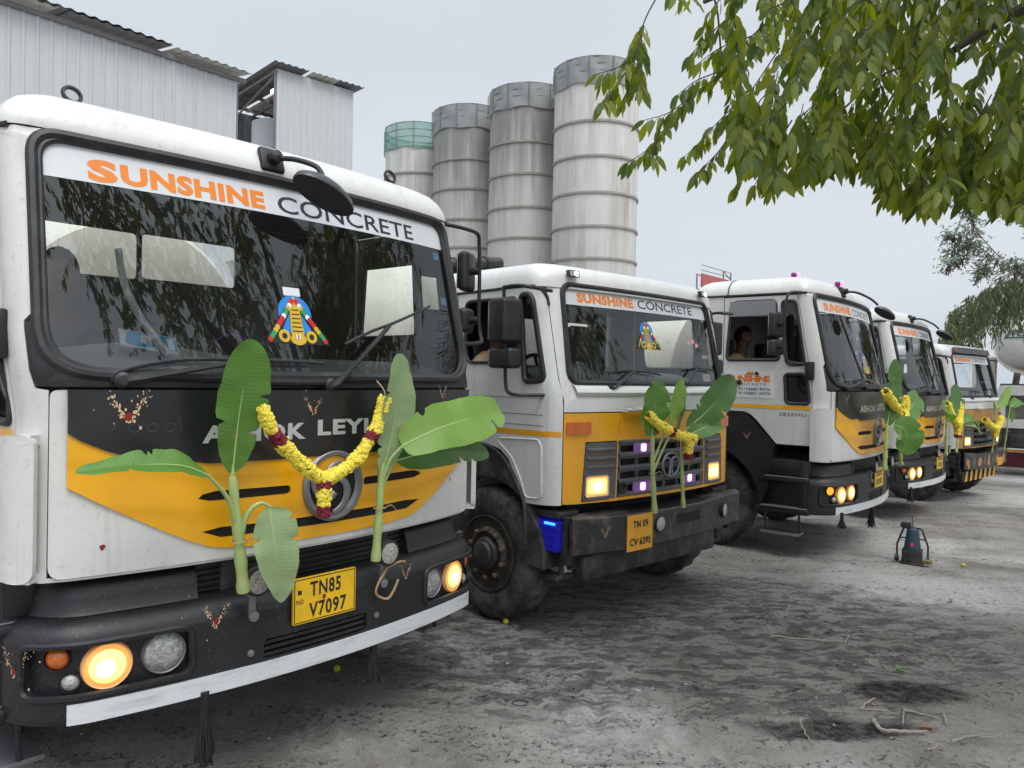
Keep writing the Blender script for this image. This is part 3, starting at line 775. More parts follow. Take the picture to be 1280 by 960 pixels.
        fen = [(.74, 1.185), (.985, 1.435), (1.05, 1.49), (1.11, 1.515), (1.32, 1.525), (2.0, 1.50), (2.16, 1.40), (2.2, .62), (2.12, .51)]+arch[::-1]+[(.90, .46), (.80, .75), (.76, 1.03)]
        if sg < 0: fsx = fsf
        b = B(); b.patch(fen if sg > 0 else fen, fsf, -.12, .15, step=.14); 
        b.build('wheel_arch', blackp, root)
        st_ = B()
        st_.box((sg*1.15, .60, .96), (.16, .46, .17), .02)          # upper side panel
        st_.box((sg*1.12, .64, .67), (.08, .50, .42), .02)          # recess back
        st_.box((sg*1.16, .62, .835), (.22, .50, .045), .012); st_.box((sg*1.17, .64, .515), (.22, .56, .05), .012)
        st_.box((sg*1.19, .43, .77), (.12, .09, .55), .02)
        st_.tube([(sg*1.14, .86, .50), (sg*1.14, .84, .27)], .012, 6); st_.tube([(sg*1.14, .50, .50), (sg*1.14, .48, .27)], .012, 6)
        st_.build('step_box', blackp, root)
        for tc_, ts_ in (((sg*1.175, .60, .862), (.2, .44, .008)), ((sg*1.19, .62, .546), (.2, .48, .008)), ((sg*1.15, .67, .262), (.2, .40, .022))):
            tr = B(); tr.box(tc_, ts_, .002); tr.build('step_tread', chromed, root)
        # mirrors on their arm
        eu = .10 if sg > 0 else 0.; ey = -.09 if sg > 0 else 0.
        b = B(); b.tube(crv([(sg*1.17, .50, 2.79), (sg*(1.27+eu*.5), .52+ey*.5, 2.785), (sg*(1.36+eu), .57+ey, 2.77), (sg*(1.40+eu), .59+ey, 2.70), (sg*(1.42+eu), .60+ey, 2.50), (sg*(1.42+eu), .60+ey, 2.22), (sg*(1.42+eu), .585+ey, 2.12), (sg*(1.38+eu), .55+ey, 2.06), (sg*1.19, .42, 2.04)], 5), .013, 8)
        arm = b.build('mirror_arm', blackr, root)
        Mq = Matrix.Rotation(R(24)*sg, 3, 'Z')
        for zc, hh, ww in ((2.445, .265, .18), (2.21, .165, .18)):
            zc += .09 if (sg > 0 and hh > .2) else 0.
            hd = B(); c0 = V((sg*(1.39+eu), .69+ey, zc))
            hd.box(c0, (ww, .075, hh), .034, Mq, 0, 4); hd.box(c0+Mq @ V((0, .040, 0)), (ww*.84, .006, hh*.86), .002, Mq, 1)
            hd.tube([c0, V((sg*(1.42+eu), .60+ey, zc))], .024, 8)
            hd.build('mirror_head', [blackr, mirrorm], arm)
    # ---- roof
    b = B(); prof = [(-.004, 0.), (-.004, .02), (.006, .055), (.03, .10), (.07, .140), (.13, .172), (.22, .190), (.36, .198)]
    roof_shell(b, S, P, 2.79, 2.68, prof, 3.0, .012); b.build('roof', white, root)
    b = B(); 
    rl = [V((p.x, p.y, 2.79+dz)) for p, dz in [(S(-2.3, 2.79, .006-ins), dz) for ins, dz in prof[:7]]]
    b.tube(rl, .006, 5); b.build('roof_seam', blackr, root)
    for u_, y_, z_ in ((-.93, .62, 2.97), (.80, .58, 2.975)):
        b = B(); Mr = Matrix.Translation(V((u_, y_, z_+.044))) @ Matrix.Rotation(R(70), 4, 'X')
        b.tube([Mr @ V((.036*math.cos(2*PI*i/20), .036*math.sin(2*PI*i/20), 0)) for i in range(20)], .0085, 6, closed=True, flat=1.4)
        b.box((u_, y_, z_-.004), (.09, .05, .02), .006); 
        if kind == 'first': b.build('lifting_ring', blackr, root)
    # kerb mirror over the windscreen
    ub = -.14 if kind == 'first' else -.30
    b = B(); q = S(ub, 2.865, .0)
    Mb2 = Matrix.Rotation(R(-18), 3, 'X')
    b.box((ub, q.y-.01, 2.865), (.125, .035, .12), .012, Mb2); b.lathe([(.035, 0), (.03, .05), (0, .06)], 12, Matrix.Translation(V((ub, q.y-.02, 2.87))) @ Matrix.Rotation(R(80), 4, 'X'))
    if kind == 'first':
        armp = [(ub, q.y-.03, 2.87), (ub+.05, q.y-.12, 2.865), (ub+.12, q.y-.20, 2.835), (ub+.14, q.y-.23, 2.79)]; hc = V((.0, q.y-.25, 2.705)); Rm = Matrix.Rotation(R(22), 4, 'Y') @ Matrix.Rotation(R(-16), 4, 'X')
    else:
        armp = [(ub, q.y-.03, 2.87), (ub+.08, q.y-.14, 2.865), (ub+.18, q.y-.26, 2.80), (ub+.23, q.y-.33, 2.73)]; hc = V((ub+.29, q.y-.39, 2.645)); Rm = Matrix.Rotation(R(-38), 4, 'Z') @ Matrix.Rotation(R(26), 4, 'Y') @ Matrix.Rotation(R(-14), 4, 'X')
    b.tube(crv(armp, 5), .013, 8)
    km = b.build('kerb_mirror', blackr, root)
    hd = B(); Mh = Matrix.Translation(hc) @ Rm
    rows = []
    for rr, hh in ((.0, .062), (.05, .058), (.11, .040), (.150, .012), (.160, -.012), (.158, -.022), (.0, -.024)):
        rows.append([Mh @ V((rr*math.cos(2*PI*i/28)*1.08, rr*math.sin(2*PI*i/28)*.56, hh)) for i in range(28)])
    if kind != 'first': rows = [[hc+(p-hc)*.80 for p in r_] for r_ in rows]
    hd.grid(rows, closed=True); hd.build('mirror_head', mirg, km)
    # ---- bumper
    Z = ALB; SE = ALB_plan.se+.02
    lamp_hole = rounded([(-1.262, .598), (-.665, .600), (-.645, .640), (-.650, .785), (-.70, .797), (-1.262, .797)], [.05, .05, .03, .03, .04, .04], 5)
    def sweep(pr, sa, sb, n=60):
        return [[Z(sa+(sb-sa)*i/n, z, o) for i in range(n+1)] for o, z in pr]
    b = B()
    b.grid(sweep([(-.10, .485), (-.03, .488), (-.004, .497), (0., .515)], -SE, SE))
    b.patch([(-SE, .515), (SE, .515), (SE, .80), (-SE, .80)], Z, -.05, .05, holes=[lamp_hole, mirror(lamp_hole), rect(-.34, .22, .585, .67, .02)], step=.06)
    b.grid(sweep([(0., .80), (-.004, .82), (-.018, .845), (-.045, .868), (-.085, .885), (-.2, .888)], -SE, SE))
    for sg in (-1, 1):
        a, c = (.60, SE-.03)
        pr = [(-.075, .885), (-.085, .90), (-.092, .94), (-.105, .985), (-.125, 1.012), (-.16, 1.022), (-.30, 1.024)]
        rows = sweep(pr, sg*a, sg*c, 26)
        for r_ in rows[3:]: pass
        b.grid(rows)
        e = [r_[0] for r_ in rows]; b.add(e+[Z(sg*a, .885, -.30)], [list(range(len(e)+1))])
    bu = b.build('bumper', blackp, root, ang=50)
    g = B()
    g.patch(rect(-.62, .62, .88, 1.045), Z, -.16, .01, step=.1)
    for k in range(6): g.patch(rect(-.60, .60, .895+k*.026, .905+k*.026), Z, -.15, .018, step=.1)
    for k in range(3): g.patch(rect(-.335, .215, .592+k*.027, .606+k*.027), Z, -.03, .02, step=.1)
    g.patch(rect(-.36, .24, .57, .685), Z, -.06, .01, step=.1)
    g.build('lower_grille', blackr, root)
    ug = B(); ug.patch(rect(-1.12, 1.12, .86, 1.06), Z, -.28, .02, step=.2); ug.build('radiator_void', darkvoid, root)
    for sg in (-1, 1):
        c = B(); c.patch(mir([(-1.27, .59), (-.635, .59), (-.635, .805), (-1.27, .805)], -sg), Z, -.052, .012, step=.06)
        rim = dens(mir(lamp_hole, -sg), .03); c.tube([Z(a_, z_, .002) for a_, z_ in rim], .014, 6, closed=True)
        cl = c.build('lamp_cluster', blackp, root)
        def LM(s_, z_, o_=-.03):
            M_ = frame_at(Z, s_, z_); return Matrix.Translation(M_.to_3x3() @ V((0, 0, o_))) @ M_
        on = kind != 'first'
        x0 = .006
        h1 = lamp(cl, 'headlamp', LM(sg*.952, .692), .083, lit, litrim, .03, litc)
        h2 = lamp(cl, 'driving_lamp', LM(sg*.748, .702), .078, lit if on else lensg, litrim if on else chromed, .03, litc if on else None)
        lamp(cl, 'indicator_lamp', LM(sg*1.135, .742), .043, amberl if (kind == 'third' and sg < 0) else amber, blackr, .03)
        lamp(cl, 'side_lamp', LM(sg*1.085, .648), .034, lensg, blackr, .03)
    b = B(); b.patch(rect(-1.088, 1.088, .498, .575), Z, .002, .008, step=.06); b.build('white_bumper_strip', stripw, root)
    if kind == 'first':
        for s_, z_ in ((-.40, .625), (.285, .64), (-.02, .55)):
            b = B(); b.lathe([(.016, 0), (.014, .006), (0, .009)], 12, frame_at(Z, s_, z_)); b.build('bumper_bolt', chromed, root)
    # plate
    pb = flatsurf((-.047, -.012, .813), (1, 0, 0), (0, 0, 1), (0, -1, 0))
    b = B(); b.patch(rounded([(-.172, -.103), (.172, -.103), (.172, .103), (-.172, .103)], .008, 3), pb, 0, .012, step=.4)
    if kind == 'first': b.patch(rect(-.168, .168, -.099, .099), pb, .0121, 0, holes=[rect(-.163, .163, -.094, .094)], step=.4, mi=1)
    plt = b.build('number_plate', [platey, inkb], root)
    if kind == 'first':
        t = B(); put_text(t, 'TN85', pb, -.085, .085, .012, .080, .0135, .022, 1.12); t.build('plate_lettering', inkb, plt); t = B(); put_text(t, 'V7097', pb, -.09, .118, -.085, -.015, .0135, .022, 1.12); t.build('plate_lettering', inkb, plt); t = B()
        put_text(t, 'IND', pb, -.158, -.118, -.012, .008, .0135, .0); t.patch(rect(-.150, -.130, .03, .05), pb, .0135, 0, step=.3)
        t.build('plate_country_mark', inkb, plt)
        red_dot(plt, lambda s, z, o=0.: pb(s, z, o), -.01, .0, .012, .0145)
    else:
        for row in (.05, -.045):
            t = B()
            for k in range(5): t.patch(rect(-.12+k*.05, -.088+k*.05, row-.03, row+.03), pb, .0135, 0, holes=[rect(-.112+k*.05, -.096+k*.05, row-.02, row+(.0 if k % 2 else .02))], step=.4)
            t.build('plate_lettering', inkb, plt)
    # round reflectors on brackets
    for u_, z_ in ((-.425, .960), (.285, .965)):
        b = B(); Mr = Matrix.Translation(V((u_, -.075, z_))) @ Matrix.Rotation(R(90), 4, 'X')
        b.lathe([(.02, -.05), (.05, -.045), (.062, -.02), (.063, .006), (.056, .010)], 26, Mr, 1); b.lathe([(.056, .009), (.03, .014), (0, .016)], 26, Mr, 0)
        b.box((u_, -.028, z_-.105), (.030, .014, .125), .004, None, 2); b.lathe([(.022, 0), (.022, .014), (0, .016)], 12, Matrix.Translation(V((u_, -.035, z_-.155))) @ Matrix.Rotation(R(90), 4, 'X'), 2)
        b.box((u_, -.03, z_-.055), (.055, .03, .03), .006, None, 2)
        b.build('round_reflector', [lensr, blackr, chromed], root)
    # ---- cab inside, running gear
    cab_interior(root, S, 1.20, 1.72, 1.86, -.62, 2.78, [] if kind == 'third' else [(-.72, -.19, 2.375, 2.645), (-.165, .44, 2.385, 2.65)], .20)
    li = B()
    li.patch([(-1.33, 1.06), (1.33, 1.06), (1.33, 1.80), (-1.33, 1.80)], S, -.055, .01, step=.1)
    li.box((0, 1.12, 2.80), (2.2, 1.06, .02))
    for sg in (-1, 1):
        li.patch(mir([(1.33, 1.2), (2.66, 1.2), (2.66, 2.06), (1.33, 2.06)], sg), S, -.06, .01, step=.3)
        li.patch(mir([(2.33, 1.2), (2.68, 1.2), (2.68, 2.78), (2.33, 2.78)], sg), S, -.06, .01, step=.3)
        li.patch(mir([(1.15, 2.06), (1.36, 2.06), (1.36, 2.79), (1.15, 2.79)], sg), S, -.05, .01, step=.06)
    li.build('cab_lining', liner, root)
    chassis(root, 0, .15, 7.0, [1.5, 5.0, 6.35], 1.5, .51)
    mixer_drum(root)
    return root

def order_bottom(op):
    "points of the windscreen opening below z 2.03 in order of s"
    pts = [p for p in op if p[1] <= 2.03]
    c = sorted(pts, key=lambda p: math.atan2(p[1]-2.6, p[0]))   # lower half: angles -pi..0, left to right
    return c

# ------------------------------------------------------------------ flat faced cab with the square grille
TA_OPEN = rounded([(-1.01, 1.803), (1.01, 1.803), (.95, 2.525), (-.95, 2.525)], [.10, .10, .09, .09], 7)
def ta_truck(label, loc, rz, z0, kind, group):
    root = thing('mixer_truck', label, 'truck', (loc[0], loc[1], z0), rz, group)
    S = TA; P = TA_plan; first = kind == 'near'
    ycol = ochre if first else tan_paint
    b = B(); b.patch([(-1.085, 1.600), (1.085, 1.600), (1.085, 2.50), (.98, 2.62), (-.98, 2.62), (-1.085, 2.50)], S, -.012, .012, holes=[dens(TA_OPEN, .05)])
    # shallow ledge under the glass
    rows = []
    for o, z in ((0., 1.795), (.030, 1.785), (.036, 1.765), (.030, 1.740), (.0, 1.715)):
        rows.append([S(-.99+1.98*i/40, z, o) for i in range(41)])
    b.grid(rows[::-1])
    b.build('front_frame', white2, root)
    y = B()
    for poly in ([(-1.085, .952), (-.672, .945), (-.552, 1.592), (-1.085, 1.592)],):
        bz = rounded([(-.885, .968), (-.66, .96), (-.57, 1.385), (-.872, 1.378)], .02, 3)
    cen = [(-.664, .945), (.664, .945), (.545, 1.592), (-.545, 1.592)]
    gril = [(-.585, .968), (.585, .968), (.57, 1.383), (-.57, 1.383)]
    bezl = rounded([(-.925, .966), (-.60, .966), (-.585, 1.380), (-.895, 1.380)], [.02, .0, .0, .04], 4)
    y.patch([(-1.085, .952), (-.672, .946), (-.672, .960), (-.93, .960), (-.90, 1.386), (-.588, 1.388), (-.552, 1.592), (-1.085, 1.592)], S, -.012, .016, step=.07)
    y.patch([(.672, .946), (1.085, .952), (1.085, 1.592), (.552, 1.592), (.588, 1.388), (.90, 1.386), (.93, .960), (.672, .960)], S, -.012, .016, step=.07)
    y.patch(cen, S, -.012, .018, holes=[gril], step=.07)
    y.build('front_panel', ycol, root)
    # grille: frame, bars and dark cells
    g = B(); g.patch(rect(-.64, .64, .955, 1.40), S, -.05, .01, step=.1); g.build('grille_opening', darkvoid, root)
    g = B()
    cells = []
    for r_ in range(4):
        za = .990+r_*.098
        for a, c in ((-.54, -.36), (-.345, -.185), (-.17, -.02), (0., .165), (.18, .34), (.355, .54)):
            if r_ in (1, 2) and -.18 < (a+c)/2 < .17 and False: continue
            cells.append(rounded([(a, za+.012), (c, za+.012), (c, za+.062), (a, za+.062)], .006, 2))
    g.patch([(-.58, .972), (.58, .972), (.566, 1.380), (-.566, 1.380)], S, -.03, .028, holes=cells, step=.12)
    for r_ in range(5):
        za = .968+r_*.098
        g.grid([[S(-.565+1.13*i/20, z, o) for i in range(21)] for z, o in ((za, -.002), (za+.006, .016), (za+.022, .016), (za+.036, -.002))])
    g.build('grille', greyp, root)
    for sg in (-1, 1):
        q = B(); q.patch(mir(mirror(bezl), sg), S, -.02, .030, holes=[mir(rounded([(.65, .978), (.905, .978), (.90, 1.150), (.65, 1.150)], .02, 3), sg)], step=.08)
        for k in range(3):
            za = 1.19+k*.062
            q.grid([[S(sg*(.615+.275*i/8), z, o) for i in range(9)] for z, o in ((za, .008), (za+.006, .022), (za+.018, .022), (za+.03, .008))])
        bz = q.build('lamp_bezel', greyp, root)
        for k in range(2):
            za = 1.222+k*.062; q = B(); q.patch(mir(rect(.64, .87, za, za+.022), sg), S, .0108, .001, step=.1); q.build('bezel_slot', nutm, bz)
        lp = rounded([(.658, .985), (.898, .985), (.893, 1.143), (.658, 1.143)], .03, 4)
        q = B(); q.patch(mir(lp, sg), S, -.01, .012, step=.08); hl = q.build('headlamp', lit, root)
        q = B(); q.patch(mir(rounded([(.685, 1.01), (.87, 1.01), (.865, 1.12), (.685, 1.12)], .03, 4), sg), S, .003, .004, step=.06); q.build('bulb_glow', litc, hl)
        q = B(); q.patch(circ(sg*.775, 1.063, .045, 16, .036), S, .0085, .003, step=.06); q.build('bulb', lith, hl)
        q = B(); q.tube([S(a, z, .004) for a, z in dens(mir(lp, sg), .04)], .008, 6, closed=True); q.build('lamp_rim', chromed, hl)
        q = B(); q.patch(mir(rounded([(.86, 1.443), (1.065, 1.443), (1.065, 1.530), (.86, 1.530)], .012, 3), sg), S, .004, .016, step=.05); q.build('indicator_lamp', amber, root)
    # oval badge with a T
    Mb = frame_at(S, .03, 1.175); b = B()
    ell = [Mb @ V((.112*math.cos(2*PI*i/36), .092*math.sin(2*PI*i/36), .030)) for i in range(36)]
    b.tube(ell, .009, 6, closed=True)
    def bar(p): b.tube([Mb @ V((x, yy, .030)) for x, yy in p], [.010]*len(p), 6)
    b.tube([Mb @ V((x, yy, .030)) for x, yy in crv([(-.022, -.088), (-.012, -.03), (-.014, .035), (-.05, .058), (-.095, .045)], 5)], .010, 6)
    b.tube([Mb @ V((x, yy, .030)) for x, yy in crv([(.022, -.088), (.012, -.03), (.014, .035), (.05, .058), (.095, .045)], 5)], .010, 6)
    b.build('oval_badge', chromed, root)
    if first:
        for u_, z_ in ((-.30, 1.325), (-.30, 1.030), (.35, 1.335), (.335, 1.045)):
            b = B(); b.patch(rect(u_-.105, u_+.10, z_-.042, z_+.04, .006, 2), S, .002, .010, step=.1); ml = b.build('grille_light', pm_purple(), root)
            b = B(); b.patch(rounded([(u_-.028, z_-.030), (u_+.030, z_-.030), (u_+.030, z_+.030), (u_-.028, z_+.030)], .018, 4), S, .0125, .006, step=.1); b.build('led_strip', ledpc, ml)
        b = B(); b.lathe([(.045, 0), (.045, .02), (.03, .02), (.025, .005), (0, .005)], 20, Matrix.Translation(frame_at(S, -.525, 1.035).to_3x3() @ V((0, 0, .0))) @ frame_at(S, -.525, 1.035)); b.build('horn', blackr, root)
        for u0, u1 in ((-.905, -.80), (.80, .905)):
            b = B(); b.patch(rect(u0, u1, 2.578, 2.628, .01, 2), S, .03, .03, step=.1); rb = b.build('roof_light', blackr, root)
            q = B(); q.patch(rect(u0+.008, u1-.008, 2.584, 2.622, .008, 2), S, .061, .003, step=.1); q.build('light_lens', lensg, rb)
            q = B(); q.patch(circ(u0+.07, 2.603, .019, 12), S, .0645, .003, step=.1); q.build('led', ledw, rb)
    h = B(); h.tube([S(-.53+.26*i/6, 1.612, .04) for i in range(7)], .017, 8); h.box(S(-.52, 1.612, .02), (.03, .05, .03)); h.box(S(-.28, 1.612, .02), (.03, .05, .03)); h.build('grab_handle', white2, root)
    # windscreen
    gp = rounded([(-.985, 1.828), (.985, 1.828), (.927, 2.502), (-.927, 2.502)], .08, 7)
    b = B(); b.patch(gp, S, -.014, 0, step=.08); ws = b.build('windscreen', wsglass, root, ang=180)
    b = B(); b.patch(rounded([(-.932, 2.378), (.932, 2.378), (.924, 2.498), (-.924, 2.498)], [0, 0, .07, .07], 5), S, -.0125, .0008, step=.08); ss = b.build('sun_strip', stickw, ws)
    t = B(); put_text(t, 'SUNSHINE', S, -.80, -.17, 2.400, 2.474, -.0105, .048, 1.06); t.build('orange_lettering', inko, ss)
    t = B(); put_text(t, 'CONCRETE', S, -.11, .70, 2.404, 2.474, -.0105, .008, 1.); t.build('dark_lettering', inkn, ss)
    if first:
        deity_sticker(ws, S, -.055, 2.135, .95, -.012)
        for ds, dz in ((.55, 2.16), (.62, 2.17), (.68, 2.14)):
            b = B(); b.patch(rounded([(ds-.03, dz-.02), (ds+.035, dz-.012), (ds+.03, dz+.022), (ds-.025, dz+.012)], .01, 2), S, -.012, 0, step=.1); b.build('pink_sticker', pink, ws)
    b = B(); b.tube([S(a, z, .003) for a, z in dens(TA_OPEN, .05)], .020, 8, closed=True); b.tube([S(a*.978, 2.165+(z-2.165)*.965, -.002) for a, z in dens(TA_OPEN, .05)], .012, 8, closed=True)
    b.build('windscreen_seal', blackr, root)
    for arm, blade in (([(-.645, 1.772, .03), (-.60, 1.785, .05), (-.34, 1.905, .03)], [(-.55, 1.895, .018), (-.33, 1.905, .02), (-.02, 1.88, .018)]), ([(.28, 1.80, .03), (.32, 1.82, .05), (.55, 1.95, .03)], [(.40, 1.93, .018), (.55, 1.945, .02), (.85, 1.93, .018)])):
        b = B(); b.tube([S(*p) for p in crv(arm, 4)], .010, 6); b.tube([S(*p) for p in crv(blade, 4)], .007, 6); b.lathe([(.025, 0), (.025, .04), (0, .045)], 10, frame_at(S, arm[0][0], arm[0][1])); b.build('wiper', blackr, root)
    # sides
    for sg in (-1, 1):
        door = [(1.092, .945), (1.43, .935), (1.50, 1.06), (1.62, 1.235), (1.72, 1.30), (1.80, 1.318), (2.25, 1.325), (2.25, 2.488), (1.20, 2.488), (1.12, 2.45), (1.092, 2.38)]
        win = rounded([(1.50, 1.945), (2.13, 1.945), (2.16, 2.06), (2.16, 2.42), (1.46, 2.42), (1.47, 2.1)], [.03, .06, .05, .06, .05, 0], 4)
        qw = rounded([(1.20, 1.822), (1.425, 1.808), (1.395, 2.437), (1.225, 2.437)], [.05, .05, .06, .06], 5)
        b = B(); b.patch(mir(door, sg), S, -.014, .020, holes=[mir(win, sg), mir(qw, sg)], step=.06)
        em = rounded([(1.245, .985), (1.42, .975), (1.46, 1.08), (1.58, 1.255), (1.74, 1.355), (1.74, 1.385), (1.29, 1.40), (1.255, 1.36)], [.05, .04, .03, .05, .03, .02, .03, .03], 4)
        b.tube([S(a, z, .005) for a, z in dens(mir(em, sg), .05)], .010, 6, closed=True, flat=.7)
        d = b.build('door', white2, root)
        q = B()
        for z_ in (1.692, 1.575, 1.498): q.tube([S(sg*(1.25+.8*i/10), z_, .005) for i in range(11)], .004, 4)
        q.build('door_crease', inkf, d)
        q = B(); q.patch(mir([(1.10, 1.423), (2.2, 1.423), (2.2, 1.462), (1.10, 1.462)], sg), S, .0062, .002, step=.06); q.build('orange_stripe', ochre, d)
        q = B(); q.tube([S(a, z, .006) for a, z in dens(mir(qw, sg), .05)], .022, 7, closed=True); q.build('window_seal', blackr, d); q = B(); q.tube([S(a, z, .004) for a, z in dens(mir(win, sg), .05)], .014, 7, closed=True); q.build('window_seal', blackr, d)
        q = B(); q.patch(mir(qw, sg), S, -.01, 0, step=.06); q.build('window_glass', sdglass, d)
        q = B(); q0 = S(sg*2.12, 1.665, 0); q.box(q0+V((sg*.02, 0, 0)), (.04, .13, .045), .012); q.build('door_handle', chromed, d)
        q = B(); q.patch(mir([(2.26, .95), (2.66, .95), (2.66, 2.49), (2.26, 2.49)], sg), S, -.014, .02, step=.2); q.build('rear_quarter_panel', white2, root)
        q = B(); q.tube([S(sg*s_, z_, .008) for s_, z_ in ((1.085, 2.36), (1.09, 2.42), (1.13, 2.475), (1.2, 2.498), (1.4, 2.505), (1.8, 2.495), (2.3, 2.49), (2.66, 2.49))], .011, 6); q.build('rain_gutter', blackr, root)
        # mirrors
        q = B(); ua = sg*1.345
        q.tube(crv([(sg*1.12, .29, 2.452), (ua*.985, .30, 2.462), (ua, .40, 2.478), (ua, .52, 2.475), (ua, .542, 2.445), (ua, .522, 2.08), (ua, .506, 1.80), (ua, .47, 1.73), (ua*.98, .38, 1.716), (sg*1.13, .31, 1.716)], 5), .013, 8)
        arm = q.build('mirror_arm', blackr, root)
        for (ya, yb_, za, zb) in ((.43, .635, 2.08, 2.395), (.40, .66, 1.90, 2.045)):
            hd = B(); Mq = Matrix.Rotation(R(62)*-sg, 3, 'Z'); c0 = V((sg*1.335, (ya+yb_)/2, (za+zb)/2))
            hd.box(c0, (.19 if zb > 2.1 else .13, yb_-ya-.03, zb-za), .03, None, 0, 4)
            hd.box(c0+V((0, (yb_-ya)/2-.012, 0)), (.16 if zb > 2.1 else .1, .006, (zb-za)*.85), .001, None, 1)
            hd.tube([c0, V((ua, .53, (za+zb)/2))], .022, 8)
            hd.build('mirror_head', [blackr, mirrorm], arm)
        # fender, step well
        fsf = flatsurf((sg*1.155, 0, 0), (0, 1, 0), (0, 0, 1), (sg, 0, 0)); yw = .88
        arch = [(yw+.60*math.cos(a), .49+.60*math.sin(a)) for a in [PI*(1-k/14) for k in range(15)]]
        fen = [(.44, .50), (.435, .64), (.47, .915), (.56, 1.075), (.70, 1.235), (.86, 1.312), (1.02, 1.318), (1.3, 1.25), (1.46, 1.05), (1.52, .6), (1.5, .49)]+arch
        fen = [(.455, .50), (.455, .64), (.475, .915), (.56, 1.075), (.70, 1.235), (.86, 1.312), (1.02, 1.318), (1.3, 1.25), (1.46, 1.05), (1.54, .6), (1.52, .50)]+[p for p in reversed(arch)]
        q = B(); q.patch(fen, fsf, -.16, .165, step=.14); q.tube([fsf(a, z, .008) for a, z in crv(fen[1:8], 5)], .014, 6); q.build('wheel_arch', grime, root)
        q = B(); q.box((sg*1.05, .325, .725), (.14, .27, .215), .01)
        for k in range(3): q.box((sg*1.122, .325, .67+k*.06), (.012, .24, .010), .002)
        wb = q.build('step_box', bluebox if (first and sg < 0) else grime, root)
        if first and sg < 0:
            q = B(); q.box((sg*1.125, .26, .815), (.012, .10, .018), .003); q.build('blue_led', ledb, wb)
        q = B(); q.box((sg*1.00, .36, .875), (.22, .34, .05), .01); q.box((sg*1.06, .15, .70), (.06, .05, .34), .01)
        q.tube([(sg*1.1, .42, .40), (sg*1.1, .20, .42)], .014, 6); q.tube([(sg*1.02, .235, .42), (sg*1.02, .24, .8)], .02, 6); q.box((sg*1.0, .34, .42), (.20, .24, .035), .01)
        q.build('step_frame', grime, root)
    # roof
    b = B(); prof = [(-.004, 0.), (-.004, .03), (.004, .075), (.022, .115), (.055, .150), (.11, .178), (.22, .196), (.36, .205)]
    roof_shell(b, S, P, 2.50, 2.66, [(-.008, -.005)]+prof[1:], 2.7, .012)
    b.build('roof', white2, root)
    li = B(); li.patch([(-1.07, .97), (1.07, .97), (1.07, 1.79), (-1.07, 1.79)], S, -.075, .01, step=.08); li.box((0, 1.08, 2.51), (2.05, 1.06, .02))
    for sg in (-1, 1):
        li.patch(mir([(1.08, .96), (1.44, .96), (1.6, 1.3), (2.64, 1.35), (2.64, 1.92), (1.44, 1.92), (1.44, 1.80), (1.08, 1.80)], sg), S, -.05, .01, step=.06)
    li.build('cab_lining', liner, root)
    cab_interior(root, S, 1.15, 1.66, 1.84, -.55, 2.5, [(-.98, -.78, 2.02, 2.36), (-.30, .30, 1.95, 2.38), (.42, .85, 1.95, 2.38)], .28)
    # bumper
    b = B()
    prof = [(-1.12, .045), (-.46, .0), (.44, .0), (1.08, .045)]
    def FB(x, off=0.):
        for i in range(3):
            if x <= prof[i+1][0] or i == 2:
                (xa, ya), (xb, yb2) = prof[i], prof[i+1]; t = (x-xa)/(xb-xa); return ya+(yb2-ya)*t-off
    SB = lambda s, z, o=0.: V((s, FB(s, o), z))
    xs = [-1.12, -1.11, -.8, -.47, -.46, -.3, 0, .3, .44, .45, .8, 1.07, 1.08]
    zt, zb = (.845, .585)
    rows = []
    for (o, z) in ((None, zt+.012), (-.012, zt), (0, zt-.012), (0, zb+.01), (-.01, zb), (None, zb)):
        rows.append([V((x, (.30-.22*max(0., abs(x)/1.1-.45)/.55) if o is None else FB(x, o), z+(.032 if z > .7 else .03)*(abs(x)/1.1)**2)) for x in xs])
    b.grid(rows[::-1])
    for idx in (0, -1):
        e = [r_[idx] for r_ in rows]; b.add(e, [[0, 1, 2, 3, 4, 5]])
    slot = rect(.065, .385, .712, .79, .01, 3)
    bm_ = b.build('bumper', steelb, root)
    if first:
        q = B(); q.patch(slot, SB, .001, .002, step=.2); q.build('tow_slot', darkvoid, bm_)
        for x in (-.177, .785):
            Mx = Matrix.Translation(V((x, FB(x, 0.), .74))) @ Matrix.Rotation(R(90), 4, 'X') @ (Matrix.Rotation(R(14), 4, 'Y') if x > .5 else Matrix.Identity(4))
            q = B(); q.lathe([(.062, -.01), (.064, .012), (.056, .016)], 24, Mx, 1); q.lathe([(.056, .015), (.03, .024), (0, .027)], 24, Mx, 0); q.build('round_reflector', [lensr, blackr], root)
        pq = B(); pq.patch(rect(-.575, -.278, .578, .842), SB, .004, .006, step=.5); pl_ = pq.build('number_plate', plateo, root)
        t = B(); put_text(t, 'TN 09', SB, -.515, -.335, .745, .800, .0115, .03, 1.1); t.build('plate_lettering', inkb, pl_); t = B(); put_text(t, 'CV 6395', SB, -.548, -.300, .615, .672, .0115, .03, 1.05); t.build('plate_lettering', inkb, pl_)
        powder(root, SB, -.80, .73, .055, 33, .002, dot=False)
    else:
        pq = B(); pq.patch(rect(.35, .72, .60, .74), SB, .004, .006, step=.5); pq.build('number_plate', plateo, root)
        rr = random.Random(4)
        for k in range(9):
            cx = -1.0+k*.23; q = B(); q.patch([(cx+.09*math.cos(a)*rr.uniform(.4, 1.1), .715+.10*math.sin(a)*rr.uniform(.4, 1.1)) for a in [2*PI*i/9 for i in range(9)]], SB, .002, .001, step=.5); q.build('camouflage_patch', [tan_paint, camog][k % 2], bm_)
    q = B(); q.box((0, .22, .47), (1.75, .14, .19), .03); q.box((-.86, .30, .52), (.16, .16, .13), .02)
    lb = q.build('lower_beam', grime, root)
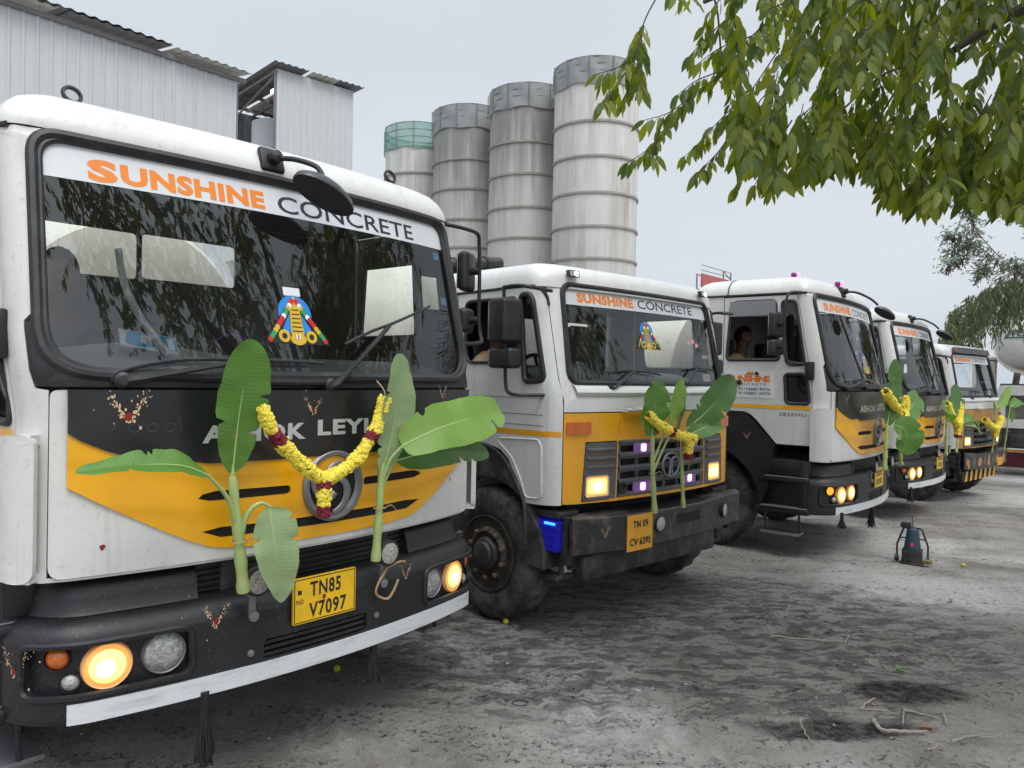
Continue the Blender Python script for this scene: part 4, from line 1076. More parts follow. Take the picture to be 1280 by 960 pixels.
    if not first:
        SL = flatsurf((0, .145, .47), (1, 0, 0), (0, 0, 1), (0, -1, 0)); q = B()
        for k in range(7): q = B(); q.patch([(-.82+k*.24, -.085), (-.71+k*.24, -.085), (-.66+k*.24, .085), (-.77+k*.24, .085)], SL, .006, .003, step=.5); q.build('hazard_stripe', yellow, lb)
        vq = B(); vq.patch(rounded([(-.93, 2.545), (.93, 2.545), (.88, 2.64), (-.88, 2.64)], .03, 4), S, .02, .03, step=.1); vb = vq.build('visor_board', greyp, root)
        for u_ in (-.84, .84):
            vq = B(); vq.patch(circ(u_, 2.592, .032, 12), S, .051, .01, step=.1); vq.build('marker_lamp', amber, vb)
    else:
        q = B(); q.lathe([(.06, 0), (.075, .03), (.075, .22), (.05, .25)], 16, Matrix.Translation(V((-.97, .33, .47))) @ Matrix.Rotation(R(90), 4, 'Y')); q.build('air_tank', creamd, root)
        # black intake pipe behind the cab
        q = B(); q.tube(crv([(-.95, 1.95, 2.2), (-.95, 1.95, 2.6), (-.86, 1.92, 2.79), (-.6, 1.87, 2.84), (-.2, 1.83, 2.89)], 5), .06, 10)
        for t in (.25, .5, .75): q.lathe([(.075, -.02), (.075, .02)], 14, Matrix.Translation(V((-.86+.66*t, 1.92-.09*t, 2.80+.09*t))) @ Matrix.Rotation(R(80), 4, 'Y'))
        q.build('air_intake', blackr, root)
    q = B(); q.patch(rect(-.9, .9, .55, .96), TA, -.22, .02, step=.2); q.build('radiator_void', darkvoid, root)
    chassis(root, 0, .3, 7.0, [.88, 4.6, 5.95], .88, .50)
    mixer_drum(root, 2.15)
    return root
_pp = []
def pm_purple():
    if not _pp: _pp.append(pm('purple_led_lit_panel', (.16, .10, .24), .3, emis=(.42, .16, .75), estr=.10, dirt=(.05, .05, .06), amt=.8, scale=22))
    return _pp[0]

# ------------------------------------------------------------------ where the trucks stand
def tvec(vp):
    a = (vp-640)/960.; n = math.hypot(a, 1); return V((a/n, 1/n))
class Pose:
    def __init__(s, vp, uc, d0, z0):
        s.t = tvec(vp); s.n = V((s.t.y, -s.t.x)); p = s.t*uc+s.n*d0
        s.loc = (p.x, p.y); s.rz = math.atan2(s.t.y, s.t.x); s.z0 = z0
        s.M = Matrix.Translation(V((p.x, p.y, z0))) @ Matrix.Rotation(s.rz, 4, 'Z')
    def w(s, u, y, z): return s.M @ V((u, y, z))
T1 = Pose(1465, 2.19, -2.98, 0.)
T2 = Pose(1640.5, 5.063, -3.434, 0.)
T3 = Pose(1405, 9.308, -2.136, -.012)
T4 = Pose(1465, 12.54, -2.55, -.08)
T5 = Pose(1700, 15.04, -4.26, -.16)
def gz(x, y):
    a = x*.64+y*.77
    if a < 9.2: return 0.
    if a < 16.5: return -(a-9.2)*.0262
    return -.191
def at(px, py, Y):
    d = fw+rt*((px-640)/960)-up*((py-480)/960); return EYE+d*(Y/d.y)
def on_ground(px, py):
    d = fw+rt*((px-640)/960)-up*((py-480)/960); z = 0.
    for _ in range(4):
        p = EYE+d*((z-EYE.z)/d.z); z = gz(p.x, p.y)
    return V((p.x, p.y, z))

GRP = 'decorated concrete mixer trucks parked in a row'
tr1 = al_truck('nearest mixer truck, white and yellow, with a large garland over its round badge', T1.loc, T1.rz, T1.z0, 'first', GRP)
tr2 = ta_truck('white truck with orange lower front, purple grille lights and square black steel bumper', T2.loc, T2.rz, T2.z0, 'near', GRP)
tr3 = al_truck('white truck with company sign on its door and pink lamps on its roof', T3.loc, T3.rz, T3.z0, 'third', GRP)
tr4 = al_truck('fourth truck of the row, white and yellow, directly behind the standing jack', T4.loc, T4.rz, T4.z0, 'fourth', GRP)
tr5 = ta_truck('farthest truck of the row, tan lower front, camouflage bumper with yellow stripes', T5.loc, T5.rz, T5.z0, 'far', GRP)

# ---- details only the first truck has
ws1 = next(c for c in tr1.children if c.name.startswith('windscreen') and 'glass' in c.data.materials[0].name)
deity_sticker(ws1, AL, -.118, 2.035, 1.0, -.012)
b = B(); b.patch(rect(-.165, -.075, 2.205, 2.245, .004, 2), AL, -.0125, 0, step=.1); b.build('permit_sticker', boardw, ws1)
inkt = pm('teal_sticker', (.04, .11, .17), .5, dirt=(.2, .25, .3), amt=.6, scale=40)
for s_, z_ in ((1.02, 2.55), (1.03, 2.28)):
    b = B(); b.patch(rect(s_-.035, s_+.025, z_-.022, z_+.022, .004, 2), AL_first, -.0125, 0, step=.1); b.build('small_sticker', inkt, ws1)
for i, (s_, z_, sf, k, o) in enumerate(((-.887, 1.66, AL_first, .11, .0425), (-.106, 1.672, AL_first, .062, .0425), (.775, 1.735, AL_first, .055, .0425), (-.553, .795, ALB, .075, .003), (-1.29, .70, ALB, .085, .003), (.49, .80, ALB, .06, .003))):
    powder(tr1, sf, s_, z_, k, 11+i, o)
red_dot(tr1, AL_first, -.965, 1.155, .011); red_dot(tr1, AL_first, .93, 1.25, .008)
for pts_ in [[(-.96, 1.625), (-.945, 1.60), (-.93, 1.63)]]+[[(cx+.020*math.cos(a), 1.615+.016*math.sin(a)) for a in [i*.55 for i in range(12)]] for cx in (-.865, -.80, -.735)]+[[(-.705, 1.655), (-.69, 1.60)]]:
    b = B(); b.tube([AL_first(s, z, .0405) for s, z in pts_], .0013, 4); b.build('scratched_digit', scrm, tr1)

# ---- details of the third truck
SG = lambda s, z, o=0.: AL(s, z, o)
b = B(); b.patch(rect(-2.30, -1.755, 1.675, 1.965), AL, .006, .003, step=.2); sgn = b.build('company_sign', boardw, tr3)
t = B(); put_text(t, 'SUNSHINE', AL, -2.265, -1.805, 1.845, 1.915, .010, .05, .9); t.build('orange_lettering', inko, sgn)
t = B(); put_text(t, 'CONCRETE', AL, -2.235, -1.85, 1.808, 1.833, .010, .0, 1.4)
put_text(t, '91+54440 40726', AL, -2.155, -1.80, 1.752, 1.784, .010, .01, 1.); put_text(t, '91+68801 34734', AL, -2.155, -1.80, 1.708, 1.740, .010, .01, 1.)
t.build('dark_lettering', inkb, sgn)
t = B(); t.patch(rect(-2.235, -2.18, 1.722, 1.772, .008, 2), AL, .010, 0, step=.2); t.patch(circ(-2.2075, 1.747, .016, 12), AL, .0108, 0, step=.2, mi=1); t.build('phone_icon', [inkg, wht], sgn)
t = B(); t.patch(rounded([(-2.08, 1.925), (-1.99, 1.925), (-1.985, 1.952), (-2.06, 1.957)], .012, 3), AL, .010, 0, step=.2); t.patch([(-1.98, 1.922), (-1.93, 1.922), (-1.935, 1.94), (-1.955, 1.957), (-1.975, 1.957)], AL, .010, 0, step=.2, mi=1); t.patch(rect(-2.10, -1.93, 1.919, 1.923), AL, .0108, 0, step=.2, mi=1); t.build('truck_emblem', [inko, inkb], sgn)
for u_, y_, z_ in ((-.80, .72, 2.965), (-.30, .40, 2.90)):
    b = B(); b.lathe([(.04, 0), (.04, .012), (.02, .02), (.02, .035), (.03, .04), (.035, .07), (.025, .085), (0, .09)], 16, Matrix.Translation(V((u_, y_, z_))), 0)
    rl = b.build('roof_lamp', [pm('dark_magenta_lamp', (.06, .01, .05), .3, emis=(.5, .02, .35), estr=.25)] if 'dark_magenta_lamp' not in MATS else MATS['dark_magenta_lamp'], tr3)
    b = B(); b.ico((u_+.022, y_-.03, z_+.062), .030, 2); b.build('lit_bulb', ledm, rl)
q = B(); q.grid([[V((1.10+.015*math.sin(i*1.3), .75+.90*i/40, z)) for i in range(41)]+[V((1.08-1.7*i/60, 1.64+.015*math.sin(i*1.3), z)) for i in range(61)] for z in (1.9, 2.4, 2.74)]); q.build('curtain', pm('grey_curtain', (.26, .26, .255), .9), tr3)
powder(tr3, flatsurf((-1.236, 0, 0), (0, 1, 0), (0, 0, 1), (-1, 0, 0)), 1.04, 1.25, .06, 5, .002)
powder(tr3, AL, -.93, 1.67, .07, 8, .0425)
deity_sticker(next(c for c in tr3.children if c.name.startswith('windscreen') and 'glass' in c.data.materials[0].name), AL, -.10, 2.02, 1.0, -.012)
powder(tr4, ALB, -1.2, .80, .07, 9, .003)

# ------------------------------------------------------------------ people in the cabs
def seated(pose, u, y, z, label, shirt):
    w = pose.w(u, y, z); return person(label, w, pose.rz, shirt)
greyshirt = pm('grey_shirt', (.10, .10, .12), .85)
seated(T1, -.84, 1.05, 1.53, 'driver in a dark shirt sitting behind the windscreen of the nearest truck', greyshirt)
seated(T3, -.80, 1.32, 1.60, 'driver in a khaki shirt seen in profile through the open window above the door sign', khaki)
seated(T2, -.86, 1.14, 1.47, 'driver in a khaki shirt behind the black mirrors of the orange fronted truck', khaki)

# small things on the first dashboard
def tlocal(name, label, cat, pose, u, y, z, group=None):
    return thing(name, label, cat, pose.w(u, y, z), pose.rz, group)
bk = B(); MB = Matrix.Rotation(R(34), 4, 'X') @ Matrix.Rotation(R(-14), 4, 'Z')
bk.box((0, 0, 0), (.235, .13, .010), .002, (MB.to_3x3()))
bo = bk.build('booklet', boardw, None); bo.matrix_world = Matrix.Translation(T1.w(-.70, .37, 1.965)) @ Matrix.Rotation(T1.rz, 4, 'Z')
tag(bo, 'blue and white booklet lying on the dashboard behind the windscreen of the nearest truck', 'booklet')
def bp(s, z, o=0.): return (MB @ V((s, z, .0052+o)))
q = B(); q.patch(rounded([(-.10, -.06), (.112, -.06), (.112, .06), (-.085, .06)], [.03, .0, 0, .03], 5), bp, .0004, 0, step=.05); q.build('blue_cover', booklet_b, bo)
for pq_ in ([(-.035, -.03), (.035, -.035), (.04, .03), (-.03, .035)], [(.075, -.05), (.10, -.05), (.10, .04), (.075, .04)]):
    q = B(); q.patch(pq_, bp, .0010, 0, step=.05); q.build('cover_print', [boardw], bo)
q = B(); q.tube([T1.M @ V(p) for p in crv([(-.80, .45, 2.36), (-.79, .40, 2.2), (-.74, .34, 2.05), (-.66, .27, 1.91)], 6)], .016, 6, flat=.25)
so = q.build('grab_strap', strapm, None); tag(so, 'pale strap hanging down in front of the driver behind the nearest windscreen', 'strap')
q = B(); q.tube([T1.M @ V(p) for p in crv([(-.42, .40, 1.93), (-.36, .36, 2.01), (-.27, .33, 2.0), (-.23, .34, 1.94), (-.1, .30, 1.89), (.02, .26, 1.88)], 6)], .004, 5)
tag(q.build('wire', purple, None), 'thin purple wire looped on the dashboard of the nearest truck', 'wire')

# ------------------------------------------------------------------ banana plants, garlands, tassels
def banana_leaf(parent, blade, width, nrm, mat, fold=.18, taper='long', rip=.0012, seed=0, droop=.0):
    P = crv(blade, 26 if len(blade) < 4 else 18); k = len(P); rnd = random.Random(seed); tears = [(rnd.choice((-1, 1)), rnd.uniform(.15, .9)) for _ in range(3)]; nrm = V(nrm).normalized(); b = B(); K = 5; uvs = {}
    L = sum((P[i+1]-P[i]).length for i in range(k-1)); rows = []; ph = rnd.uniform(0, 6)
    for i, p in enumerate(P):
        t = i/(k-1); d = (P[min(i+1, k-1)]-P[max(i-1, 0)]).normalized(); S = d.cross(nrm).normalized(); N = S.cross(d).normalized()
        if taper == 'long': w = (max(0., math.sin(PI*min(1., t**.85*.985+.012))))**.62
        elif taper == 'round': w = (max(0., math.sin(PI*min(1., t*.97+.02))))**.42
        elif taper == 'point': w = (max(0., math.sin(PI*min(1., t**.72*.985+.01))))**.85
        else: w = (max(0., math.sin(PI*min(1., t**1.15*.97+.02))))**.6
        row = []
        for j in range(-K, K+1):
            q = j/K; hw = width/2*w*(1+.06*math.sin(t*8+ph+(2 if j > 0 else 0))+.035*mnoise.noise(V((t*L*45, ph, j*.1 if abs(j) == K else 0)))*(abs(q) > .7)); side_ = 1 if j > 0 else -1
            for ct in tears:
                if ct[0] == side_ and abs(q) > .35: hw *= 1-.42*(abs(q)-.35)/.65*math.exp(-((t-ct[1])/.012)**2)
            r_ = rip*abs(q)*math.sin(t*L*90+ph+(1.7 if j > 0 else 0))+(.10*hw)*abs(q)**2*math.sin(t*7+ph+(1.3 if j > 0 else 0))+.05*hw*abs(q)*math.sin(t*19+ph*2+(2.2 if j > 0 else 0))
            v = p+S*q*hw+N*(fold*abs(q)*hw+r_)-N*droop*q*q*hw
            uvs[len(row)+i*(2*K+1)] = (t*L, q*hw); row.append(v)
        rows.append(row)
    b.grid(rows); b.uv = uvs
    lf = b.build('leaf', mat, parent, ang=180)
    m_ = B(); m_.tube([p-((nrm)*.002) for p in P], [max(.0014, .0062*(1-t/(k-1))) for t in range(k)], 6); m_.build('midrib', ribm, lf)
    return lf
def banana(pose, label, stem, r0, r1, leaves, group):
    base = V(stem[0]); root = tlocal('banana_plant', label, 'banana plant', pose, *base, group)
    sh = lambda pts: [V(p)-base for p in pts]
    b = B(); P = crv(sh(stem), 6); n = len(P)
    b.tube(P, [r0+(r1-r0)*i/(n-1)+.003*math.sin(i*1.9) for i in range(n)], 12)
    for lf in leaves:
        if lf.get('pet'):
            Q = crv(sh(lf['pet']), 6); b.tube(Q, [r1*.72-(r1*.72-.006)*i/(len(Q)-1) for i in range(len(Q))], 8)
    b.build('stem', stemm, root)
    for i, lf in enumerate(leaves):
        banana_leaf(root, sh(lf['b']), lf['w'], lf['n'], lf['m'], lf.get('f', .18), lf.get('t', 'long'), lf.get('r', .0012), int(base.x*1000)+i*7+3, lf.get('d', 0.))
    # straw tie
    b = B(); mp = P[len(P)//2]; b.tube([mp+V(((r0+.004)*math.cos(a), (r0+.004)*math.sin(a), .002*math.sin(3*a))) for a in [2*PI*i/16 for i in range(16)]], .003, 5, closed=True)
    b.tube(crv([mp+V((r0, -.01, 0)), mp+V((.05, -.03, .012)), mp+V((.09, -.02, -.02))], 4), .0025, 5)
    b.build('straw_tie', stringm, root)
    return root
BG = 'banana plants tied to the truck fronts'
banana(T1, 'banana plant left of the nearest plate, with one leaf upright, one sideways, one hanging', [(-.50, -.085, .935), (-.535, -.105, 1.15), (-.575, -.115, 1.42)], .027, .017, [
    dict(pet=[(-.573, -.115, 1.38), (-.578, -.12, 1.47)], b=[(-.577, -.12, 1.44), (-.562, -.145, 1.70), (-.522, -.16, 1.975)], w=.235, n=(.12, -1, .12), m=ban, f=.12, t='late'),
    dict(pet=[(-.537, -.105, 1.17), (-.60, -.135, 1.33), (-.70, -.16, 1.44)], b=[(-.70, -.16, 1.44), (-.82, -.18, 1.49), (-1.0, -.185, 1.505), (-1.18, -.17, 1.492)], w=.14, n=(.1, -.50, .86), m=ban, f=.40, d=.2),
    dict(pet=[(-.535, -.105, 1.13), (-.515, -.13, 1.26), (-.47, -.15, 1.305), (-.425, -.155, 1.285)], b=[(-.43, -.155, 1.285), (-.41, -.175, 1.10), (-.365, -.155, .875)], w=.20, n=(-.15, -1, .05), m=banp, f=.42, t='point')], BG)
banana(T1, 'banana plant right of the nearest plate, with a broad leaf reaching to the right', [(.195, -.085, .945), (.20, -.10, 1.2), (.205, -.105, 1.42)], .024, .015, [
    dict(pet=[(.203, -.105, 1.34), (.205, -.11, 1.42)], b=[(.205, -.11, 1.36), (.262, -.135, 1.65), (.252, -.165, 1.945)], w=.215, n=(.1, -1, .1), m=banp, f=.15, t='late'),
    dict(pet=[(.203, -.10, 1.30), (.235, -.13, 1.43), (.29, -.16, 1.50)], b=[(.285, -.16, 1.50), (.50, -.21, 1.585), (.72, -.23, 1.63), (.95, -.20, 1.66)], w=.26, n=(-.1, -.86, .5), m=banl, f=.10, t='round'),
    dict(pet=[(.208, -.09, 1.28), (.30, -.09, 1.42)], b=[(.31, -.09, 1.42), (.62, -.12, 1.46), (.95, -.12, 1.42)], w=.20, n=(0, -.85, .5), m=band, f=.3)], BG)
banana(T2, 'left banana plant on the square steel bumper, with a round leaf beside a bright leaf', [(-.333, -.065, .852), (-.395, -.085, 1.15), (-.43, -.10, 1.43)], .022, .014, [
    dict(pet=[(-.43, -.10, 1.40), (-.44, -.10, 1.46)], b=[(-.44, -.10, 1.43), (-.44, -.125, 1.63), (-.415, -.13, 1.835)], w=.31, n=(0, -1, .05), m=ban, f=.06, t='round'),
    dict(pet=[(-.40, -.085, 1.22), (-.31, -.10, 1.40), (-.26, -.11, 1.50)], b=[(-.265, -.12, 1.49), (-.20, -.14, 1.68), (-.125, -.14, 1.86)], w=.18, n=(.1, -1, .1), m=banl, f=.18, t='late'),
    dict(pet=[(-.39, -.08, 1.15), (-.25, -.09, 1.36), (-.14, -.10, 1.46)], b=[(-.14, -.10, 1.45), (-.10, -.115, 1.62), (-.07, -.115, 1.80)], w=.13, n=(.3, -1, .1), m=band, f=.2)], BG)
banana(T2, 'right banana plant on the square steel bumper, long dark leaf leaning right', [(.042, -.065, .852), (-.015, -.08, 1.20), (-.05, -.09, 1.44)], .017, .011, [
    dict(pet=[(-.045, -.09, 1.40), (.0, -.10, 1.46)], b=[(.02, -.10, 1.47), (.32, -.13, 1.64), (.62, -.14, 1.875)], w=.24, n=(-.4, -.9, .25), m=band, f=.16, t='late'),
    dict(pet=[(-.04, -.09, 1.36), (.02, -.12, 1.42)], b=[(.01, -.12, 1.42), (.2, -.16, 1.48), (.42, -.16, 1.49)], w=.17, n=(0, -.75, .65), m=ban, f=.2)], BG)
banana(T3, 'banana plant on the door sign truck with a tall dark leaf and a drooping leaf', [(-.56, -.19, .95), (-.54, -.19, 1.18), (-.50, -.19, 1.42)], .026, .016, [
    dict(pet=[(-.51, -.19, 1.38), (-.49, -.19, 1.46)], b=[(-.49, -.19, 1.42), (-.33, -.20, 1.77), (-.20, -.20, 2.12)], w=.27, n=(-.5, -1, .1), m=band, f=.12, t='late'),
    dict(pet=[(-.51, -.19, 1.2), (-.45, -.22, 1.40), (-.36, -.26, 1.42)], b=[(-.42, -.24, 1.42), (-.33, -.32, 1.38), (-.30, -.35, 1.25), (-.29, -.35, 1.10)], w=.36, n=(-.75, -.9, .3), m=ban, f=.12, t='late')], BG)
banana(T3, 'banana plant on the door sign truck with one broad leaf pointing right', [(.20, -.19, .95), (.16, -.19, 1.10), (.20, -.19, 1.36)], .022, .014, [
    dict(pet=[(.18, -.19, 1.25), (.25, -.2, 1.42), (.33, -.2, 1.48)], b=[(.33, -.2, 1.48), (.60, -.22, 1.62), (1.05, -.2, 1.70)], w=.30, n=(-.6, -.8, .3), m=ban, f=.12, t='round'),
    dict(pet=[(.18, -.19, 1.22), (.22, -.18, 1.32)], b=[(.22, -.18, 1.28), (.34, -.18, 1.42), (.50, -.17, 1.52)], w=.16, n=(-.4, -.9, .1), m=band, f=.2)], BG)
banana(T4, 'banana plant on the fourth truck with an upright dark leaf and one pointing left', [(-.56, -.2, .95), (-.57, -.2, 1.2), (-.58, -.2, 1.42)], .024, .015, [
    dict(pet=[(-.58, -.2, 1.38), (-.57, -.2, 1.46)], b=[(-.57, -.2, 1.43), (-.25, -.21, 1.66), (.02, -.21, 1.92)], w=.27, n=(-.5, -.9, .2), m=band, f=.12, t='late'),
    dict(pet=[(-.575, -.2, 1.3), (-.66, -.22, 1.48)], b=[(-.66, -.22, 1.48), (-1.1, -.3, 1.60), (-1.45, -.34, 1.60)], w=.28, n=(-.2, -.8, .5), m=ban, f=.25)], BG)
banana(T4, 'banana plant on the fourth truck, slender leaves spreading across the tan truck', [(.10, -.2, .95), (.18, -.2, 1.15), (.30, -.2, 1.34)], .018, .011, [
    dict(pet=[(.28, -.2, 1.30), (.34, -.2, 1.38)], b=[(.34, -.2, 1.38), (.80, -.26, 1.43), (1.35, -.26, 1.28)], w=.16, n=(0, -.6, .8), m=ban, f=.3),
    dict(pet=[(.28, -.2, 1.28), (.4, -.2, 1.35)], b=[(.40, -.2, 1.35), (.8, -.3, 1.31), (1.2, -.32, 1.17)], w=.15, n=(0, -.7, .7), m=banp, f=.3),
    dict(pet=[(.29, -.2, 1.32), (.33, -.2, 1.42)], b=[(.33, -.2, 1.42), (.42, -.2, 1.56), (.55, -.2, 1.72)], w=.10, n=(-.4, -.9, .2), m=ban, f=.2)], BG)
banana(T5, 'banana plant on the farthest truck, one light leaf rising past its windscreen', [(-.15, -.06, .86), (-.18, -.1, 1.2), (-.20, -.12, 1.48)], .016, .010, [
    dict(pet=[(-.20, -.12, 1.44), (-.15, -.13, 1.64)], b=[(-.15, -.13, 1.64), (.12, -.16, 1.80), (.40, -.16, 2.0)], w=.20, n=(-.2, -.9, .3), m=banl, f=.2),
    dict(pet=[(-.2, -.12, 1.4), (-.28, -.12, 1.5)], b=[(-.28, -.12, 1.5), (-.34, -.13, 1.62), (-.36, -.13, 1.75)], w=.09, n=(-.2, -.9, .3), m=ban, f=.2)], BG)
banana(T5, 'banana plant on the farthest truck, leaves reaching toward the white vehicle at right', [(.52, -.06, .86), (.50, -.1, 1.2), (.50, -.12, 1.46)], .016, .010, [
    dict(pet=[(.50, -.12, 1.44), (.56, -.13, 1.64)], b=[(.56, -.13, 1.64), (.85, -.16, 1.72), (1.2, -.16, 1.70)], w=.18, n=(0, -.7, .7), m=ban, f=.2),
    dict(pet=[(.50, -.12, 1.4), (.58, -.12, 1.62)], b=[(.58, -.12, 1.62), (.66, -.13, 1.56), (.66, -.13, 1.36)], w=.15, n=(-.2, -.9, .1), m=ban, f=.2)], BG)

def garland(pose, label, path, drop, bands, r=.025, fr=.0122, n=8.5):
    base = V(path[0]); root = tlocal('flower_garland', label, 'garland', pose, *base, 'yellow flower garlands on the trucks')
    rnd = random.Random(int(base.x*999)); sh = lambda pts: [V(p)-base for p in pts]
    yb = B(); bandm = []
    fl = []
    for pts in (path, drop):
        P = crv(sh(pts), 10); L = [0.]
        for i in range(len(P)-1): L.append(L[-1]+(P[i+1]-P[i]).length)
        cnt = max(4, int(L[-1]/(fr*.95)))
        for k in range(cnt+1):
            d = L[-1]*k/cnt
            i = max(j for j in range(len(L)) if L[j] <= d+1e-9); i = min(i, len(P)-2)
            t = (d-L[i])/max(1e-6, L[i+1]-L[i]); p = P[i].lerp(P[i+1], t); T = (P[i+1]-P[i]).normalized()
            A = T.orthogonal().normalized(); C = T.cross(A); rr = r*(1+.12*math.sin(d*40))
            for j in range(int(n)):
                a = 2*PI*(j+rnd.uniform(-.3, .3))/int(n)+k*.5
                q = p+(A*math.cos(a)+C*math.sin(a))*rr*rnd.uniform(.72, 1.08)
                col = 0
                for (bp_, bw) in bands:
                    if ((p+base)-V(bp_)).length < bw: col = 1
                fl.append((q, col, (q-p).normalized(), T))
    mb = {}
    for q, col, out, T in fl:
        tgt = yb if col == 0 else mb.setdefault(0, B())
        Mx = out.to_track_quat('Z', 'Y').to_matrix() @ Matrix.Rotation(rnd.uniform(0, 6), 3, 'Z')
        rr = fr*rnd.uniform(.8, 1.25)
        # ruffled flower head: a centre and two whorls of petals
        vs = [Mx @ V((0, 0, rr*.55))+q]; nP = 9
        for ring, (rad, hh) in enumerate(((.55, .62), (1.05, .25), (.5, -.5))):
            for i in range(nP):
                a = 2*PI*i/nP+ring*.35; jr = rad*rnd.uniform(.75, 1.2)*(1.18 if i % 2 else .86)
                vs.append(q+Mx @ V((jr*rr*math.cos(a), jr*rr*math.sin(a), hh*rr*rnd.uniform(.6, 1.3))))
        fs = [[0, 1+i, 1+(i+1) % nP] for i in range(nP)]
        for ring in (0, 1):
            for i in range(nP): fs.append([1+ring*nP+i, 1+(ring+1)*nP+i, 1+(ring+1)*nP+(i+1) % nP, 1+ring*nP+(i+1) % nP])
        tgt.add(vs, fs)
    yb.build('yellow_flowers', fly1, root, ang=25)
    if mb:
        # one mesh per maroon band
        allv = mb[0]; k = 1+27; groups = {}
        for i in range(0, len(allv.v), k):
            c = V(allv.v[i])+base; gi = min(range(len(bands)), key=lambda j: (c-V(bands[j][0])).length); groups.setdefault(gi, []).append(i)
        for gi, idx in groups.items():
            bb = B()
            for i in idx: 
                vs = allv.v[i:i+k]; fs = [[0, 1+a, 1+(a+1) % 9] for a in range(9)]
                for ring in (0, 1):
                    for a in range(9): fs.append([1+ring*9+a, 1+(ring+1)*9+a, 1+(ring+1)*9+(a+1) % 9, 1+ring*9+(a+1) % 9])
                bb.add(vs, fs)
            bb.build('maroon_band', marm, root, ang=25)
    return root
def string(root, pose, pts, base):
    b = B(); b.tube([V(p)-V(base) for p in crv(pts, 5)], .0035, 5); b.build('string', stringm, root)
p1 = [(-.462, -.13, 1.70), (-.41, -.135, 1.60), (-.345, -.13, 1.53), (-.255, -.12, 1.45), (-.137, -.12, 1.375), (.0, -.12, 1.42), (.085, -.125, 1.50), (.145, -.13, 1.59), (.197, -.13, 1.725)]
g1 = garland(T1, 'large yellow flower garland with maroon bands draped round the badge of the nearest truck', p1, [(-.137, -.125, 1.37), (-.14, -.13, 1.30), (-.139, -.125, 1.215)],
        [((-.385, -.133, 1.568), .026), ((.122, -.127, 1.555), .024), ((-.138, -.125, 1.345), .018), ((-.139, -.125, 1.215), .036)])
string(g1, T1, [(.197, -.13, 1.72), (.205, -.115, 1.765), (.212, -.05, 1.81)], p1[0])
p2 = [(-.53, -.13, 1.585), (-.41, -.14, 1.515), (-.29, -.15, 1.465), (-.18, -.15, 1.43), (-.06, -.15, 1.405), (.05, -.14, 1.39)]
g2 = garland(T2, 'yellow flower garland slung across the grille of the orange fronted truck', p2, [(-.03, -.15, 1.40), (-.03, -.15, 1.33), (-.025, -.145, 1.25)], [((-.26, -.15, 1.455), .018), ((-.03, -.15, 1.385), .012), ((-.025, -.145, 1.25), .03)], .030, .0135)
string(g2, T2, [(-.53, -.13, 1.585), (-.56, -.10, 1.62), (-.57, .06, 1.64)], p2[0])
p3 = [(-.66, -.20, 1.77), (-.50, -.22, 1.68), (-.30, -.24, 1.58), (-.12, -.24, 1.50), (.02, -.24, 1.47), (.12, -.23, 1.53), (.19, -.22, 1.70)]
g3 = garland(T3, 'yellow flower garland between the leaves on the truck with the door sign', p3, [(.0, -.24, 1.47), (.0, -.24, 1.42), (.0, -.24, 1.36)], [((-.2, -.24, 1.535), .02), ((.0, -.24, 1.36), .03)], .038, .018)
string(g3, T3, [(-.66, -.2, 1.77), (-.72, -.15, 1.85), (-.76, -.02, 1.9)], p3[0])
p4 = [(-.60, -.2, 1.66), (-.3, -.22, 1.46), (-.02, -.22, 1.36), (.12, -.22, 1.36), (.22, -.21, 1.45), (.30, -.2, 1.62)]
garland(T4, 'yellow flower garland on the fourth truck, half hidden by an upright leaf', p4, [(.05, -.22, 1.35), (.05, -.22, 1.25), (.05, -.22, 1.18)], [((.05, -.22, 1.18), .03)], .040, .018)
p5 = [(-.62, -.08, 1.43), (-.40, -.10, 1.33), (-.16, -.11, 1.27), (.05, -.10, 1.33), (.24, -.08, 1.45)]
garland(T5, 'yellow flower garland hanging in a V on the tan front of the farthest truck', p5, [(-.16, -.11, 1.27), (-.16, -.11, 1.2), (-.16, -.11, 1.14)], [((.9, 0, 0), .001)], .046, .02)

def tassel(pose, u, y, z, L, label, seed):
    root = tlocal('tassel', label, 'tassel', pose, u, y, z, 'black tassels hanging from the bumpers'); rnd = random.Random(seed)
    b = B(); b.tube([(0, 0, .02), (0, 0, -.04)], .018, 8); b.build('knot', hairm, root)
    b = B()
    for k in range(60):
        a = rnd.uniform(0, 2*PI); q = rnd.uniform(.15, 1)**.5; r_ = .028*q; l = L*rnd.uniform(.75, 1.05)
        b.tube([(r_*.45*math.cos(a), r_*.45*math.sin(a), -.02), (r_*.8*math.cos(a), r_*.8*math.sin(a), -.02-l*.5), (r_*1.5*math.cos(a)+rnd.gauss(0, .006), r_*1.5*math.sin(a)+rnd.gauss(0, .006), -.02-l)], .0035, 4)
    b.build('strands', hairm, root)
tassel(T1, -.60, .03, .495, .26, 'long black tassel hanging under the left half of the nearest bumper', 1)
tassel(T1, .285, .03, .495, .19, 'black tassel under the right half of the nearest bumper', 2)
tassel(T3, -1.02, .10, .50, .12, 'short black tassel under the left strip end of the door sign truck', 3)
tassel(T3, -.13, .03, .495, .22, 'black tassel under the number plate of the door sign truck', 4)
tassel(T4, -1.05, .12, .50, .16, 'small black tassel under the fourth truck, above the jack', 5)
# dry reed loop on the nearest bumper
b = B(); b.tube([T1.M @ V(p) for p in crv([(.30, -.05, .885), (.36, -.06, .905), (.42, -.045, .895)], 5)], .005, 5)
b.tube([T1.M @ V(p) for p in crv([(.30, -.05, .885), (.245, -.05, .82), (.24, -.04, .765), (.31, -.035, .725), (.35, -.035, .75), (.385, -.035, .81)], 5)], .006, 5)
tag(b.build('reed_loop', stringm, None), 'dry split reed hanging in a loop beside the right round reflector of the nearest truck', 'reed')

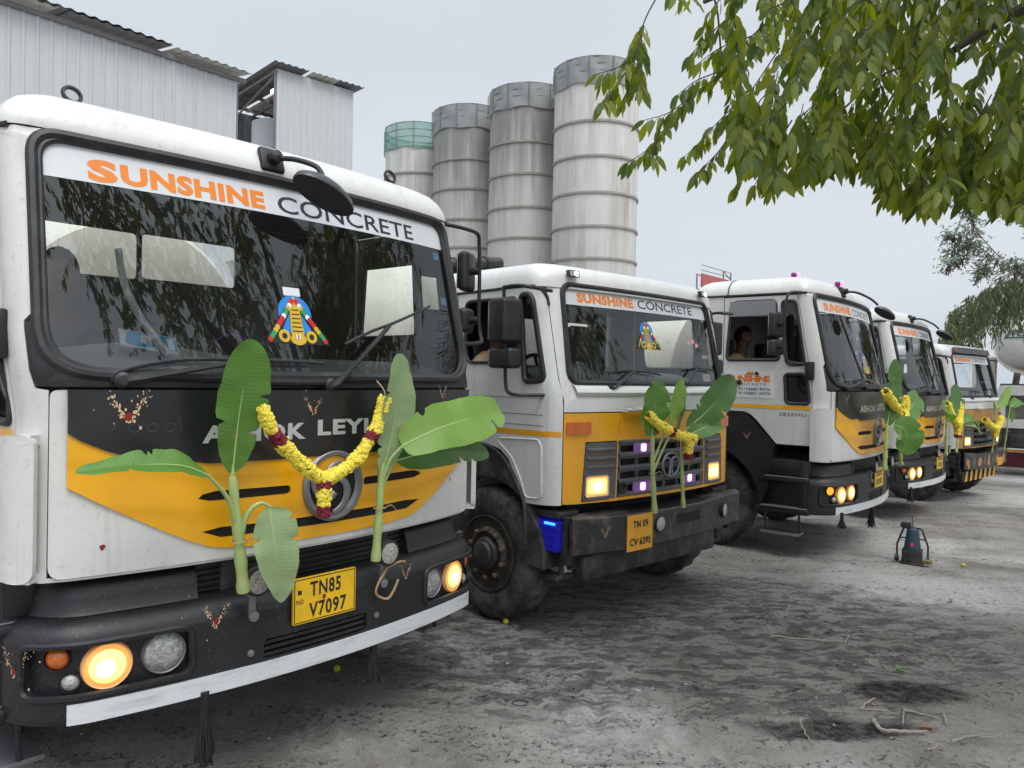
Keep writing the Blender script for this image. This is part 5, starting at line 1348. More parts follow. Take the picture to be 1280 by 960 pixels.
# ------------------------------------------------------------------ ground
mt, n, l = nt('sandy_yard'); bs = n['Principled BSDF']; bs.inputs['Roughness'].default_value = .95; bs.inputs['Specular IOR Level'].default_value = .03
geo = n.new('ShaderNodeNewGeometry')
def noise_(scale, det=6, rough=.6, vec=None, dist=0.):
    z = n.new('ShaderNodeTexNoise'); z.inputs['Scale'].default_value = scale; z.inputs['Detail'].default_value = det; z.inputs['Roughness'].default_value = rough; z.inputs['Distortion'].default_value = dist
    l.new(vec or geo.outputs['Position'], z.inputs['Vector']); return z.outputs['Fac']
def rng(v, a, b_, c=0., d=1.):
    m_ = n.new('ShaderNodeMapRange'); m_.inputs['From Min'].default_value = a; m_.inputs['From Max'].default_value = b_; m_.inputs['To Min'].default_value = c; m_.inputs['To Max'].default_value = d
    l.new(v, m_.inputs['Value']); return m_.outputs[0]
def mixc(f, a, b_):
    m_ = n.new('ShaderNodeMix'); m_.data_type = 'RGBA'
    l.new(f, m_.inputs[0])
    for i, c in ((6, a), (7, b_)):
        if isinstance(c, tuple): m_.inputs[i].default_value = (*c, 1)
        else: l.new(c, m_.inputs[i])
    return m_.outputs[2]
def mulf(a, b_):
    m_ = n.new('ShaderNodeMath'); m_.operation = 'MULTIPLY'; l.new(a, m_.inputs[0])
    if isinstance(b_, float): m_.inputs[1].default_value = b_
    else: l.new(b_, m_.inputs[1])
    return m_.outputs[0]
mp = n.new('ShaderNodeMapping'); l.new(geo.outputs['Position'], mp.inputs['Vector']); mp.inputs['Rotation'].default_value = (0, 0, R(-38)); mp.inputs['Scale'].default_value = (.35, 2.2, 1)
big = noise_(.34, 4, .55); med = noise_(1.5, 6, .62); fine = noise_(14, 6, .7); grit = noise_(90, 3, .8); strk = noise_(2.2, 6, .65, mp.outputs[0], .6)
c = mixc(rng(med, .36, .66), (.200, .184, .167), (.330, .311, .288))
c = mixc(rng(big, .48, .60), c, mixc(rng(fine, .35, .7), (.375, .358, .336), (.56, .54, .512)))
c = mixc(mulf(rng(strk, .57, .68), rng(med, .42, .62, .15, .8)), c, (.075, .068, .062))
c = mixc(rng(fine, .58, .68, 0., .6), c, (.075, .068, .062))
def mth(op, a, b_=None):
    m_ = n.new('ShaderNodeMath'); m_.operation = op
    for i, v in enumerate((a, b_)):
        if v is None: continue
        if isinstance(v, (int, float)): m_.inputs[i].default_value = v
        else: l.new(v, m_.inputs[i])
    return m_.outputs[0]
sxyz = n.new('ShaderNodeSeparateXYZ'); l.new(geo.outputs['Position'], sxyz.inputs[0])
def blob(cx, cy, rx, ry, amp, lo, hi):
    ex = mth('POWER', mth('ABSOLUTE', mth('MULTIPLY', mth('SUBTRACT', sxyz.outputs[0], cx), 1/rx)), 2.); ey = mth('POWER', mth('ABSOLUTE', mth('MULTIPLY', mth('SUBTRACT', sxyz.outputs[1], cy), 1/ry)), 2.)
    return rng(mth('ADD', mth('SUBTRACT', 1., mth('ADD', ex, ey)), mth('MULTIPLY', mth('SUBTRACT', med, .5), amp)), lo, hi)
mud = blob(1.0, 5.75, 2.9, 1.75, 2.6, -.15, .55)
crumb = noise_(26, 5, .75, None, .4); mp2 = n.new('ShaderNodeMapping'); l.new(geo.outputs['Position'], mp2.inputs['Vector']); mp2.inputs['Rotation'].default_value = (0, 0, R(-30)); mp2.inputs['Scale'].default_value = (.62, 1.25, 1); clod = noise_(6.0, 8, .78, mp2.outputs[0], .15)
c = mixc(mulf(mud, .58), c, mixc(rng(fine, .38, .66), (.135, .122, .110), (.235, .216, .198)))
c = mixc(mth('MULTIPLY', mud, mulf(rng(clod, .56, .64), rng(crumb, .40, .54, .10, .62))), c, (.040, .035, .032))
c = mixc(blob(2.41, 4.55, .42, .22, 1.2, .0, .5), c, mixc(rng(fine, .42, .62), (.030, .026, .024), (.11, .10, .09)))
c = mixc(blob(1.75, 4.05, .45, .13, 1.2, .0, .5), c, mixc(rng(fine, .42, .62), (.035, .03, .028), (.13, .12, .11)))
c = mixc(mulf(rng(crumb, .54, .60), rng(strk, .44, .58, .05, .95)), c, (.035, .032, .030))
wob = noise_(.45, 2, .5)
prints = None
for (tx, ty, ang_, wd_) in ((2.3, 5.6, -52, .20), (1.5, 5.2, -30, .22), (3.6, 6.4, -60, .22), (.7, 4.3, -18, .20), (4.6, 6.0, -75, .22)):
    mq = n.new('ShaderNodeMapping'); mq.vector_type = 'TEXTURE'; mq.inputs['Location'].default_value = (tx, ty, 0); mq.inputs['Rotation'].default_value = (0, 0, R(ang_)); l.new(geo.outputs['Position'], mq.inputs['Vector'])
    sx = n.new('ShaderNodeSeparateXYZ'); l.new(mq.outputs[0], sx.inputs[0])
    yy = mth('ABSOLUTE', mth('ADD', sx.outputs[1], mth('MULTIPLY', mth('SUBTRACT', wob, .5), 1.1)))
    band_ = rng(yy, wd_-.03, wd_, 1., 0.)
    tread = rng(mth('SINE', mth('ADD', mth('MULTIPLY', sx.outputs[0], 62.), mth('MULTIPLY', yy, 38.))), -.1, .5)
    pk = mth('MULTIPLY', band_, mth('MULTIPLY', tread, rng(mth('ABSOLUTE', sx.outputs[0]), 1.4, 2.6, 1., 0.)))
    prints = pk if prints is None else mth('MAXIMUM', prints, pk)
prints = mth('MULTIPLY', prints, mth('MULTIPLY', rng(med, .44, .56), rng(fine, .38, .56)))
c = mixc(mth('MULTIPLY', prints, .22), c, (.10, .092, .085))
c = mixc(rng(grit, .60, .68, 0., .6), c, (.56, .55, .53))
c = mixc(rng(grit, .30, .40, .65, 0.), c, (.08, .075, .07))
l.new(c, bs.inputs['Base Color'])
hgt = n.new('ShaderNodeMath'); hgt.operation = 'ADD'; l.new(mulf(fine, .6), hgt.inputs[0]); l.new(mulf(grit, .18), hgt.inputs[1])
h2 = n.new('ShaderNodeMath'); h2.operation = 'ADD'; l.new(hgt.outputs[0], h2.inputs[0]); l.new(mulf(strk, .55), h2.inputs[1]); h3 = n.new('ShaderNodeMath'); h3.operation = 'ADD'; l.new(h2.outputs[0], h3.inputs[0]); l.new(mth('ADD', mulf(crumb, .5), mth('MULTIPLY', mud, mulf(rng(clod, .5, .64), .9))), h3.inputs[1]); h4 = n.new('ShaderNodeMath'); h4.operation = 'SUBTRACT'; l.new(h3.outputs[0], h4.inputs[0]); l.new(mulf(prints, .16), h4.inputs[1]); h2 = h4
bp_ = n.new('ShaderNodeBump'); bp_.inputs['Strength'].default_value = .9; bp_.inputs['Distance'].default_value = .045
l.new(h2.outputs[0], bp_.inputs['Height']); l.new(bp_.outputs[0], bs.inputs['Normal'])
NA, NR = 620, 300; vs = []; fs = []
rad = [.25*(1.0268**i) for i in range(NR)]
vs.append((0, 0, 0))
tracks = [((1.9, 5.9), (.62, -.78)), ((3.4, 6.9), (.75, -.66)), ((.6, 4.6), (.9, -.42))]
for i in range(NR):
    r_ = rad[i]
    for j in range(NA):
        a = 2*PI*j/NA; x = r_*math.cos(a); y = r_*math.sin(a); z = gz(x, y)
        if r_ < 40:
            f = min(1., 12/r_)
            p = V((x, y, 0)); z += .030*mnoise.noise(p*.55)*f
            if r_ < 16:
                z += .018*mnoise.noise(p*1.9+V((3, 1, 0)))+.010*mnoise.noise(p*5.3)+.0055*mnoise.noise(p*13)
                q = mnoise.noise(V((x*.62-y*.3, x*1.4+y*2.3, 4.))*.9)
                if q > .10: z += (q-.10)*.036*(1 if mnoise.noise(p*9) > 0 else -.6)
                for (cx, cy), (dx, dy) in tracks:
                    d = (x-cx)*(-dy)+(y-cy)*dx; al = (x-cx)*dx+(y-cy)*dy
                    d += .15*math.sin(al*.7+cx)
                    if abs(d) < .22 and -2.5 < al < 3:
                        e = 1-abs(d)/.22; z += -.014*e**.5+.003*e*math.sin(al*55+abs(d)*40)
        vs.append((x, y, z))
for j in range(NA): fs.append([0, 1+j, 1+(j+1) % NA])
for i in range(NR-1):
    for j in range(NA): fs.append([1+i*NA+j, 1+(i+1)*NA+j, 1+(i+1)*NA+(j+1) % NA, 1+i*NA+(j+1) % NA])
g = B(); g.v = vs; g.f = fs; g.mi = [0]*len(fs)
go = g.build('ground', mt, None, ang=180); go['kind'] = 'structure'
# loose clods and stones
rnd = random.Random(21); b = B()
for k in range(800):
    Y = 2.6*(4.2**rnd.random()); X = rnd.uniform(-.75, .75)*Y
    s_ = rnd.uniform(.003, .008)*(1 if rnd.random() < .96 else 2.)
    p = V((X, Y, gz(X, Y)+.03*mnoise.noise(V((X, Y, 0))*.55)*min(1., 12/math.hypot(X, Y))+.018*mnoise.noise(V((X, Y, 0))*1.9+V((3, 1, 0)))+s_*.25))
    b.ico(p, s_, 1, .25, (rnd.uniform(.8, 1.5), rnd.uniform(.8, 1.5), .7), None, 0 if rnd.random() < .55 else 1)
gv = b.build('gravel', [pm('pale_stone', (.34, .33, .31), .9, bump=.3), pm('dark_clod', (.07, .065, .06), .95, bump=.3)], None, ang=30); gv['kind'] = 'stuff'
def gnd(px, py, dz=.012):
    p = on_ground(px, py); p.z += dz+.03*mnoise.noise(V((p.x, p.y, 0))*.55)*min(1., 12/max(.1, math.hypot(p.x, p.y)))+.018*mnoise.noise(V((p.x, p.y, 0))*1.9+V((3, 1, 0))); return p
def twig(label, pxs, r=.006, side=None, grp='dry twigs scattered on the ground'):
    P = [gnd(*p) for p in pxs]; b = B(); Q = crv(P, 6); rn = random.Random(int(pxs[0][0]))
    for i, q in enumerate(Q): q.z += rn.uniform(0, .004)+r*.5; q.x += rn.uniform(-.006, .006); q.y += rn.uniform(-.006, .006)
    b.tube(Q, [r*(1-.5*i/len(Q)) for i in range(len(Q))], 6)
    if side: S_ = [gnd(*p) for p in side]; b.tube(S_, r*.6, 5)
    tag(b.build('twig', twigm, None), label, 'twig', grp)
twig('long thin twig with an upturned end, farthest of the twigs', [(962, 796), (1010, 800), (1056, 804)], .006, [(1056, 804), (1062, 793)])
twig('short pale twig just left of the green fallen leaf', [(1083, 827), (1092, 834)], .007)
twig('short pale twig right below the green fallen leaf', [(1103, 833), (1112, 842)], .006)
twig('forked twig pair on the dark mud patch', [(1074, 891), (1090, 880), (1093, 878)], .006, [(1076, 891), (1111, 893)])
twig('bent twig with a kink standing beside the dark mud patch', [(1130, 894), (1155, 900), (1174, 905)], .006, [(1128, 912), (1130, 890)])
twig('short upright twig at the right end of the bent twig', [(1178, 898), (1184, 915)], .006)
twig('thickest twig, a curved pale branch touching the orange leaf', [(1090, 906), (1102, 920), (1130, 924), (1160, 925)], .012, [(1102, 920), (1096, 910)])
twig('curved twig lying alone near the bottom middle', [(1000, 904), (1006, 920), (1018, 935)], .005)
twig('short twig on the pale ground at the right', [(1184, 817), (1193, 829)], .005)
twig('dark slim twig near the right bottom corner', [(1190, 935), (1215, 928), (1240, 930)], .006)
twig('slim twig below the orange leaf', [(1160, 945), (1175, 938)], .005)
def fallen(label, px, py, mat, s, a, grp='fallen leaves on the ground'):
    p = gnd(px, py, .012); b = B(); M_ = Matrix.Translation(p) @ Matrix.Rotation(a, 4, 'Z') @ Matrix.Rotation(R(8), 4, 'X')
    for sg in (-1, 1):
        rows = []
        for i in range(7):
            t = i/6; w = math.sin(PI*min(1, t*.96+.02))**.8*s*.3
            rows.append([M_ @ V((t*s, sg*w*q, .012*q*q+.008*math.sin(t*5))) for q in (0, .5, 1)])
        b.grid(rows)
    tag(b.build('fallen_leaf', mat, None, ang=180), label, 'leaf', grp)
fallen('orange brown fallen leaf at the tip of the thickest twig', 1150, 919, drym, .075, .2)
fallen('small orange fallen leaf on the pale ground beyond the twigs', 1188, 751, drym, .07, 1.)
fallen('green fallen leaf among the short twigs', 1120, 839, ban, .09, .5)
def lime_(label, px, py, r=.022):
    p = gnd(px, py, r*.7); b = B(); bm = bmesh.new(); bmesh.ops.create_uvsphere(bm, u_segments=16, v_segments=10, radius=r); bm.verts.index_update()
    b.add([V((v.co.x, v.co.y*1.15+(.004 if v.co.y > r*.95 else 0), v.co.z)) for v in bm.verts], [[v.index for v in f.verts] for f in bm.faces]); bm.free()
    o = b.build('lime', lime, None, ang=180); o.location = p; tag(o, label, 'lime', 'yellow limes laid before the wheels')
lime_('yellow lime in front of the front tyre of the orange fronted truck', 632, 779)
lime_('yellow lime in the shadow under the nearest bumper', 421, 838)
lime_('yellow lime on the open ground right of the jack', 1204, 707)
p = gnd(650, 881); b = B(); b.tube([p+V((.045*math.cos(a), .035*math.sin(a), .004)) for a in [2*PI*i/20 for i in range(19)]], .0035, 5)
tag(b.build('wire_ring', blackr, None), 'thin dark wire ring lying on the ground in front of the nearest truck', 'ring')

# ------------------------------------------------------------------ jack
jp = gnd(1140, 704, .0); JS = .86; jk = thing('hydraulic_jack', 'small blue and black jack with a side frame and upright rod on open ground', 'jack', jp, R(-32))
jk.scale = (JS, JS, JS)
b = B(); b.box((0, 0, .095), (.215, .17, .17), .012); b.box((0, 0, .015), (.25, .20, .02), .006); b.build('base_box', steelb, jk)
b = B(); b.lathe([(.092, .18), (.088, .22), (.062, .41), (.05, .42), (.035, .425), (.03, .44), (0, .44)], 24); b.build('blue_cone', bluep, jk)
b = B(); b.patch(circ(0, .24, .024, 12), lambda s, z, o=0.: V((s, -math.sqrt(max(0., (.086-(z-.22)*.13)**2-s*s))-o, z)), .002, 0, step=.02); b.build('red_label', redl, jk)
b = B(); 
for sg in (-1, 1):
    b.tube([(sg*.07, 0, .43), (sg*.10, 0, .41), (sg*.165, 0, .22), (sg*.165, 0, .05)], .011, 8); b.tube([(sg*.07, 0, .30), (sg*.14, 0, .30)], .009, 6)
b.tube([(-.08, 0, .425), (.08, 0, .425)], .012, 6); b.build('side_frame', blackr, jk)
b = B(); b.box((-.075, 0, .455), (.115, .09, .07), .02); b.build('pump_head', blackr, jk)
b = B(); b.tube([(.0, 0, .42), (-.01, 0, .55), (-.022, 0, .72)], .007, 6); b.build('rod', nutm, jk)
for sg in (-1, 1):
    b = B(); b.lathe([(.012, -.022), (.038, -.022), (.04, 0), (.038, .022), (.012, .022)], 18, Matrix.Translation(V((sg*.165, -.02, .055))) @ Matrix.Rotation(PI/2, 4, 'Y')); b.build('castor', blackr, jk)
b = B(); b.tube([(.11, -.05, .055), (.19, -.08, .06)], .026, 12); b.tube([(.19, -.08, .06), (.21, -.087, .06)], .03, 12); b.build('brass_valve', brassm, jk)

# ------------------------------------------------------------------ sheds
def corr(b, o, a, u, nn, L, Hh, per=.25, dep=.035, nz=2, mi=0, holes=None):
    prof = [(0, 0), (.62, 0), (.72, 1), (.90, 1), (1., 0)]
    k = int(L/per); cols = []
    for i in range(k):
        for t, h in prof[:-1]: cols.append((per*(i+t), h*dep))
    cols.append((k*per, 0))
    rows = [[V(o)+V(a)*s+V(u)*(Hh*j/nz)+V(nn)*h for s, h in cols] for j in range(nz+1)]
    b.grid(rows, mi)
sheet = pm('painted_sheet_wall', (.50, .51, .525), .55, dirt=(.43, .44, .45), amt=.6, scale=.8, stretch=(3, 3, .3), dirt2=(.3, .3, .31), amt2=.4, scale2=5)
def D3(v, z=0.): return V((v.x, v.y, z))
t1, n1 = T1.t, T1.n
org = t1*2.19+n1*(-2.98-15.)
sh = thing('corrugated_shed', 'long pale grey corrugated shed with a low sloping roof edge behind the nearest truck', 'shed', D3(org), math.atan2(t1.y, t1.x))
b = B(); corr(b, (-9, 0, 0), (1, 0, 0), (0, 0, 1), (0, -1, 0), 16.95, 9.17, .26, .026); b.build('front_wall', sheet, sh, ang=20)
b = B(); corr(b, (7.94, 0, 0), (0, 1, 0), (0, 0, 1), (1, 0, 0), 8, 9.17, .26, .04); b.build('end_wall', sheet, sh, ang=20)
def roof_strip(par, x0, x1, z, mat, y0=-.35, y1=6., rise=.9, name='roof_sheet', yn=.0):
    b = B(); per = .24; k = int((x1-x0)/per); cols = []
    for i in range(k*6+1): x = x0+i*per/6; cols.append((x, .019*math.cos(2*PI*i/6)))
    for th in (0, .02):
        rows = [[V((x, y0+(y1-y0)*q, z+rise*q+h+th)) for x, h in cols] for q in (0, .5, 1)]
        b.grid(rows)
    b.build(name, mat, par, ang=60)
roof_strip(sh, -9, 3.9, 9.26, pale); roof_strip(sh, 3.95, 6.2, 9.28, galv); roof_strip(sh, 6.22, 8.15, 9.26, pale)
roof_strip(sh, 2.98, 6.2, 9.31, galv)
b = B(); b.box((-.5, -.04, 9.14), (17.2, .10, .10)); b.build('eave_beam', galv, sh)

tt = tvec(1700); nn_ = V((tt.y, -tt.x)); org = tt*11.05+nn_*(-24)
tw = thing('corrugated_tower', 'square corrugated tower shed, open on its left side, just left of the silos', 'shed', D3(org), math.atan2(tt.y, tt.x))
b = B(); corr(b, (0, 0, 0), (1, 0, 0), (0, 0, 1), (0, -1, 0), 2.88, 11.74, .24, .024); b.build('front_wall', sheet, tw, ang=20)
b = B(); corr(b, (2.88, 0, 0), (0, 1, 0), (0, 0, 1), (1, 0, 0), 5., 11.7, .24, .035); b.build('far_wall', sheet, tw, ang=20)
b = B(); corr(b, (0, 5., 0), (1, 0, 0), (0, 0, 1), (0, -1, 0), 2.88, 11.7, .24, .035); b.build('back_wall', galv, tw, ang=20)
for x0, x1, mt_ in ((-.15, 1.2, galv), (1.2, 2.2, pale), (2.2, 3.35, galv)): roof_strip(tw, x0, x1, 11.84, mt_, -.3, 5.3, .05)
b = B()
for k in range(4): b.box((1.45, .3+k*1.45, 11.76), (2.9, .06, .10))
for x in (.05, 1.4): b.box((x, 2.5, 11.68), (.06, 5, .08))
b.tube([(.02, .2, 11.5), (.02, 4.9, 10.6)], .035, 6); b.tube([(.02, 4.95, 0), (.02, 4.95, 11.7)], .06, 6); b.tube([(.02, .05, 0), (.02, .05, 11.7)], .06, 6)
b.build('frame', pm('grey_angle_iron', (.17, .155, .15), .7, dirt=(.22, .2, .2), amt=.6, scale=3), tw)
b = B(); b.lathe([(.85, 0), (.85, 10.75), (.0, 10.85)], 28, Matrix.Translation(V((1.25, 2.6, 0)))); b.build('storage_bin', sheet, tw)
b = B(); b.box((.12, .45, 11.15), (.06, .3, .12), .02); b.build('lamp', ledw, tw)

# ------------------------------------------------------------------ silos
silom = pm('silo_white_paint', (.62, .61, .585), .6, dirt=(.33, .30, .265), amt=.75, scale=1.5, lo=.42, hi=.72, stretch=(1.6, 1.6, .12), dirt2=(.27, .19, .12), amt2=.5, scale2=2.4)
silor = pm('silo_flange', (.26, .245, .225), .7, dirt=(.42, .40, .37), amt=.5, scale=4)
netg = pm('green_mesh_screen', (.13, .30, .25), .8, dirt=(.22, .42, .36), amt=.6, scale=2.5)
netd = pm('grey_mesh_screen', (.24, .243, .24), .8, dirt=(.38, .385, .38), amt=.6, scale=2.5)
for nm_, al_ in ((netg, .72), (netd, .97)): nm_.node_tree.nodes['Principled BSDF'].inputs['Alpha'].default_value = al_
railm = pm('silo_rail', (.16, .17, .165), .7)
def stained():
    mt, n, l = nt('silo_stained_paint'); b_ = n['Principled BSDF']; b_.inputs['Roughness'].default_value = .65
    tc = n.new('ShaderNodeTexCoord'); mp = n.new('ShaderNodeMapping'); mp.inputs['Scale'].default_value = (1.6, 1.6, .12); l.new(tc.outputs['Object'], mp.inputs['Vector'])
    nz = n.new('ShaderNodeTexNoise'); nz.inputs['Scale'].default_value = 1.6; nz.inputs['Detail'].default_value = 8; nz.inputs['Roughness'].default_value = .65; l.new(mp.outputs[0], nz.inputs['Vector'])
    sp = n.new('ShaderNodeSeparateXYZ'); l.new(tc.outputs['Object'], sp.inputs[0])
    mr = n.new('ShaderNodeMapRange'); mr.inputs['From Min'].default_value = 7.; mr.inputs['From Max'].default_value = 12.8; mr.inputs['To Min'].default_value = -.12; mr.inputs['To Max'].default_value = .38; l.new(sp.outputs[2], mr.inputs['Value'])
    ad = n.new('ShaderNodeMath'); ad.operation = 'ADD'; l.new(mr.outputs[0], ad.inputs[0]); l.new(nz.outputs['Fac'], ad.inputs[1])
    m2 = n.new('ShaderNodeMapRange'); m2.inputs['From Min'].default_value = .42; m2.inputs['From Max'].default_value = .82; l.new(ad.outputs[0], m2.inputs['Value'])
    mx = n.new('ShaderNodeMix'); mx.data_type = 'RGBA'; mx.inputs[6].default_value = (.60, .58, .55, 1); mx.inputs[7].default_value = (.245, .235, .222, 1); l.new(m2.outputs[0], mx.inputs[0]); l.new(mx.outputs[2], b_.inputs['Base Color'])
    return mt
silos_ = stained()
def silo(label, x, y, net, zs, top, seed, r=1.58, tarp=1.35):
    root = thing('cement_silo', label, 'silo', (x, y, -.19), 0, 'row of cement silos'); root.rotation_euler.z = seed*1.3
    b = B(); prof = [(.0, .2), (.5, 1.0), (r, 3.2), (r, top), (r*.6, top+.28), (0, top+.35)]
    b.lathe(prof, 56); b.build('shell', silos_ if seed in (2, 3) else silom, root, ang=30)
    for z in zs:
        b = B(); b.lathe([(r+.002, -.05), (r+.055, -.045), (r+.06, 0), (r+.055, .045), (r+.002, .05)], 56, Matrix.Translation(V((0, 0, z+.19))), cap=False); b.build('flange_ring', silor, root)
    b = B(); N = 64; rows = []; rnd = random.Random(seed)
    for q in range(7):
        t = q/6; rows.append([V(((r+.05+.018*math.sin(j*1.1+q)+.02*rnd.uniform(-1, 1))*math.cos(2*PI*j/N), (r+.05+.018*math.sin(j*1.1+q)+.02*rnd.uniform(-1, 1))*math.sin(2*PI*j/N), top-.10+(tarp+.18)*t+(.04*math.sin(j*.7)*(1-t)))) for j in range(N)])
    b.grid(rows, closed=True); b.build('top_screen', net, root, ang=180)
    b = B()
    for zz in (.45, .9, 1.35): b.tube([((r+.03)*math.cos(2*PI*j/40), (r+.03)*math.sin(2*PI*j/40), top+zz*tarp/1.35+.09) for j in range(40)], .022, 5, closed=True)
    for j in range(12): a = 2*PI*j/12; b.tube([((r+.10)*math.cos(a), (r+.10)*math.sin(a), top-.1), ((r+.10)*math.cos(a), (r+.10)*math.sin(a), top+tarp+.10)], .02, 5)
    b.build('guard_rail', railm, root)
    for j in range(4): a = PI/4+PI/2*j; b = B(); b.box((1.15*math.cos(a), 1.15*math.sin(a), 1.6), (.2, .2, 3.2)); b.build('support_leg', silor, root)
    return root
SZ = [12.5, 11.0, 9.75, 8.45, 7.25, 6.1, 4.9]
s4 = silo('tallest looking silo at the right end of the row, its top behind the hanging leaves', 2.97, 29.0, netd, SZ[1:], 12.62, 1, 1.58, .76)
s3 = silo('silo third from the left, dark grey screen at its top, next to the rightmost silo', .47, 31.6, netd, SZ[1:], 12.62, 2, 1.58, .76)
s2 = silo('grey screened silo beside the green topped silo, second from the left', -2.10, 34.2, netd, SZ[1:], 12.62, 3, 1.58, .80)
s1 = silo('silo at the left end of the row with a green mesh screen round its top', -4.62, 36.6, netg, SZ[1:], 12.42, 4, 1.58, .98)
for root, A_, B_ in ((s3, (1.40, 31.0, 12.2), (1.95, 28.05, 12.55)), (s2, (-1.2, 33.2, 11.8), (-.35, 30.6, 12.5)), (s1, (-3.7, 35.4, 11.2), (-2.95, 33.3, 12.2))):
    b = B(); inv = (Matrix.Translation(root.location) @ Matrix.Rotation(root.rotation_euler.z, 4, 'Z')).inverted()
    b.tube([inv @ V(A_), inv @ V(B_)], .045, 6); b.build('fill_pipe', silor, root)

# hoarding far away
p0 = at(877, 350, 60); hb = thing('hoarding', 'distant faded red hoarding on a steel scaffold above the cab roofs', 'hoarding', (p0.x, p0.y, -.19), math.atan2(3.8, 3.1))
b = B(); b.box((2.45, 0, 9.78), (4.9, .15, 1.05)); b.build('panel', bilb, hb)
b = B(); 
for x in (0, 2.4, 4.9, 6.4): b.tube([(x, .4, 0), (x, .4, 11.1 if x > 4 else 10.3)], .06, 6)
for z in (9.1, 10.25): b.tube([(0, .4, z), (6.4, .4, z)], .045, 6)
for z in (10.7, 11.1): b.tube([(.8, .4, z), (6.4, .4, z)], .03, 5)
b.tube([(4.9, .4, 11.1), (9.5, .4, 9.2)], .04, 5); b.build('scaffold', railm, hb)

# ------------------------------------------------------------------ vehicle parked across at the right
c0 = at(1289, 424, 18.); fx = thing('parked_mixer_truck', 'white vehicle at the right edge with a round drum end and maroon skirt', 'truck', (c0.x, c0.y, -.19), R(-34))
zc = c0.z+.19
b = B(); Md = Matrix.Translation(V((0, 0, zc))) @ Matrix.Rotation(R(90), 4, 'X')
b.lathe([(0, .12), (.30, .10), (.58, .02), (.70, -.10), (.75, -.22), (.76, -.5), (.84, -2.2), (.84, -2.8), (.6, -4.4), (0, -4.4)], 48, Md); drum = b.build('mixer_drum', white2, fx)
fe = lambda s, z, o=0.: V((s, -(.13+.0-(s*s+z*z)*.30)-o, zc+z))
b = B(); b.patch([(-.55, .02), (.27, .02), (.14, .22), (-.42, .22)], fe, .012, 0, holes=[[(-.47, .05), (.18, .05), (.09, .19), (-.37, .19)]], step=.1, mi=0)
put_text(b, 'FORI', fe, -.38, .08, .06, .18, .013, .02, 1., mi=1)
b.build('drum_emblem', [pm('teal_emblem', (.03, .12, .10), .5), inkb], drum)
b = B(); b.tube([(-.25, -.05, zc-.80), (-.3, -.1, zc-1.2)], .07, 8); b.tube([(-.3, -.12, zc-1.18), (0.05, -.2, zc-1.12), (.1, -.2, zc-1.3)], .03, 6); b.box((0, .4, zc-1.5), (1.2, .5, .9), .03); b.build('drum_stand', grime, fx)
b = B(); b.box((-.95, .9, zc-.85), (.5, .8, .9), .05); b.build('side_tank', creamd, fx)
b = B(); b.box((-.98, .49, zc-.62), (.10, .01, .13)); b.build('yellow_placard', platey, fx)
b = B(); 
fsf = flatsurf((.6, -1.0, 1.5), (1, 0, 0), (0, 0, 1), (0, -1, 0))
b.patch(rounded([(-1.2, -.42), (1.6, -.42), (1.6, .55), (-1.2, .55)], .12, 6), fsf, -.2, .22, holes=[rounded([(-1.05, -.22), (1.4, -.22), (1.4, .32), (-1.05, .32)], .04, 4)], step=.4)
b.build('white_body_frame', white2, fx)
b = B(); b.patch(rect(-1.1, 1.5, -.3, .4), fsf, -.18, .02, step=.4); b.build('grey_panel', pm('mottled_grey_panel', (.20, .19, .18), .8, dirt=(.07, .065, .06), amt=.9, scale=5), fx)
b = B(); b.lathe([(.16, -.15), (.17, -.05), (.13, 0), (.10, -.02), (.06, 0), (.03, .03), (0, .03)], 24, Matrix.Translation(V((.2, -1.0, 1.40))) @ Matrix.Rotation(PI/2, 4, 'X')); b.build('round_hub', chromed, fx)
b = B(); b.box((.6, -.4, .85), (2.9, 1.2, .45), .03); b.tube([(-.55, -1.02, .75), (-.55, -1.02, 1.05)], .05, 8); b.box((-.1, -1.0, .8), (.5, .3, .3), .05); b.build('chassis', grime, fx)
b = B(); b.box((.7, -.9, .36), (2.7, .12, .34), .02); sk = b.build('maroon_skirt', maroonp, fx)
b = B(); b.box((.7, -.965, .57), (2.7, .02, .055), .004); b.build('yellow_line', yellow, sk)
for x in (-.6, 1.6):
    wheel(fx, x+.0, 1.6, .51, 1 if x > 0 else -1)

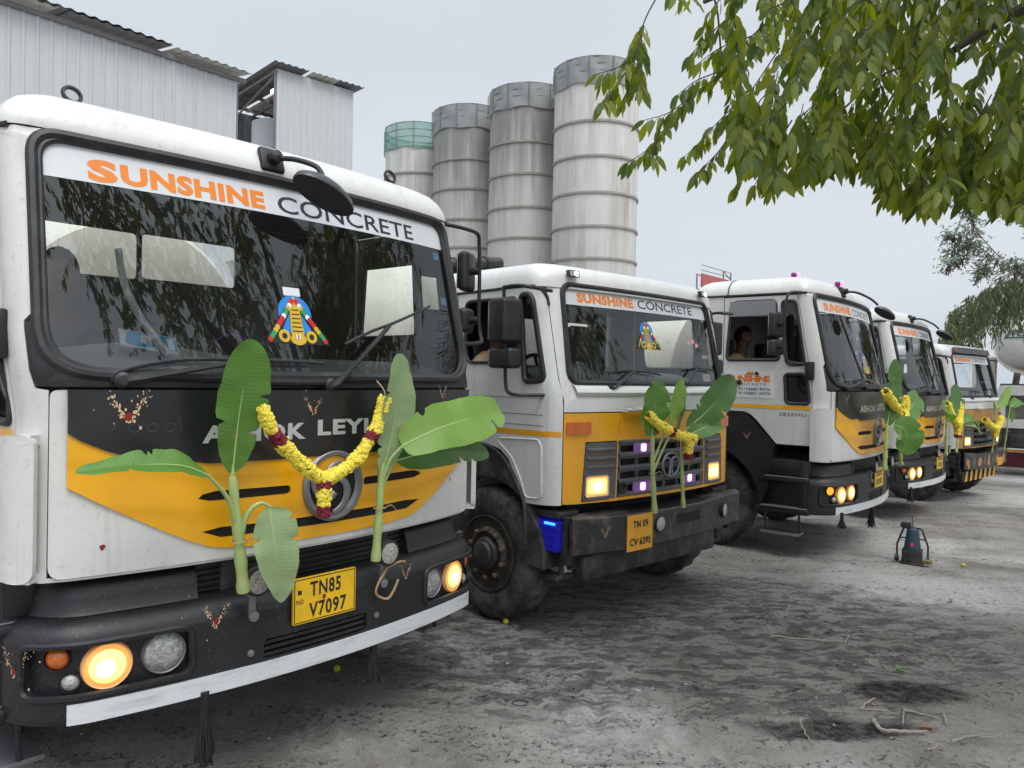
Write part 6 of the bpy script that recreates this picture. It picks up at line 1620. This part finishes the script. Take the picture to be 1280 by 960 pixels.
# ------------------------------------------------------------------ trees
def leaf_geo(b, base, d, nrm, L, W, mi=0):
    d = d.normalized(); S_ = d.cross(nrm); S_ = S_.normalized() if S_.length > 1e-4 else d.orthogonal().normalized(); N_ = S_.cross(d).normalized()
    prof = ((.0, .06), (.22, .82), (.5, 1.), (.78, .62), (1., .02)); cur = .12*L
    vs = []
    for t, w in prof:
        c = base+d*(t*L)+N_*(-cur*t*t)
        vs += [c-S_*(W/2*w)+N_*(.16*W*w), c, c+S_*(W/2*w)+N_*(.16*W*w)]
    fs = []
    for i in range(4):
        k = i*3; fs += [[k, k+1, k+4, k+3], [k+1, k+2, k+5, k+4]]
    b.add(vs, fs, mi)
def spray(tb, lb, P, rnd, L=.10, W=.042, gap=.05, r=.004, hang=.75, start=.15):
    Q = crv(P, 5); tb.tube(Q, [r*(1-.7*i/len(Q)) for i in range(len(Q))], 5)
    tot = sum((Q[i+1]-Q[i]).length for i in range(len(Q)-1)); acc = 0.; nxt = tot*start; sd = 1
    for i in range(len(Q)-1):
        seg = (Q[i+1]-Q[i]); sl = seg.length
        while nxt < acc+sl:
            t = (nxt-acc)/sl; p = Q[i].lerp(Q[i+1], t); T = seg.normalized()
            side = T.cross(V((0, 0, 1))); side = side.normalized() if side.length > .05 else V((1, 0, 0))
            a = rnd.uniform(-.5, .5)
            d = (T*.55+side*sd*rnd.uniform(.45, 1.)+V((0, 0, -1))*hang*rnd.uniform(.7, 1.7)+V((rnd.gauss(0, .2), rnd.gauss(0, .2), rnd.gauss(0, .12)))).normalized()
            pl_ = rnd.uniform(.008, .02); b0 = p+d*pl_
            nr = V((rnd.gauss(0, .5), -1+rnd.gauss(0, .5), .7+rnd.gauss(0, .3)))
            k = rnd.uniform(.65, 1.2)
            leaf_geo(lb, b0, d, nr, L*k, W*k*rnd.uniform(.85, 1.15)); tb.tube([p, b0], r*.3, 3, cap=False)
            sd = -sd; nxt += gap*rnd.uniform(.55, 1.25)
        acc += sl
    # end leaf
    leaf_geo(lb, Q[-1], (Q[-1]-Q[-2]).normalized()+V((0, 0, -.5)), V((0, -1, .5)), L, W)
rnd = random.Random(5)
tr = thing('broadleaf_tree', 'broadleaf tree whose leafy branches hang into the picture from the upper right', 'tree', (5.6, 2.6, 0))
tb = B(); lb = B(); base = V((5.6, 2.6, 0))
fork = V((5.5, 2.8, 3.3))
trunk = B(); trunk.tube([p-base for p in crv([V((5.6, 2.6, -.2)), V((5.62, 2.65, 1.2)), V((5.55, 2.75, 2.4)), fork], 6)], [.26]+[.23-.004*i for i in range(18)], 14); trunk.build('trunk', bark, tr)
limbs = []
def limb(pts, r0, r1):
    Q = crv([V(p) for p in pts], 6); tb.tube([p-base for p in Q], [r0+(r1-r0)*i/(len(Q)-1) for i in range(len(Q))], 8); limbs.append(Q); return Q
limb([fork, (4.6, 3.4, 4.4), (3.4, 4.0, 4.75), (2.4, 4.3, 4.6), (1.6, 4.45, 4.3), (1.05, 4.4, 4.0)], .13, .012)
limb([fork, (4.8, 3.8, 4.6), (4.0, 4.6, 5.0), (3.2, 5.2, 4.9), (2.2, 5.4, 4.5)], .12, .012)
limb([fork, (4.9, 3.2, 4.2), (3.9, 3.7, 4.2), (2.8, 4.0, 3.9), (2.2, 4.1, 3.55)], .11, .012)
limb([fork, (5.8, 2.2, 4.8), (5.2, 1.2, 5.8), (4.2, .6, 6.2)], .12, .02)
limb([fork, (6.2, 3.6, 4.8), (6.6, 4.6, 5.8), (6.4, 5.6, 6.3)], .12, .02)
limb([fork, (5.2, 2.9, 5.0), (4.5, 2.9, 6.1), (3.4, 3.0, 6.8)], .12, .02)
allp = [p for Q in limbs for p in Q]
# sprays whose tips make the hanging edge of the crown
vis = [([(826, -12), (806, 25), (793, 70), (768, 112), (752, 128)], 3.9), ([(800, 40), (782, 78), (748, 92)], 3.9), ([(793, 70), (792, 95), (778, 125)], 3.9), ([(800, 35), (803, 70), (800, 112)], 3.9),
       ([(838, -15), (850, -5), (866, -6)], 3.9),
       ([(1000, -10), (940, 45), (905, 88), (870, 115), (838, 148)], 4.3), ([(870, 115), (838, 140), (806, 150)], 4.3), ([(838, 148), (818, 180), (785, 203)], 4.3), ([(830, 150), (818, 180), (817, 196)], 4.3),
       ([(905, 88), (872, 100), (848, 118)], 4.3), ([(925, 10), (890, 40), (862, 70)], 4.1), ([(905, -8), (885, 20), (878, 45)], 4.0), ([(940, 45), (900, 60), (872, 80)], 4.2),
       ([(975, 60), (930, 125), (890, 165), (856, 195)], 4.5), ([(940, 110), (900, 150), (872, 180)], 4.5), ([(930, 125), (905, 180), (868, 220)], 4.5), ([(960, 120), (928, 170), (915, 200)], 4.4), ([(975, 130), (945, 190), (918, 235)], 4.6), ([(990, 150), (960, 200), (940, 238)], 4.4), ([(1000, 160), (975, 205), (962, 240)], 4.7)]
for pp, Y in vis:
    P = [at(x, y, Y+.12*math.sin(i*1.7+x)) for i, (x, y) in enumerate(pp)]
    spray(tb, lb, [p-base for p in P], rnd, .098, .033, .026, .0045, 1.1, .25 if len(pp) > 4 else .12)
def edge(x):
    pts = [(880, 60), (905, 150), (935, 215), (960, 235), (1000, 238), (1040, 220), (1075, 225), (1110, 258), (1150, 272), (1190, 252), (1230, 266), (1300, 276), (1500, 280)]
    for (a, ya), (b_, yb_) in zip(pts, pts[1:]):
        if a <= x <= b_: return ya+(yb_-ya)*(x-a)/(b_-a)
    return 60 if x < 880 else 270
gaps = [(1062, 190, 20), (1000, 205, 16), (1195, 70, 26), (1165, 128, 20), (1235, 95, 18), (950, 95, 16), (1105, 205, 12), (985, 150, 12), (930, 40, 14), (1040, 60, 9), (1120, 40, 9), (1215, 160, 12), (1265, 190, 10), (1010, 110, 9)]
made = 0
while made < 200:
    x1 = rnd.uniform(915, 1300); y1 = rnd.uniform(-30, edge(x1)-12)
    if made < 60: x1 = 915+made*6.6+rnd.uniform(-5, 5); y1 = edge(x1)-rnd.uniform(10, 24)
    if made >= 60 and any((x1-gx)**2+(y1-gy)**2 < (gr*1.3)**2 for gx, gy, gr in gaps): continue
    ln = rnd.uniform(60, 120); a = rnd.uniform(R(35), R(110))
    x0 = x1+ln*math.cos(a)*rnd.choice((1, 1, .6)); y0 = y1-ln*math.sin(a)
    Y = rnd.uniform(3.6, 5.8); P = [at(x0, y0, Y+rnd.uniform(-.2, .2)), at((x0+x1)/2+rnd.uniform(-8, 8), (y0+y1)/2-rnd.uniform(4, 14), Y), at(x1, y1, Y-rnd.uniform(0, .3))]
    if made >= 60 and any((xq-gx)**2+(yq-gy)**2 < gr**2 for gx, gy, gr in gaps for xq, yq in ((x0, y0), ((x0+x1)/2, (y0+y1)/2), ((x0+3*x1)/4, (y0+3*y1)/4))): continue
    spray(tb, lb, [p-base for p in P], rnd, .108*rnd.uniform(.8, 1.2), .039, .030, .0035, 1.1, .05)
    # twig back to the nearest limb
    if rnd.random() < .2:
        q = min(allp, key=lambda p: (p-P[0]).length)
        if (q-P[0]).length < .55: tb.tube([p-base for p in crv([q, q.lerp(P[0], .5)+V((0, 0, .08)), P[0]], 4)], .006, 5)
    made += 1
for k in range(34):
    x1 = rnd.uniform(1075, 1300); y1 = rnd.uniform(0, 215); ln = rnd.uniform(60, 110); a = rnd.uniform(R(40), R(105)); x0 = x1+ln*math.cos(a); y0 = y1-ln*math.sin(a); Y = rnd.uniform(3.5, 5.2)
    P = [at(x0, y0, Y), at((x0+x1)/2, (y0+y1)/2-8, Y), at(x1, y1, Y-.15)]; spray(tb, lb, [p-base for p in P], rnd, .105*rnd.uniform(.8, 1.2), .039, .030, .0035, 1.1, .05)
# crown beyond the frame, over and behind the camera
limb([fork, (4.6, 2.6, 4.7), (3.2, 2.4, 5.1), (1.9, 2.2, 5.2)], .11, .015); limb([fork, (4.4, 1.6, 4.9), (3., 1.2, 5.4), (1.4, 1.0, 5.5)], .11, .015)
limb([fork, (6.5, 3.6, 4.2), (7.4, 4.4, 4.6), (8.2, 5.0, 4.7)], .1, .015); allp = [p for Q in limbs for p in Q]
made = 0
while made < 1250:
    c = V((rnd.uniform(.9, 8.6), rnd.uniform(-.3, 6.2), 0)); q = min(allp, key=lambda p: (p.x-c.x)**2+(p.y-c.y)**2); c.z = q.z+rnd.gauss(.35, .55)
    if (c-q).length > 1.25 or c.z < 3.0 or mnoise.noise(c*1.1) < -.22: continue
    d = c-EYE; dep = d.dot(fw)
    if dep > .2:
        px = 640+960*d.dot(rt)/dep; py = 480-960*d.dot(up)/dep
        if px < 1300 and py > -190: continue
        if px < 1480 and py > 120: continue
    e = c+V((rnd.uniform(-.3, .3), rnd.uniform(-.3, .3), -rnd.uniform(.15, .45)))
    spray(tb, lb, [c-base, c.lerp(e, .5)-base+V((0, 0, .05)), e-base], rnd, .15, .062, .06, .004, .9, .05); made += 1
tb.build('branches', twigb, tr); lb.build('foliage', treeleaf, tr, ang=180)

# feathery tree with brown pods further off
pb = at(1345, 470, 11.); pt = thing('pod_tree', 'feathery grey green tree with brown pods at the right edge', 'tree', (pb.x, pb.y, -.1))
base = V((pb.x, pb.y, -.1)); b = B(); b.tube([V((0, 0, 0)), V((.05, .1, 1.5)), at(1340, 340, 11)-base, at(1320, 240, 11)-base], [.14, .12, .08, .04], 10); b.build('trunk', bark, pt)
tb = B(); lb = B(); pd = B()
for pp in ([(1330, 365), (1282, 346), (1240, 320), (1215, 305), (1185, 312)], [(1325, 300), (1260, 262), (1220, 248), (1200, 246)], [(1250, 322), (1222, 290), (1212, 262), (1204, 244)], [(1225, 310), (1205, 295), (1182, 292)], [(1220, 312), (1200, 322), (1185, 332)], [(1330, 330), (1290, 280), (1262, 268)], [(1240, 320), (1228, 335), (1226, 345)], [(1290, 348), (1275, 335), (1268, 325)]):
    P = [at(x, y, 11+.15*math.sin(i+x)) for i, (x, y) in enumerate(pp)]; Q = crv(P, 6); tb.tube([q-base for q in Q], [.008*(1-.7*i/len(Q)) for i in range(len(Q))], 5)
    for q in Q[len(Q)//3:]:
        px_ = rnd.uniform(0, 1)
        for k in range(7):
            d = V((rnd.gauss(0, .6), rnd.gauss(0, .6), rnd.gauss(-.35, .5))).normalized(); o = q-base+V((rnd.gauss(0, .04), rnd.gauss(0, .04), rnd.gauss(0, .04)))
            for j in range(5): leaf_geo(lb, o+d*(.02+.03*j), (d+V((rnd.gauss(0, .7), rnd.gauss(0, .7), rnd.gauss(0, .7)))), V((rnd.gauss(0, 1), -1, .5)), .055, .018)
        if rnd.random() < .55:
            for k in range(rnd.randint(2, 4)): leaf_geo(pd, q-base, V((rnd.gauss(0, .25), rnd.gauss(0, .25), -1)), V((rnd.gauss(0, 1), -1, 0)), rnd.uniform(.11, .19), .035)
ptop = at(1320, 240, 11)-base
for k in range(420):
    p = ptop+V((rnd.gauss(1.0, .55), rnd.gauss(.1, .7), rnd.gauss(.3, .55)))
    if (p+base-EYE).dot(rt)/(p+base-EYE).dot(fw) < .70: continue
    d = V((rnd.gauss(0, .6), rnd.gauss(0, .6), rnd.gauss(-.35, .5))).normalized()
    tb.tube([ptop.lerp(p, .6), p, p+d*.15], .006, 3, cap=False)
    for j in range(8): leaf_geo(lb, p+d*(.02+.025*j), d+V((rnd.gauss(0, .7), rnd.gauss(0, .7), rnd.gauss(0, .7))), V((rnd.gauss(0, 1), -1, .5)), .06, .02)
tb.build('branches', twigb, pt); lb.build('foliage', podleaf, pt, ang=180); pd.build('seed_pods', podbrown, pt, ang=180)

wb_ = at(1330, 470, 15.); wt = thing('weeping_tree', 'weeping tree with thin drooping foliage above the white vehicle at the right edge', 'tree', (wb_.x, wb_.y, -.19))
base = V((wb_.x, wb_.y, -.19)); b = B(); b.tube([V((0, 0, 0)), V((.1, 0, 1.8)), at(1322, 390, 15)-base, at(1300, 350, 15)-base], [.2, .17, .13, .08], 10); b.build('trunk', bark, wt)
tb = B(); lb = B()
for k in range(160):
    x0 = 1325-145*rnd.random()**.8 if k < 95 else rnd.uniform(1320, 1430); env_top = 338+max(0, (1262-x0))*.62+(max(0, x0-1290))*.1
    y0 = env_top+rnd.uniform(0, 42); ybot = min(432, y0+rnd.uniform(25, 62)); Y = 15+rnd.uniform(-1.3, 1.3)
    P = [at(x0+rnd.uniform(4, 18), y0-rnd.uniform(0, 8), Y), at(x0+rnd.uniform(0, 6), y0+6, Y), at(x0+rnd.uniform(-5, 3), (y0+ybot)/2, Y), at(x0+rnd.uniform(-8, 2), ybot, Y)]
    Q = crv(P, 6); tb.tube([q-base for q in Q], [.014*(1-.7*i/len(Q)) for i in range(len(Q))], 4)
    for q in Q:
        for j in range(3):
            leaf_geo(lb, q-base+V((rnd.gauss(0, .035), rnd.gauss(0, .05), rnd.gauss(0, .04))), V((rnd.gauss(0, .35), rnd.gauss(0, .35), -1)), V((rnd.gauss(0, 1), -1, .3)), rnd.uniform(.09, .17), .022)
for pp in ([(1322, 390), (1290, 362), (1262, 352), (1228, 372)], [(1322, 390), (1300, 350), (1270, 340), (1240, 352)], [(1300, 350), (1270, 343), (1240, 352)], [(1322, 390), (1280, 378), (1250, 385)]):
    Q = crv([at(x, y, 15) for x, y in pp], 6); tb.tube([q-base for q in Q], [.022*(1-.8*i/len(Q)) for i in range(len(Q))], 5)
tb.build('branches', twigb, wt); lb.build('foliage', weepleaf, wt, ang=180)
b = B(); b.tube([at(1195, 415, 24), at(1240, 355, 24), at(1330, 352, 24)], .012, 4); tag(b.build('overhead_wire', blackr, None), 'thin overhead wire crossing the weeping tree', 'wire')

rnb = random.Random(77); lb = B()  # tree masses added out of view to darken the windscreen reflections
for k in range(5200):
    cx, cy, rr, hh = [(17, 2, 2.6, 5.6), (18, 7.5, 2.8, 6.2), (15.5, -3.5, 2.6, 6.), (20, 11.5, 2.6, 5.6), (13, -9, 3., 6.5), (23, 14., 2.4, 5.)][k % 6]
    a = rnb.uniform(0, 2*PI); q = rnb.random()**.4; t = rnb.random()
    p = V((cx+rr*q*math.cos(a)*(1-.35*t), cy+rr*q*math.sin(a)*(1-.35*t), .6+hh*t+rnb.gauss(0, .25)))
    if mnoise.noise(p*.6) < -.2: continue
    leaf_geo(lb, p, V((rnb.gauss(0, .6), rnb.gauss(0, .6), -1)), V((rnb.gauss(0, 1), -1, .4)), rnb.uniform(.22, .42), .13)
bl_ = lb.build('unseen_tree_belt', weepleaf, None, ang=180); bl_['kind'] = 'stuff'
# ------------------------------------------------------------------ light
w = bpy.data.worlds.new('World'); sc.world = w; w.use_nodes = True; n = w.node_tree.nodes; l = w.node_tree.links
bg = n['Background']; bg.inputs['Strength'].default_value = .12
sky = n.new('ShaderNodeTexSky'); sky.sky_type = 'NISHITA'; sky.sun_disc = False
SUN_EL, SUN_AZ = R(58), R(150)     # azimuth clockwise from +Y
sky.sun_elevation = SUN_EL; sky.sun_rotation = SUN_AZ; sky.air_density = 1.; sky.dust_density = 3.; sky.ozone_density = 1.
tc = n.new('ShaderNodeTexCoord'); sp = n.new('ShaderNodeSeparateXYZ'); l.new(tc.outputs['Generated'], sp.inputs[0])
hs = n.new('ShaderNodeHueSaturation'); hs.inputs['Saturation'].default_value = .18; l.new(sky.outputs[0], hs.inputs['Color'])
mp = n.new('ShaderNodeMapping'); mp.inputs['Scale'].default_value = (1.2, 1.2, 3.5); l.new(tc.outputs['Generated'], mp.inputs['Vector'])
nz = n.new('ShaderNodeTexNoise'); nz.inputs['Scale'].default_value = 1.6; nz.inputs['Detail'].default_value = 5; nz.inputs['Roughness'].default_value = .5; l.new(mp.outputs[0], nz.inputs['Vector'])
cr = n.new('ShaderNodeMix'); cr.data_type = 'RGBA'; cr.inputs[6].default_value = (4.95, 5.5, 6.0, 1); cr.inputs[7].default_value = (5.5, 5.85, 6.3, 1)
mr = n.new('ShaderNodeMapRange'); mr.inputs['From Min'].default_value = .38; mr.inputs['From Max'].default_value = .62; l.new(nz.outputs['Fac'], mr.inputs['Value']); l.new(mr.outputs[0], cr.inputs[0])
mx = n.new('ShaderNodeMix'); mx.data_type = 'RGBA'; mx.inputs[0].default_value = .86; l.new(hs.outputs[0], mx.inputs[6]); l.new(cr.outputs[2], mx.inputs[7])
zr = n.new('ShaderNodeMapRange'); zr.interpolation_type = 'SMOOTHSTEP'; zr.inputs['From Min'].default_value = .46; zr.inputs['From Max'].default_value = .95; zr.inputs['To Min'].default_value = 1.; zr.inputs['To Max'].default_value = 1.7
l.new(sp.outputs[2], zr.inputs['Value'])
# cloud deck is brighter on the side of the hidden sun
dt = n.new('ShaderNodeVectorMath'); dt.operation = 'DOT_PRODUCT'; dt.inputs[1].default_value = (math.sin(SUN_AZ)*math.cos(SUN_EL), math.cos(SUN_AZ)*math.cos(SUN_EL), math.sin(SUN_EL)); l.new(tc.outputs['Generated'], dt.inputs[0])
dr = n.new('ShaderNodeMapRange'); dr.interpolation_type = 'SMOOTHSTEP'; dr.inputs['From Min'].default_value = .45; dr.inputs['From Max'].default_value = 1.; dr.inputs['To Min'].default_value = 1.; dr.inputs['To Max'].default_value = 1.9
l.new(dt.outputs['Value'], dr.inputs['Value'])
mm = n.new('ShaderNodeMath'); mm.operation = 'MULTIPLY'; l.new(zr.outputs[0], mm.inputs[0]); l.new(dr.outputs[0], mm.inputs[1])
sc3 = n.new('ShaderNodeVectorMath'); sc3.operation = 'SCALE'; l.new(mx.outputs[2], sc3.inputs[0]); l.new(mm.outputs[0], sc3.inputs['Scale'])
l.new(sc3.outputs[0], bg.inputs['Color'])
sd = bpy.data.lights.new('sun', 'SUN'); sd.energy = 1.3; sd.angle = R(28); sd.color = (1., .965, .92)
so = bpy.data.objects.new('sun', sd); COL.objects.link(so)
dv = V((math.sin(SUN_AZ)*math.cos(SUN_EL), math.cos(SUN_AZ)*math.cos(SUN_EL), math.sin(SUN_EL)))
so.rotation_euler = dv.to_track_quat('Z', 'Y').to_euler(); so.location = (3, -5, 12)
vs_ = sc.view_settings; vs_.view_transform = 'Standard'; vs_.look = 'None'; vs_.exposure = .20; vs_.gamma = 1.; vs_.use_curve_mapping = False
sc.cycles.max_bounces = 8; sc.cycles.transparent_max_bounces = 24; sc.cycles.diffuse_bounces = 4; sc.cycles.glossy_bounces = 4
sc.cycles.use_denoising = True
sc.cycles.caustics_reflective = False; sc.cycles.caustics_refractive = False
